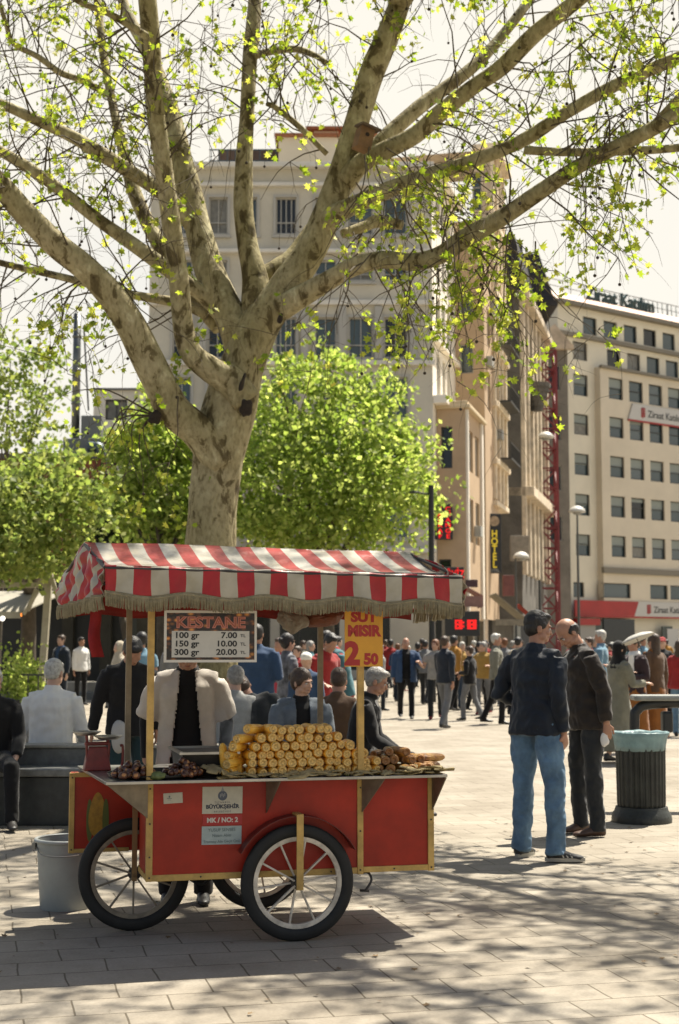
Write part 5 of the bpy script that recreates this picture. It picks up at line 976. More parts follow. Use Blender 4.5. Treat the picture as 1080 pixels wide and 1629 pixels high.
# --- lamps and signs in the side street
LAMPW = M("lamp_shade_white", (.75, .73, .66), .4)
def lamp(px, py, Y, name, label, arm=0.0, h=None):
    c = P(px, py, Y); t = thing("street_lamp", label, "street lamp", (c.x - arm, Y, 0), 0, "street lamps"); s = Y / 80
    mb = MB(); mb.tube([(0, 0, 0), (0, 0, c.z * .5), (0, 0, c.z + .1)], [.09 * s, .075 * s, .05 * s], 10); 
    if arm: mb.tube([(0, 0, c.z), (arm, 0, c.z + .12 * s)], .035 * s, 8)
    mb.build("pole", M("lamp_pole", (.09, .095, .09), .5), t)
    mb = MB(); mb.lathe([(.48 * s, 0), (.44 * s, .14 * s), (.3 * s, .28 * s), (.12 * s, .36 * s), (.001, .38 * s)], (arm, 0, c.z), 24); mb.build("lamp_shade", LAMPW, t, smooth=True)
    mb = MB(); mb.lathe([(.001, -.16 * s), (.2 * s, -.12 * s), (.26 * s, 0)], (arm, 0, c.z), 16); mb.build("globe", M("lamp_globe", (.35, .35, .32), .3), t, smooth=True)
lamp(918, 815, 72, "street_lamp", "tall thin street lamp with a white dome before the office block"); lamp(868, 697, 96, "street_lamp", "high white domed street lamp beside the red lattice mast", .55); lamp(829, 888, 74, "street_lamp", "low domed street lamp in front of the side street awnings", .3)
q = P(687, 1000, 40); lpz = P(687, 772, 40).z
t = thing("lamp_post", "black lamp post with a small arm beside the bright green tree", "lamp post", (q.x, 40, 0)); mb = MB(); mb.tube([(0, 0, 0), (0, 0, 2), (0, 0, lpz)], [.11, .085, .075], 12); mb.build("pole", M("post_black", (.012, .014, .013), .5), t)
mb = MB(); z = P(687, 786, 40).z; mb.tube(catmull([(0, 0, z), (-.25, 0, z + .02), (-.45, 0, z + .08)], 4), .025, 8); mb.lathe([(.13, 0), (.11, .05), (.001, .08)], (-.5, 0, z + .03), 14); mb.build("arm_lamp", M("post_black", ()), t)
LED = M("led_red", (.05, .0, .0), .5, emit=(1.0, .012, .012, .55)); CASE = M("sign_case_black", (.02, .02, .022), .4)
def front_sign(name, label, px0, px1, y0, y1, Y, texts=(), case=CASE, cat="sign", dep=.25):
    a, b = P(px0, y1, Y), P(px1, y0, Y); c = ((a.x + b.x) / 2, Y, (a.z + b.z) / 2); t = thing(name, label, cat, c); w, h = b.x - a.x, b.z - a.z
    mb = MB(); mb.box((0, dep / 2, 0), (w, dep, h)); mb.build("case", case, t, bevel=.02); return t, w, h
t, w, h = front_sign("led_board", "tall black LED board with two columns of red letters on the tan bay", 692, 720, 802, 858, 70.2)
for x, tx in ((-.2, "SARRAF"), (.22, "CHANGE")):
    for i, chx in enumerate(tx): text_obj("lettering", chx, .30, LED, t, (x * w * 1.05, -.02, h * .5 - .1 - (i + 1) * h * .155 + .03), FX, FZ, 'CENTER', .002, .01, squeeze=1.35)
t, w, h = front_sign("led_strip", "red LED strip sign above the shop, just over the canopy corner", 700, 738, 902, 922, 66)
text_obj("lettering", "DÖVİZ", .5, LED, t, (0, -.02, -.2), FX, FZ, 'CENTER', .004, .01, squeeze=.7)
t, w, h = front_sign("led_display", "black shop display with two glowing red LED blocks below the pink awning", 708, 763, 972, 1012, 64)
for x in (-.08, .27):
    mb = MB()
    for i in range(5):
        for j in range(5):
            if (i * 7 + j * 3 + int(x * 50)) % 6: mb.box((x * w + (i - 2) * .085, -.012, -.04 + (j - 2) * .085), (.075, .02, .075))
    mb.build("led_block", LED, t)
t, w, h = front_sign("hotel_sign", "tall black vertical sign reading HOTEL in yellow letters", 776, 797, 817, 912, 78, dep=.3)
YL = M("sign_yellow", (.55, .42, .03), .5, emit=(.5, .36, .02, .25))
for i, chx in enumerate("HOTEL"): text_obj("lettering", chx, .55, YL, t, (0, -.02, h * .5 - 1.3 - i * .42), FX, FZ, 'CENTER', .015, .01, squeeze=.85)
mb = MB(); mb.lathe([(.001, 0), (.28, 0), (.28, .03)], (0, -.005, h * .5 - .42), 24, 0, RY); mb.build("emblem", M("hotel_emblem", (.55, .42, .28), .6, nz=(6, .4)), t)
text_obj("lettering", "OTEL", .22, M("sign_pale", (.4, .42, .42), .5), t, (0, -.02, -h * .5 + .08), FX, FZ, 'CENTER', .006, .01)
def awning(label, px0, px1, ytop, ybot, Y, dep, mat, drop=.35):
    a, b = P(px0, ytop, Y), P(px1, ytop, Y); zb_ = P(px0, ybot, Y - dep).z; t = thing("awning", label, "awning", ((a.x + b.x) / 2, Y, a.z), 0, "shop awnings in the side street"); w = (b.x - a.x) / 2; d = zb_ - a.z
    # falls towards the street (+x)
    mb = MB(); mb.add([(-w, -dep, 0), (-w, dep, 0), (w, dep, d), (w, -dep, d)], [(0, 1, 2, 3)]); o = mb.build("cloth", mat, t, fix=False); s_ = o.modifiers.new("s", 'SOLIDIFY'); s_.thickness = .04
    mb = MB(); mb.box((w + .02, 0, d - drop / 2), (.03, dep * 2, drop)); mb.box((0, -dep - .02, d - drop / 2), (2 * w, .03, drop)); mb.build("valance", mat, t)
awning("pink and white shop awning right beside the canopy corner", 735, 763, 934, 948, 66, 1.2, M("awning_pink", (.52, .30, .25), .7, trans=.3, nz=(3, .2)), .5)
awning("long cream awning with dark folds over the shops by the hotel sign", 782, 830, 946, 985, 70, 1.6, M("awning_cream", (.46, .41, .31), .7, trans=.3, nz=(3, .3)), .3)
awning("small red awning end behind the cream awning", 822, 842, 962, 980, 84, 1.0, M("awning_red", (.45, .07, .05), .7, trans=.3, nz=(3, .2)), .3)
t, w, h = front_sign("shop_sign", "weathered pale shop sign on the sooty building beyond the hotel sign", 812, 842, 852, 892, 82, case=M("sign_weathered", (.40, .36, .29), .7, nz=(3, .3)))
t, w, h = front_sign("shop_sign", "small maroon shop board under the tan house cornice", 741, 760, 922, 934, 68, case=M("sign_maroon", (.09, .045, .05), .6, nz=(3, .3)))
t, w, h = front_sign("shop_sign", "dull red shop board in the side street above the crowd", 800, 818, 915, 948, 80, case=M("sign_dullred", (.25, .09, .08), .6, nz=(3, .3)))
# --- cafe on the left
DK = M("cafe_shade", (.016, .017, .015), .5, nz=(1.2, .5))  # near-black wall: the shade under the trees is put into its colour
cf = thing("cafe_building", "deeply shaded cafe front under the trees on the left", "shop", (P(100, 1000, 47).x, 47.0, 0)); x0, x1 = P(-80, 1000, 47).x - cf.location.x, P(262, 1000, 47).x - cf.location.x
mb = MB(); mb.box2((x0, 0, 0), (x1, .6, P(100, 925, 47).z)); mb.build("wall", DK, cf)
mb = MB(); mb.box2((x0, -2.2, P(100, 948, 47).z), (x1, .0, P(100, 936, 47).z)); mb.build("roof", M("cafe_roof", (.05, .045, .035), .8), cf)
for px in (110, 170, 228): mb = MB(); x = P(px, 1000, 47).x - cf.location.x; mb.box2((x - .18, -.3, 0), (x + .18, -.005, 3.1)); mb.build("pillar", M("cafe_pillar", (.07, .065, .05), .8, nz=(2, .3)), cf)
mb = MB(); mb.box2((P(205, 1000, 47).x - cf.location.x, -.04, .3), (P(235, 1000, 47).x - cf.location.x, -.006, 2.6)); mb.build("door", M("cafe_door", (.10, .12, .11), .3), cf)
for (px, py, Y, s) in ((38, 977, 38, .13), (45, 975, 40, .10)):
    p = P(px, py, Y); mb = MB(); mb.ell((0, 0, 0), (s, s * .8, s * .6), 12, 8); o = mb.build("heater_lamp", M("heater_glow", (.1, .03, .01), .5, emit=(1, .25, .03, 1.6)), None, smooth=True); o.location = p; tag(o, "glowing orange lamp under the cafe awning, " + ("nearer one" if s > .12 else "smaller one behind it"), "lamp", "orange cafe lamps")
for (px, py, Y) in ((4, 984, 34.5),): p = P(px, py, Y); mb = MB(); mb.ell((0, 0, 0), (.06, .06, .06), 10, 7); o = mb.build("light_bulb", M("bulb_white", (.8, .8, .7), .4, emit=(1, .95, .85, 1.2)), None, smooth=True); o.location = p; tag(o, "round white bulb hanging at the left edge of the cafe awning", "lamp")
CRM = M("awning_offwhite", (.62, .58, .47), .7, trans=.35, nz=(1.5, .12)); PST = M("pergola_cream", (.50, .45, .33), .7, nz=(3, .2))
aw = thing("cafe_awning", "wide off-white cafe awning at the left edge below the trees", "awning", (P(20, 1000, 36).x, 36.0, 0)); xa_, xb_ = P(-60, 950, 36).x - aw.location.x, P(82, 950, 36).x - aw.location.x
z0, z1 = P(40, 982, 35).z, P(40, 940, 38).z
mb = MB(); mb.add([(xa_, -1.2, z0 + .12), (xb_ - .5, -1.2, z0 + .12), (xb_, 2.2, z1), (xa_, 2.2, z1)], [(0, 1, 2, 3)]); o = mb.build("cloth", CRM, aw, fix=False); o.modifiers.new("s", 'SOLIDIFY').thickness = .03
mb = MB(); mb.box((( xa_ + xb_ - .5) / 2, -1.22, z0 + .05), (xb_ - .5 - xa_, .03, .16)); mb.build("valance", CRM, aw)
pg = thing("pergola", "cream wooden pergola frame with a slanting post beside the cafe awning", "pergola", (P(76, 1000, 35).x, 35.0, 0)); X_ = lambda px: P(px, 1000, 35).x - pg.location.x; Z_ = lambda py: P(76, py, 35).z
mb = MB(); mb.bar((X_(66), 0, 0), (X_(77), 0, Z_(905)), .16, .16); mb.build("post", PST, pg)
for k, (a, b, w) in enumerate((((-10, 931), (78, 931), .13), ((58, 935), (75, 908), .09), ((78, 908), (94, 955), .1), ((45, 972), (60, 938), .1), ((62, 942), (40, 978), .07))):
    mb = MB(); mb.bar((X_(a[0]), -.02 - .05 * k, Z_(a[1])), (X_(b[0]), -.02 - .05 * k, Z_(b[1])), w, w); mb.build("beam", PST, pg)
st = thing("stone_step", "low pale stone step before the shaded cafe", "step", (P(180, 1100, 42).x, 42, 0)); mb = MB(); mb.box2((-3.0, -.4, 0), (3.2, 1.2, .22)); mb.build("lower_step", M("step_stone", (.20, .205, .19), .8, nz=(2, .25)), st, bevel=.02); mb = MB(); mb.box2((-3.0, .1, .22), (3.2, 1.2, .5)); mb.build("upper_step", M("step_stone_pale", (.38, .35, .29), .8, nz=(2, .25)), st, bevel=.02)
for i, (px, Y, h_, r_, lb) in enumerate(((30, 33, 1.2, .42, "leafy green potted shrub under the cafe awning"), (52, 32, .85, .3, "light green potted plant by the pergola post"), (22, 31, .7, .3, "low potted plant at the cafe fence"))):
    p = P(px, 1060, Y); t = thing("potted_plant", lb, "plant", (p.x, Y, 0), 0, "potted plants at the cafe"); mb = MB(); mb.lathe([(.001, 0), (.16, 0), (.22, .4), (.2, .4), (.001, .36)], (0, 0, 0), 18); mb.build("pot", M("pot_dark", (.05, .045, .04), .7), t, smooth=True)
    pts = rs.normal(size=(420, 3)) * np.array([r_ * .5, r_ * .5, h_ * .28]) + np.array([0, 0, .4 + h_ * .45]); leaves("foliage", pts, .07, .14, LEAF_G, t, lobed=False)
fn_ = thing("iron_fence", "low dark iron fence around the cafe terrace at the left", "fence", (P(30, 1080, 31).x, 31, 0)); mb = MB()
for k in range(14): mb.bar((-2.0 + k * .22, 0, 0), (-2.0 + k * .22, 0, .95), .025, .025)
mb.bar((-2.1, 0, .93), (.95, 0, .93), .05, .04); mb.bar((-2.1, 0, .15), (.95, 0, .15), .04, .04); mb.build("railing", M("fence_black", (.02, .022, .02), .5), fn_)
for (px, Y) in ((168, 40), (30, 32)): pass
bo = thing("bollard", "thin black bollard on the pale paving between the benches and the cafe", "bollard", (P(171, 1080, 36).x, 36, 0)); mb = MB(); mb.lathe([(.06, 0), (.06, .05), (.035, .08), (.032, .95), (.045, 1.0), (.03, 1.06), (.001, 1.08)], (0, 0, 0), 14); mb.build("post", M("fence_black", ()), bo, smooth=True)
# ------------------------------------------------------------------ people
SK = {k: M("skin_" + k, c, .5, nz=(14, .12), sheen=0) for k, c in (("tan", (.50, .26, .165)), ("light", (.66, .40, .28)), ("dark", (.30, .145, .085)), ("pale", (.60, .38, .28)))}
def cloth(key, rgb, v=.16, rough=.85, b=.35): return M("cloth_" + key, rgb, rough, nz=(7, v), bump=(16, b, .012), sheen=.15, spec=.25)
HAIRM = {k: M("hair_" + k, c, .55, nz=(40, .4), bump=(60, .6, .01)) for k, c in (("black", (.014, .011, .010)), ("brown", (.07, .038, .02)), ("grey", (.33, .31, .28)), ("white", (.62, .60, .54)), ("auburn", (.22, .085, .03)))}
EYEW = M("eye_white", (.75, .72, .68), .25); EYED = M("eye_dark", (.02, .014, .01), .2); SHOEK = M("shoe_black", (.02, .018, .016), .45); SHOEB = M("shoe_brown", (.10, .05, .03), .5); LIPM = M("lips", (.36, .13, .10), .45)
def vloft(mb, rings, seg=16):
    vs = []
    for c, ax, ay in rings:
        for k in range(seg): a = 2 * math.pi * k / seg; vs.append(c + ax * math.cos(a) + ay * math.sin(a))
    n = len(rings); fs = [(i * seg + k, i * seg + (k + 1) % seg, (i + 1) * seg + (k + 1) % seg, (i + 1) * seg + k) for i in range(n - 1) for k in range(seg)] + [tuple(range(seg))[::-1], tuple((n - 1) * seg + k for k in range(seg))]
    return mb.add(vs, fs)
def fuse(name, mb, mat, parent, vox, sm=5, wr=0.0, ws=9.0, cut=None, solid=0.0, seed=0.0, stretch=(1, 1, 1)):
    """all closed shapes in mb melted into ONE continuous surface"""
    me = mb.mesh("tmp", mat); bm = bmesh.new(); bm.from_mesh(me); bmesh.ops.recalc_face_normals(bm, faces=bm.faces); bm.to_mesh(me); bm.free()
    o = bpy.data.objects.new("tmp", me); COL.objects.link(o)
    r = o.modifiers.new("r", 'REMESH'); r.mode = 'VOXEL'; r.voxel_size = vox; r.use_smooth_shade = True
    if sm: s_ = o.modifiers.new("s", 'SMOOTH'); s_.factor = .5; s_.iterations = sm
    dg = bpy.context.evaluated_depsgraph_get(); m2 = bpy.data.meshes.new_from_object(o.evaluated_get(dg)); bpy.data.objects.remove(o); bpy.data.meshes.remove(me)
    if wr:
        n = len(m2.vertices); co = np.empty(n * 3); m2.vertices.foreach_get("co", co); co = co.reshape(-1, 3); no = np.empty(n * 3); m2.vertices.foreach_get("normal", no); no = no.reshape(-1, 3)
        d = np.array([noise.noise(Vector((p[0] * ws * stretch[0] + seed, p[1] * ws * stretch[1], p[2] * ws * stretch[2]))) + .5 * (1 - 2 * abs(noise.noise(Vector((p[0] * ws * 1.7 + 7 + seed, p[1] * ws * 1.7, p[2] * ws * 1.3))))) for p in co]); co += no * (d * wr)[:, None]; m2.vertices.foreach_set("co", co.reshape(-1))
    if cut:
        bm = bmesh.new(); bm.from_mesh(m2); dl = [f for f in bm.faces if cut(f.calc_center_median())]; bmesh.ops.delete(bm, geom=dl, context='FACES'); bm.to_mesh(m2); bm.free()
    m2.name = name; m2.materials.clear(); m2.materials.append(mat); m2.polygons.foreach_set("use_smooth", [True] * len(m2.polygons)); m2.update()
    q = bpy.data.objects.new(name, m2); link(q, parent)
    if solid: s_ = q.modifiers.new("solid", 'SOLIDIFY'); s_.thickness = solid; s_.offset = 1
    return q
V = Vector
STAND = ((V((.05, 0, -1)), V((.0, .02, -1))), (V((-.05, 0, -1)), V((0, .02, -1))))
WALK = ((V((.03, -.32, -1)), V((.0, .02, -1))), (V((-.03, .18, -1)), V((0, .48, -1))))
WALK2 = ((V((.03, .20, -1)), V((.0, .45, -1))), (V((-.03, -.28, -1)), V((0, .05, -1))))
SIT = ((V((.14, -1, -.05)), V((.02, -.08, -1))), (V((-.14, -1, -.05)), V((-.02, .02, -1))))
HANG = (V((.16, .02, -1)), V((.05, -.16, -1))); BENT = (V((.2, .05, -1)), V((-.35, -.8, .0))); FOLD = (V((.22, -.1, -1)), V((-.9, -.55, .15))); POCK = (V((.30, .16, -1)), V((-.20, -.35, -.8))); SWB = (V((.12, .25, -1)), V((.05, -.05, -1))); SWF = (V((.12, -.25, -1)), V((.0, -.5, -1)))
def hand(mb, w, d, pn, k, side, curl=.35):
    """palm and five unequal fingers growing from the wrist w along d; pn is the palm normal"""
    d = d.normalized(); pn = (pn - d * pn.dot(d)).normalized(); x = d.cross(pn) * side
    vloft(mb, [(w - d * .02 * k, x * .026 * k, pn * .020 * k), (w + d * .02 * k, x * .032 * k, pn * .017 * k), (w + d * .06 * k, x * .040 * k, pn * .015 * k), (w + d * .088 * k, x * .038 * k, pn * .012 * k)], 12)
    for i, (off, ln) in enumerate(((.030, .072), (.0105, .082), (-.0095, .076), (-.0285, .060))):
        p = w + d * .08 * k + x * off * k; pts = [p - d * .015 * k, p]; dd = d + x * off * 2.2; c = curl * (1 + .12 * i)
        for s_ in (.45, .32, .25):
            dd = (dd.normalized() * math.cos(c) + pn * math.sin(c)); pts.append(pts[-1] + dd.normalized() * ln * s_ * k)
        mb.tube(pts, [.0095 * k, .0092 * k, .0086 * k, .0078 * k, .0062 * k], 8)
    p = w + d * .022 * k + x * .026 * k; t1 = (d * .6 + x * .75 + pn * .25).normalized(); t2 = (d * .95 + x * .2 + pn * .35).normalized(); mb.tube([p - t1 * .012 * k, p + t1 * .034 * k, p + t1 * .034 * k + t2 * .03 * k, p + t1 * .034 * k + t2 * .053 * k], [.0125 * k, .0115 * k, .0098 * k, .0075 * k], 8)
def person(label, x, y, rz, H=1.75, B=1.0, lean=0, side=0, head=(0, 0), arms=(HANG, HANG), legs=STAND, seat=None, top=None, sleeve=1.0, hem=-.10, bottom=None, skirt=None, shoes=SHOEK, hair=("short", "black"), skin="tan", vox=.016, group="people in the square", belly=0.0, open_front=None, over=None, fyaw=(0, 0), detail=0, wr=.006, curl=.35, scarf=None, cat="person", socks=None, sole=None, shirt=None, twist=0, legw=1.0):
    k = H / 1.75; T = thing("person", label, cat, (x, y, 0), rz, group); sk = SK[skin]; near = vox <= .011
    rx = lambda a: Matrix.Rotation(R(a), 3, 'X'); ry = lambda a: Matrix.Rotation(R(a), 3, 'Y'); rzz = lambda a: Matrix.Rotation(R(a), 3, 'Z')
    F = [rzz(twist * f) @ ry(side * f) @ rx(lean * f) for f in (.3, .65, 1.0, 1.05)]
    # legs first: they set the height of the pelvis
    hips = [V((s * .092 * k * B ** .5, 0, -.03 * k)) for s in (1, -1)]; L_ = []
    for i in (0, 1):
        th, shn = (V(q).normalized() for q in legs[i]); kn = hips[i] + th * .43 * k; L_.append([hips[i], kn, kn + shn * .43 * k])
    pz = (seat + .095 * k) if seat is not None else (.085 * k - min(L_[0][2].z, L_[1][2].z)); O = V((0, 0, pz)); L_ = [[q + O for q in l] for l in L_]
    sp = [O]; 
    for i, ln in enumerate((.16, .18, .17)): sp.append(sp[-1] + F[i] @ V((0, 0, ln * k)))
    NB = sp[3]; HR = F[3] @ rzz(head[0]) @ rx(head[1]); HO = NB + F[3] @ V((0, -.008 * k, .05 * k))
    hp = lambda a, b, c: HO + HR @ V((a * k, b * k, c * k))
    sh = [NB + F[2] @ V((s * .174 * k * B, .005 * k, -.072 * k)) for s in (1, -1)]; A = []
    for i, s in ((0, 1), (1, -1)):
        u, f = (V(q).copy() for q in arms[i]); u.x *= s; f.x *= s; u = (F[2] @ u).normalized(); f = (F[2] @ f).normalized(); e = sh[i] + u * .285 * k; A.append((sh[i], e, e + f * .25 * k, f, s))
    def ring(i, z, w, d, f=0.0): M_ = F[i]; return (sp[i] + M_ @ V((0, -f * k, z * k)), M_ @ V((w * k * B, 0, 0)), M_ @ V((0, d * k * (B ** .5), 0)))
    # --- body: one continuous skin
    mb = MB(); vloft(mb, [ring(0, -.08, .13, .09), ring(0, .02, .145, .10), ring(1, 0, .125, .09), ring(2, 0, .15, .10), ring(2, .12, .14, .085), (NB, F[3] @ V((.06 * k, 0, 0)), F[3] @ V((0, .058 * k, 0)))])
    mb.tube([NB - F[3] @ V((0, 0, .04 * k)), HO, hp(0, .008, .06)], [.064 * k, .057 * k, .055 * k], 14)
    E_ = lambda c, r, ro=None: mb.ell(hp(*c), [q * k for q in r], 18, 12, 0, HR @ ro if ro is not None else HR)
    E_((0, .010, .135), (.074, .092, .090)); E_((0, -.022, .082), (.060, .066, .072)); E_((0, -.052, .032), (.036, .034, .024)); E_((0, -.070, .026), (.02, .018, .016))
    E_((0, -.088, .088), (.012, .016, .022)); E_((0, -.099, .075), (.0145, .014, .011)); E_((0, -.083, .105), (.009, .012, .026)); E_((0, -.074, .124), (.052, .018, .011))
    for s in (1, -1): E_((s * .036, -.060, .076), (.022, .022, .020)); E_((s * .076, .012, .092), (.010, .020, .031), Matrix.Rotation(s * .25, 3, 'Z')); E_((s * .045, -.02, .045), (.02, .04, .028))
    E_((0, -.083, .051), (.021, .011, .006)); E_((0, -.080, .043), (.018, .011, .006))
    for (a, b, c, f, s) in A:
        mb.tube([a, a.lerp(b, .5), b, b.lerp(c, .35), c], [.045 * k, .044 * k, .038 * k, .039 * k, .026 * k], 12); mb.tube([NB - F[2] @ V((0, 0, .05 * k)), a], [.05 * k, .048 * k], 12)
        hand(mb, c, f, (F[2] @ V((-s, 0, 0))) if abs(f.z) > .6 else V((0, 0, -1)) if abs(f.z) < .6 else V((0, 1, 0)), k, s, curl)
    for i, l in enumerate(L_): mb.tube([l[0] + V((0, 0, .04 * k)), l[0].lerp(l[1], .4), l[1], l[1].lerp(l[2], .3), l[2], l[2] - V((0, 0, .03 * k))], [.08 * k, .074 * k, .052 * k, .054 * k, .036 * k, .034 * k], 12)
    fuse("body", mb, sk, T, vox * (.62 if near else .8), 3 if near else 2)
    # --- face details
    if detail:
        for s in (1, -1):
            mb = MB(); mb.ell(hp(s * .029, -.0745, .1045), (.0125 * k, .010 * k, .0095 * k), 12, 8); e = mb.build("eye", EYEW, T, smooth=True)
            mb = MB(); mb.ell(hp(s * .029, -.0815, .1045), (.0055 * k, .004 * k, .0058 * k), 10, 6); mb.build("iris", EYED, e, smooth=True)
            mb = MB(); mb.tube([hp(s * .012, -.091, .119), hp(s * .03, -.090, .125), hp(s * .05, -.078, .119)], [.003 * k, .0045 * k, .002 * k], 6); mb.build("eyebrow", HAIRM[hair[1]] if hair[1] in HAIRM else HAIRM["black"], T, smooth=True)
        mb = MB(); mb.tube([hp(-.022, -.086, .047), hp(0, -.0945, .048), hp(.022, -.086, .047)], [.002 * k, .0042 * k, .002 * k], 6); mb.build("lips", LIPM, T, smooth=True)
    # --- hair or head cover
    if hair[0]:
        mb = MB(); hm = HAIRM.get(hair[1]) if hair[1] in HAIRM else hair[1]; kind = hair[0]
        H_ = lambda c, r, ro=None: mb.ell(hp(*c), [q * k for q in r], 18, 12, 0, HR @ ro if ro is not None else HR)
        if kind == "short":
            H_((0, .020, .148), (.082, .094, .088)); H_((0, .046, .105), (.076, .060, .072)); H_((0, -.045, .192), (.056, .045, .028))
            for s in (1, -1): H_((s * .070, -.008, .125), (.010, .028, .034))
        elif kind == "bald":
            H_((0, .052, .105), (.075, .056, .056))
            for s in (1, -1): H_((s * .068, .03, .125), (.014, .045, .032)); H_((s * .071, -.006, .115), (.007, .018, .026))
        elif kind in ("long", "bun"):
            H_((0, .018, .148), (.084, .098, .088)); H_((0, .05, .10), (.080, .062, .085))
            for s in (1, -1): H_((s * .070, -.012, .125), (.014, .045, .05))
            if kind == "long": vloft(mb, [(hp(0, .045, .12), HR @ V((.08 * k, 0, 0)), HR @ V((0, .055 * k, 0))), (hp(0, .05, .02), HR @ V((.085 * k, 0, 0)), HR @ V((0, .055 * k, 0))), (hp(0, .065, -.10), HR @ V((.075 * k, 0, 0)), HR @ V((0, .04 * k, 0)))])
            else: H_((0, .115, .13), (.042, .04, .042))
        elif kind == "cap":
            H_((0, .012, .160), (.085, .100, .075)); H_((0, -.095, .158), (.06, .05, .010))
        elif kind == "hijab":
            H_((0, .022, .135), (.088, .098, .105)); H_((0, .035, .06), (.085, .08, .09)); H_((0, -.02, .012), (.062, .062, .045)); 
            for s in (1, -1): H_((s * .066, -.025, .10), (.018, .052, .075))
            vloft(mb, [(hp(0, .01, .04), HR @ V((.08 * k, 0, 0)), HR @ V((0, .085 * k, 0))), (NB + V((0, 0, -.01 * k)), F[2] @ V((.15 * k, 0, 0)), F[2] @ V((0, .105 * k, 0))), (NB + F[2] @ V((0, 0, -.13 * k)), F[2] @ V((.195 * k * B, 0, 0)), F[2] @ V((0, .135 * k, 0)))])
        fuse("headscarf" if kind == "hijab" else "cap" if kind == "cap" else "hair", mb, hm, T, vox * .75, 3, .004 if near else .003, 34)
    # --- clothes
    def torso(mb, g, hemz, neck=True, bel=0.0):
        rs_ = [ring(0, hemz, .182 + g, .130 + g + bel * .3, bel * .2)] + ([ring(0, hemz * .5, .176 + g, .124 + g + bel * .6, bel * .4)] if hemz < -.12 else []) + [ring(0, .03, .172 + g, .124 + g + bel, bel * .6), ring(1, .0, .160 + g, .112 + g + bel, bel * .6), ring(1, .10, .168 + g, .118 + g + bel * .4, bel * .2), ring(2, .02, .180 + g, .124 + g, .004), ring(2, .10, .172 + g, .108 + g), (NB + F[2] @ V((0, .008 * k, -.02 * k)), F[2] @ V((.105 * k, 0, 0)), F[2] @ V((0, .078 * k, 0)))]
        if neck: rs_.append((NB + F[3] @ V((0, .006 * k, .012 * k)), F[3] @ V((.074 * k, 0, 0)), F[3] @ V((0, .074 * k, 0)))); rs_.append((NB + F[3] @ V((0, .004 * k, .042 * k)), F[3] @ V((.071 * k, 0, 0)), F[3] @ V((0, .070 * k, 0))))
        vloft(mb, rs_, 20)
    def sleeves(mb, g, frac):
        for (a, b, c, f, s) in A:
            w = b.lerp(c, .92)
            if frac >= 1: pts, rr = [a - (b - a) * .03, a.lerp(b, .3), a.lerp(b, .65), b, b.lerp(c, .4), w], [.055, .064, .057, .052, .048, .041]
            else: e = a.lerp(b, frac * 1.35) if frac < .74 else b.lerp(c, (frac - .74) * 2.2); pts, rr = [a - (b - a) * .03, a.lerp(b, .3), a.lerp(e, .7) if frac < .74 else b, e], [.055, .065, .063, .066]
            mb.tube(pts, [(q + g) * k * (.5 + .5 * B) for q in rr], 14); mb.tube([NB + F[2] @ V((s * .05 * k, .005 * k, -.038 * k)), a + F[2] @ V((0, 0, .002 * k))], [(.050 + g) * k, (.055 + g) * k], 12)
    sd = (hash(label) % 97) * 1.0 if False else sum(ord(c) for c in label) % 97 * 1.3
    if skirt is not None:
        z0, mat_, fl = skirt; mb = MB(); kz = pz - z0; md = (L_[0][2] + L_[1][2]) / 2 if seat is None else O
        off = V((md.x * .8, md.y * .8, 0)); vloft(mb, [ring(0, .05, .165, .118), ring(0, -.06, .185, .135), (V((0, 0, pz - kz * .5)) + off * .4, V((.19 * k * B * (1 + fl * .4), 0, 0)), V((0, .15 * k * (1 + fl * .4) + abs(L_[0][2].y - L_[1][2].y) * .25, 0))), (V((0, 0, z0)) + off, V((.21 * k * B * (1 + fl), 0, 0)), V((0, .16 * k * (1 + fl) + abs(L_[0][2].y - L_[1][2].y) * .35, 0)))], 20); fuse("skirt", mb, mat_, T, vox, 4, wr * 1.6, 7, seed=sd, stretch=(1.6, 1.6, .35))
    if bottom is not None:
        mb = MB(); vloft(mb, [ring(0, .06, .155, .108), ring(0, -.02, .172, .122), ring(0, -.10, .165, .120)], 18)
        for l in L_:
            mb.tube([l[0] + V((0, 0, .03 * k)), l[0].lerp(l[1], .35), l[0].lerp(l[1], .75), l[1], l[1].lerp(l[2], .35), l[1].lerp(l[2], .8), l[2] + (l[2] - l[1]).normalized() * .035 * k], [q * k * legw for q in (.080 * B ** .5, .086 * B ** .5, .072, .066, .064, .060, .061)], 14)
        fuse("trousers", mb, bottom, T, vox, 4, wr, 11, seed=sd, stretch=(1, 1, .8))
    if shirt is not None:
        mb = MB(); torso(mb, -.006, -.12); sleeves(mb, -.008, 1.0); fuse("shirt", mb, shirt, T, vox, 4, wr * .6, 9, seed=sd + 3)
    if top is not None:
        mb = MB(); torso(mb, .006 + (.006 if open_front else 0), hem, True, belly); sleeves(mb, .004 + (.005 if open_front else 0), sleeve)
        cut = None
        if open_front:
            w0, w1, ztop = open_front
            def cut(c):
                z = (c.z - pz) / k; q = (F[1].transposed() @ (c - O)); return (q.y < .02 * k and abs(q.x) < (w0 + (w1 - w0) * max(0, min(1, (z + .15) / .6))) * k) or z < hem + .012 or z > .50 + .015
        fuse("jacket" if sleeve >= 1 else "shirt" if not open_front else "work_jacket", mb, top, T, vox, 5 if near else 3, wr, 9, cut=cut, solid=.006 if open_front else 0, seed=sd, stretch=(1, 1, 1.5))
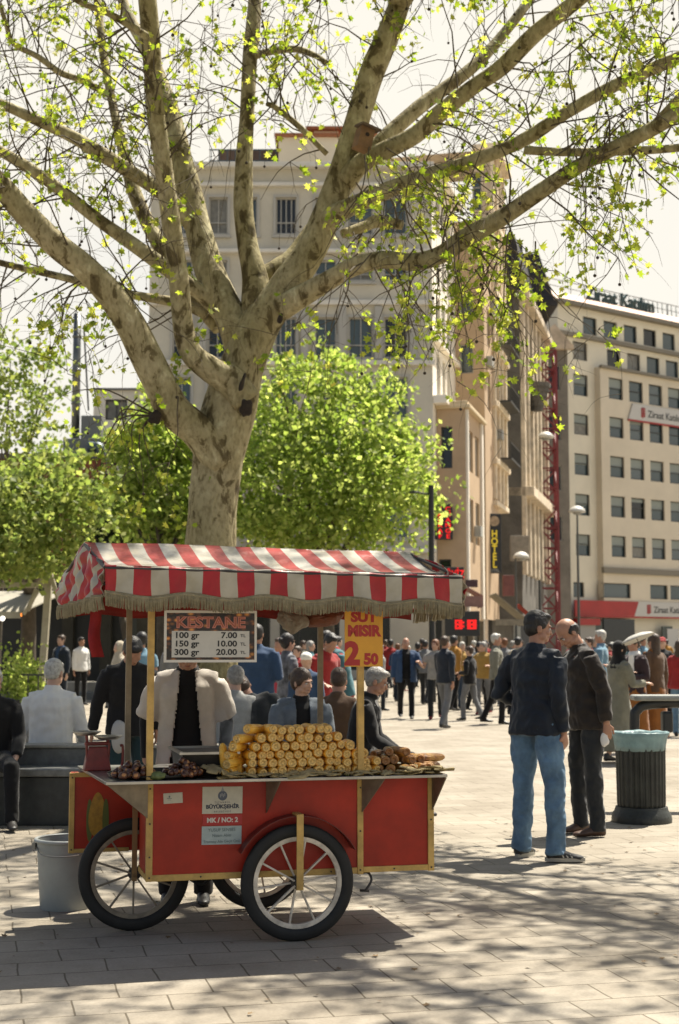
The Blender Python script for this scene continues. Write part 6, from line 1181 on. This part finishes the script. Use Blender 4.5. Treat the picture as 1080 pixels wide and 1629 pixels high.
    if scarf is not None:
        mb = MB(); vloft(mb, [(NB + V((0, 0, -.03 * k)), F[2] @ V((.10 * k, 0, 0)), F[2] @ V((0, .095 * k, 0))), (NB + V((0, 0, .03 * k)), F[2] @ V((.088 * k, 0, 0)), F[2] @ V((0, .09 * k, 0))), (NB + V((0, 0, .055 * k)), F[2] @ V((.07 * k, 0, 0)), F[2] @ V((0, .07 * k, 0)))]); mb.tube([NB + F[2] @ V((.06 * k, -.12 * k, 0)), NB + F[2] @ V((.07 * k, -.15 * k, -.35 * k))], [.04 * k, .05 * k], 10); fuse("scarf", mb, scarf, T, vox, 3, wr, 14)
    for i, l in enumerate(L_):
        a = l[2]; fy = rzz(fyaw[i]); sd_ = legs[i][1]; pit = 0
        if seat is None and a.z > .13 * k: pit = -38
        fr = fy @ rx(pit); P_ = lambda yy, zz: a + fr @ V((0, yy * k, zz * k)); X_ = fr @ V((k, 0, 0)); Z_ = fr @ V((0, 0, k)); mb = MB()
        vloft(mb, [(P_(.068, -.045), X_ * .018, Z_ * .026), (P_(.058, -.036), X_ * .034, Z_ * .042), (P_(.01, -.028), X_ * .040, Z_ * .052), (P_(-.05, -.042), X_ * .042, Z_ * .038), (P_(-.11, -.055), X_ * .047, Z_ * .027), (P_(-.165, -.06), X_ * .042, Z_ * .021), (P_(-.195, -.064), X_ * .02, Z_ * .014)], 16); mb.tube([P_(.015, -.04), P_(.012, .035)], [.046 * k, .043 * k], 14)
        shoe = fuse("shoe", mb, shoes, T, min(vox, .012), 3)
        if sole is not None:
            mb = MB(); n = 24; out = [(.046 * math.sin(2 * math.pi * q / n) * (1.0 + .12 * math.cos(2 * math.pi * q / n)), -.064 - .142 * math.cos(2 * math.pi * q / n)) for q in range(n)]; mb.prism([a + fy @ V((u * k, v * k, -.0845 * k)) for u, v in out], (0, 0, .026 * k)); mb.build("sole", sole, shoe)
            for q in range(3):
                mb = MB(); yy = -.035 - q * .03; mb.tube([P_(yy - .015, -.055) + X_ * .046, P_(yy, -.024 - q * .006) + X_ * .034, P_(yy, -.004 - q * .011), P_(yy, -.024 - q * .006) - X_ * .034, P_(yy - .015, -.055) - X_ * .046], .006 * k, 6, flat=.5); mb.build("stripe", sole, shoe)
        if socks is not None: mb = MB(); mb.tube([a + V((0, 0, -.02 * k)), a.lerp(l[1], .16)], [.045 * k, .047 * k], 14); mb.build("sock", socks, T, smooth=True)
    return T, dict(A=A, HO=HO, HR=HR, NB=NB, F=F, pz=pz, k=k)
def clone(src, label, x, y, rz, mats=None, s=1.0, group="people in the square"):
    """another person of the same build: the thing and each of its parts copied, dressed in other colours"""
    r = src.copy(); COL.objects.link(r); r.location = (x, y, 0); r.rotation_euler = (0, 0, rz); r.scale = (s, s, s); tag(r, label, "person", group)
    for ch in list(src.children):
        c = ch.copy(); COL.objects.link(c); c.parent = r
        if mats and ch.name.split('.')[0] in mats and len(c.material_slots): c.material_slots[0].link = 'OBJECT'; c.material_slots[0].material = mats[ch.name.split('.')[0]]
    return r
def face(dx, dy): return math.atan2(dx, -dy)       # rotation that makes a person look along (dx, dy)
DENIM = M("denim", (.16, .29, .43), .85, nz=(4.5, .42), bump=(40, .3, .006), rgb2=None, sheen=.1)
NAVY = cloth("navy", (.012, .020, .034), .3, .6, .5); BRN = cloth("brown_black", (.030, .022, .017), .3, .7, .5); CHAR = cloth("charcoal", (.030, .033, .036)); BLACK = cloth("black", (.010, .010, .011)); WHITE = cloth("white", (.95, .93, .88), .06); VEND = cloth("vendor_linen", (.68, .62, .54), .12); GREY = cloth("grey", (.20, .205, .21), .2); GREYB = cloth("grey_blue", (.15, .18, .215), .3); LBLUE = cloth("light_blue", (.18, .33, .44)); BLUE = cloth("blue", (.035, .075, .16)); YELLOW = cloth("mustard", (.46, .28, .07)); REDC = cloth("red", (.38, .03, .03)); PINKC = cloth("pink_red", (.50, .06, .09)); CREAM = cloth("cream", (.55, .48, .36)); GREEN_G = cloth("grey_green", (.24, .235, .18), .2); TEALC = cloth("teal", (.07, .20, .24)); RUST = cloth("rust", (.34, .13, .03)); BROWN = cloth("brown", (.14, .08, .045)); STRIPED = cloth("striped_grey", (.36, .35, .32), .2); OCHRE = cloth("ochre", (.50, .24, .04)); DBLUE = cloth("dark_teal", (.02, .05, .06)); LGREY = cloth("light_grey", (.40, .40, .38), .15)
# the two men talking on the right
q1 = G(874, 1366)
m1, i1 = person("man in navy jacket and blue jeans seen from behind, turning his head to the right", q1.x - .09, q1.y, face(.70, .71), 1.79, 1.10, lean=3, head=(-36, 5), arms=((V((.46, .10, -1)), V((-.30, -.75, -.10))), (V((.15, .08, -1)), V((-.06, -.34, -1)))), legs=((V((.06, -.04, -1)), V((.04, .05, -1))), (V((-.20, .05, -1)), V((-.04, .06, -1)))), top=NAVY, hem=-.10, bottom=DENIM, shoes=M("sneaker_black", (.025, .025, .025), .6), sole=M("sneaker_sole", (.52, .49, .40), .6), hair=("short", "black"), skin="tan", vox=.009, detail=1, wr=.014, group=None, fyaw=(12, -48), legw=1.1)
q2 = G(922, 1331)
m2, i2 = person("balding man in dark brown jacket bowing his head towards the man in the navy jacket", q2.x + .10, q2.y + .12, face(-.97, -.22), 1.80, 1.15, lean=12, head=(6, 30), arms=((V((.14, .10, -1)), V((.02, -.12, -1))), (V((.2, -.35, -1)), V((-.3, -.7, -.3)))), legs=((V((.08, -.03, -1)), V((.02, .05, -1))), (V((-.10, -.10, -1)), V((0, .08, -1)))), top=BRN, hem=-.13, bottom=CHAR, shoes=SHOEB, hair=("bald", "black"), skin="tan", vox=.009, detail=1, wr=.013, group=None, fyaw=(-10, 15), belly=.02, socks=WHITE, curl=.55)
wl_ = i2["A"][0]; p = m2.matrix_basis @ (wl_[2] + V((0, 0, -.10)))
def crumple(name, label, p, r, mat, cat, amp=.35, f=26): mb = MB(); mb.ell((0, 0, 0), r, 20, 12); mb.v = [tuple(V(v) * (1 + amp * noise.noise(V(v) * f))) for v in mb.v]; o = mb.build(name, mat, None, smooth=True); o.location = p; return tag(o, label, cat)
m2m = Matrix.Translation(m2.location) @ Matrix.Rotation(m2.rotation_euler.z, 4, 'Z')
crumple("paper_tissue", "white crumpled tissue held in the balding man's lowered hand", m2m @ (wl_[2] + V((0, -.02, -.13))), (.035, .022, .055), WHITE, "tissue")
# vendor
vx = cw(-.41, 1.26)
vd, iv = person("street vendor in open pale work jacket over black, face hidden by the price board", vx.x, vx.y, face(.10, -1), 1.64, 1.02, lean=15, head=(0, 16), arms=((V((.30, .0, -1)), V((-.10, -.46, -.8))), (V((.34, .0, -1)), V((-.04, -.42, -.9)))), legs=STAND, shirt=BLACK, top=VEND, sleeve=.62, hem=-.24, open_front=(.115, .05, .5), bottom=BLACK, hair=("short", "black"), skin="tan", vox=.011, detail=1, wr=.009, group=None, curl=.6)
for i in range(5):
    s_ = 1 if i % 2 else -1; z = iv["pz"] + .34 - .10 * i
# seated on the double bench
def at(px, Y): return P(px, 1100, Y).x
person("white haired man in a white shirt seated on the stone bench with his back turned", at(82, 13.27), 13.27, face(.05, 1), 1.86, 1.12, lean=7, head=(-14, 6), arms=((V((.22, -.25, -1)), V((-.1, -.8, -.5))), (V((.22, -.25, -1)), V((-.1, -.8, -.5)))), legs=SIT, seat=.488, top=WHITE, bottom=BLACK, hem=-.05, hair=("short", "white"), skin="light", vox=.012, wr=.009, group="people seated on the stone bench")
person("woman in a grey blue cardigan seated behind the corn, looking to the right", at(478, 12.58), 12.58, face(.18, -1), 1.72, 1.12, lean=8, head=(42, 2), arms=((V((.16, -.35, -1)), V((-.55, -.8, .1))), (V((.2, -.35, -1)), V((-.55, -.8, .05)))), legs=SIT, seat=.488, top=GREYB, shirt=BLACK, open_front=(.05, .06, .5), bottom=BLACK, hair=("bun", "brown"), skin="light", vox=.011, detail=1, wr=.007, group="people seated on the stone bench")
person("grey haired man in dark suit seated sideways on the bench end, hand on knee", at(572, 12.62), 12.62, face(1, -.12), 1.76, 1.08, lean=16, head=(4, 4), arms=((V((.10, -.55, -1)), V((-.05, -1, -.35))), (V((.12, -.62, -1)), V((.0, -1, -.28)))), legs=((V((.10, -1, .02)), V((.02, -.1, -1))), (V((-.10, -1, .04)), V((-.02, -.02, -1)))), seat=.488, top=BLACK, shirt=WHITE, bottom=BLACK, hair=("short", "grey"), skin="tan", vox=.011, detail=1, wr=.008, group="people seated on the stone bench")
person("grey haired person in a marled grey sweater seated behind the vendor, back turned", at(374, 13.27), 13.27, face(-.05, 1), 1.74, 1.05, lean=10, head=(10, 4), arms=(FOLD, FOLD), legs=SIT, seat=.488, top=LGREY, bottom=CHAR, hair=("short", "grey"), skin="light", vox=.014, group="people seated on the stone bench")
person("dark grey clad person on the bench slumped to the right behind the seated woman", at(425, 13.3), 13.3, face(0, 1), 1.72, 1.05, lean=14, side=30, head=(20, 10), arms=(FOLD, HANG), legs=SIT, seat=.488, top=CHAR, bottom=BLACK, hair=("short", "brown"), skin="tan", vox=.015, group="people seated on the stone bench")
person("person in a dark brown jacket seated close behind the suited man", at(535, 13.3), 13.3, face(.3, 1), 1.7, 1.05, lean=8, head=(15, 6), arms=(FOLD, FOLD), legs=SIT, seat=.488, top=BROWN, bottom=BLACK, hair=("short", "brown"), skin="tan", vox=.015, group="people seated on the stone bench")
person("person in black seated at the left edge of the photo on the near bench", at(-14, 12.5), 12.5, face(.3, -1), 1.76, 1.1, lean=12, head=(20, 10), arms=((V((.2, -.4, -1)), V((-.2, -1, -.5))), (V((.2, -.4, -1)), V((-.2, -1, -.5)))), legs=SIT, seat=.488, top=BLACK, bottom=BLACK, hair=("short", "white"), skin="light", vox=.014, group="people seated on the stone bench")
person("person in a black coat with dark teal trousers standing behind the grey canopy post", at(205, 11.6), 11.6, face(.2, -1), 1.66, 1.05, lean=22, head=(20, 25), arms=(HANG, (V((.3, -.1, -1)), V((.15, -.2, -1)))), legs=STAND, top=BLACK, bottom=DBLUE, hair=("short", "black"), skin="tan", vox=.014)
crumple("shopping_bag", "white shopping bag carried by the person in black behind the grey post", P(190, 1172, 11.4), (.07, .05, .13), M("bag_white", (.66, .65, .62), .4, trans=.3), "bag", .2, 12)
# standing behind the bench
person("man in a blue jacket standing with his back turned behind the vendor", at(408, 17.5), 17.5, face(.1, 1), 1.80, 1.2, arms=(BENT, BENT), top=BLUE, bottom=BLUE, hair=("short", "black"), vox=.016)
person("dark haired woman in a patterned blouse talking, right of the blue jacket", at(457, 18.5), 18.5, face(.8, .4), 1.70, 1.0, head=(10, 0), arms=(BENT, BENT), top=cloth("blouse", (.22, .23, .26), .7), bottom=CHAR, hair=("bun", "black"), skin="light", vox=.016)
person("child in a white cap and blue top behind the seated woman", at(487, 17), 17, face(.2, 1), 1.46, 1.0, top=BLUE, bottom=CHAR, hair=("cap", WHITE), skin="light", vox=.016)
person("person in a red top leaning forward left of the metal post", at(512, 18.2), 18.2, face(.6, -.6), 1.72, 1.05, lean=16, head=(0, 10), arms=(BENT, BENT), top=REDC, bottom=CHAR, hair=("short", "black"), vox=.016)
person("man in a teal vest bending to the left behind the orange sign", at(546, 18.8), 18.8, face(-.8, -.3), 1.78, 1.1, lean=24, head=(0, 10), arms=((V((.1, -.5, -1)), V((-.2, -.8, -.4))), (V((.1, -.5, -1)), V((-.2, -.8, -.4)))), top=TEALC, shirt=REDC, sleeve=.4, bottom=CHAR, hair=("short", "black"), vox=.016)
person("woman in beige headscarf and cream top with a black skirt standing by the cafe", at(189, 24), 24, face(-.7, -.4), 1.62, 1.08, top=CREAM, skirt=(.12, BLACK, .05), hair=("hijab", CREAM), skin="light", vox=.018, arms=(HANG, HANG))
person("man in a light blue shirt with dark hair beside the yellow front post", at(224, 21), 21, face(-.5, .8), 1.74, 1.05, top=LBLUE, sleeve=.45, bottom=BLACK, hair=("short", "black"), vox=.018)
person("man in a dark suit with a blue shirt standing in the cafe shade", at(96, 33), 33, face(-.6, -.7), 1.80, 1.05, top=NAVY, shirt=BLUE, open_front=(.06, .08, .5), bottom=NAVY, hair=("short", "brown"), skin="light", vox=.02)
person("person in a white shirt standing before the dark cafe wall", at(128, 38), 38, face(.6, -.6), 1.78, 1.0, top=WHITE, bottom=BLACK, hair=("short", "black"), vox=.022)
# walking and standing out in the sun
g_ = G(646, 1143); w1, _ = person("heavy balding man in a black outfit with an open blue jacket walking towards the cart", g_.x, g_.y, face(.0, -1), 1.74, 1.22, head=(-5, 4), arms=((V((.3, -.15, -1)), V((-.1, -.75, .3))), HANG), legs=WALK, shirt=BLACK, top=BLUE, open_front=(.09, .09, .5), belly=.04, hem=-.18, bottom=BLACK, hair=("bald", "grey"), vox=.015, detail=1)
g_ = G(693, 1144); w2, _ = person("woman in a grey striped T-shirt, dark trousers and red shoes walking in the sun", g_.x, g_.y, face(-.1, -1), 1.70, 1.0, head=(-25, 0), arms=((V((.3, -.1, -1)), V((-.2, -.85, .15))), (V((.32, -.1, -1)), V((.3, -.8, .4)))), legs=WALK2, top=STRIPED, sleeve=.45, bottom=cloth("trouser_dark", (.02, .024, .026)), shoes=M("shoe_red", (.25, .02, .02), .5), hair=("long", "auburn"), skin="light", vox=.015, detail=1)
g_ = G(668, 1121); w3, _ = person("person in grey with dark trousers walking away between the couple", g_.x + .15, g_.y, face(.3, .9), 1.72, 1.0, legs=WALK, arms=(SWF, SWB), top=GREY, bottom=CHAR, hair=("short", "black"), vox=.018)
g_ = G(736, 1127); w4, _ = person("white haired woman in a mustard cardigan and jeans", g_.x, g_.y, face(.25, -.95), 1.66, 1.05, arms=(BENT, FOLD), legs=WALK2, top=YELLOW, bottom=cloth("jeans_dark", (.03, .05, .08)), hair=("short", "white"), skin="light", vox=.017, detail=1)
g_ = G(762, 1132); w5, _ = person("woman in a pale grey coat over black stepping sideways with a dark bag", g_.x, g_.y, face(.5, -.8), 1.66, 1.05, lean=5, arms=((V((.25, .0, -1)), V((.1, -.2, -1))), BENT), legs=((V((.12, -.25, -1)), V((.05, .05, -1))), (V((-.14, .22, -1)), V((-.06, .4, -1)))), top=LGREY, shirt=BLACK, open_front=(.07, .06, .5), hem=-.36, bottom=BLACK, hair=("long", "black"), skin="light", vox=.017, detail=1)
crumple("hand_bag", "dark leather bag hanging in front of the woman in the pale grey coat", V((g_.x - .22, g_.y - .3, .86)), (.13, .09, .15), M("bag_leather", (.035, .03, .026), .5), "bag", .15, 9)
g_ = G(790, 1123); w6, _ = person("woman in a pink red jacket behind the shoulder of the man in navy", g_.x, g_.y, face(-.3, -.9), 1.66, 1.05, arms=(BENT, BENT), legs=WALK, top=PINKC, bottom=GREY, hair=("short", "brown"), skin="light", vox=.017)
g_ = G(622, 1112); w7, _ = person("person in a red top seen from behind, just right of the orange sign", g_.x, g_.y, face(.2, 1), 1.76, 1.05, top=REDC, bottom=CHAR, hair=("short", "black"), legs=WALK2, vox=.018)
g_ = G(985, 1213); w8, _ = person("woman in black headscarf and long grey green coat beside the litter bin", g_.x, g_.y, face(.85, .35), 1.62, 1.12, lean=4, arms=((V((.15, -.45, -1)), V((-.1, -.85, .55))), (V((.2, -.4, -1)), V((-.2, -.9, .1)))), legs=WALK, top=GREEN_G, skirt=(.16, GREEN_G, .12), hair=("hijab", cloth("scarf_black", (.008, .008, .009))), skin="light", vox=.014, detail=1)
g_ = G(1008, 1200); w9, _ = person("man in black with a broad white collar facing the woman in the black headscarf", g_.x + .1, g_.y + .3, face(-.8, -.5), 1.68, 1.05, head=(-8, 6), arms=(BENT, (V((.2, -.4, -1)), V((-.1, -.8, .5)))), top=cloth("dark_blouse", (.05, .03, .035)), skirt=(.25, RUST, .1), scarf=WHITE, hair=("short", "brown"), skin="tan", vox=.015, detail=1)
g_ = G(1046, 1196); w10, _ = person("person with a long brown scarf and rust coloured skirt beside the white collar", g_.x + .02, g_.y + .2, face(-.5, .7), 1.72, 1.0, top=BROWN, skirt=(.2, RUST, .1), scarf=RUST, hair=("long", "brown"), skin="tan", vox=.016, arms=(BENT, HANG))
q = P(1013, 1016, 19.2); o = MB(); o.lathe([(.03, .10), (.18, .085), (.34, .03), (.40, -.02), (.395, -.028), (.33, .02), (.17, .072), (.03, .088)], (0, 0, 0), 16); um = thing("umbrella", "small white sun umbrella held above the white collared person", "umbrella", tuple(q)); um.rotation_euler = (R(-10), R(-20), 0); um.scale = (.62, .62, .62); o.build("canopy", M("umbrella_white", (.72, .70, .64), .6, trans=.25), um, smooth=True); o = MB(); o.tube([(0, 0, .12), (0, 0, -.55)], .008, 8); o.build("shaft", IRON, um)
g_ = G(1075, 1172); person("person in a red top and blue jeans at the right edge behind the rail", g_.x + .1, g_.y, face(.3, .9), 1.66, 1.05, top=REDC, bottom=DENIM, hair=("long", "brown"), legs=WALK, vox=.018, skin="light")
g_ = G(1060, 1150); person("person in dark grey with a red headband left of the red top", g_.x - .05, g_.y, face(-.2, -.9), 1.72, 1.0, top=CHAR, bottom=BLACK, hair=("cap", REDC), vox=.018, skin="light")
# far crowd: copies in other clothes
PR = [w3, w7, w6, w4, w2]
tops = [BLACK, WHITE, REDC, BLUE, GREY, CREAM, NAVY, BROWN, PINKC, LGREY, YELLOW, GREEN_G, TEALC, LBLUE, CHAR, OCHRE]; hs = ["black", "brown", "grey", "white", "black", "brown", "auburn"]; bts = [CHAR, BLACK, DENIM, NAVY, GREY, BROWN]
tn = {id(m): n for m, n in zip(tops, ("black", "white", "red", "blue", "grey", "cream", "navy", "brown", "pink", "pale grey", "mustard", "olive grey", "teal", "light blue", "charcoal", "ochre"))}
hn = {"black": "black hair", "brown": "brown hair", "grey": "grey hair", "white": "white hair", "auburn": "auburn hair"}
rp = random.Random(31)
zones = [(700, 832, 27, 58, 22, "below the side street awnings"), (925, 968, 24, 46, 8, "between the brown jacket and the black headscarf"), (905, 1080, 40, 82, 24, "far off before the red fascia"), (600, 690, 34, 62, 9, "behind the walking couple"), (430, 545, 20, 40, 8, "seen under the canopy"), (268, 420, 24, 44, 4, "left of the blue jacket")]
for (a, b, y0, y1, n, where) in zones:
    for k in range(n):
        Y = y0 + (y1 - y0) * (k + rp.random()) / n; px = a + (b - a) * ((k * .618 + .1 + rp.uniform(-.05, .05)) % 1); src = PR[k % len(PR)]; tm = tops[(k * 5 + n) % len(tops)]; bt_ = bts[(k * 3 + n) % len(bts)]; hk = hs[(k * 2 + n) % len(hs)]
        lab = "small figure in %s with %s, %s" % (tn[id(tm)], hn[hk], where)
        clone(src, lab, at(px, Y), Y, rp.uniform(0, 6.28), {"jacket": tm, "shirt": tm, "trousers": bt_, "hair": HAIRM[hk]}, rp.uniform(.92, 1.06), "distant crowd")
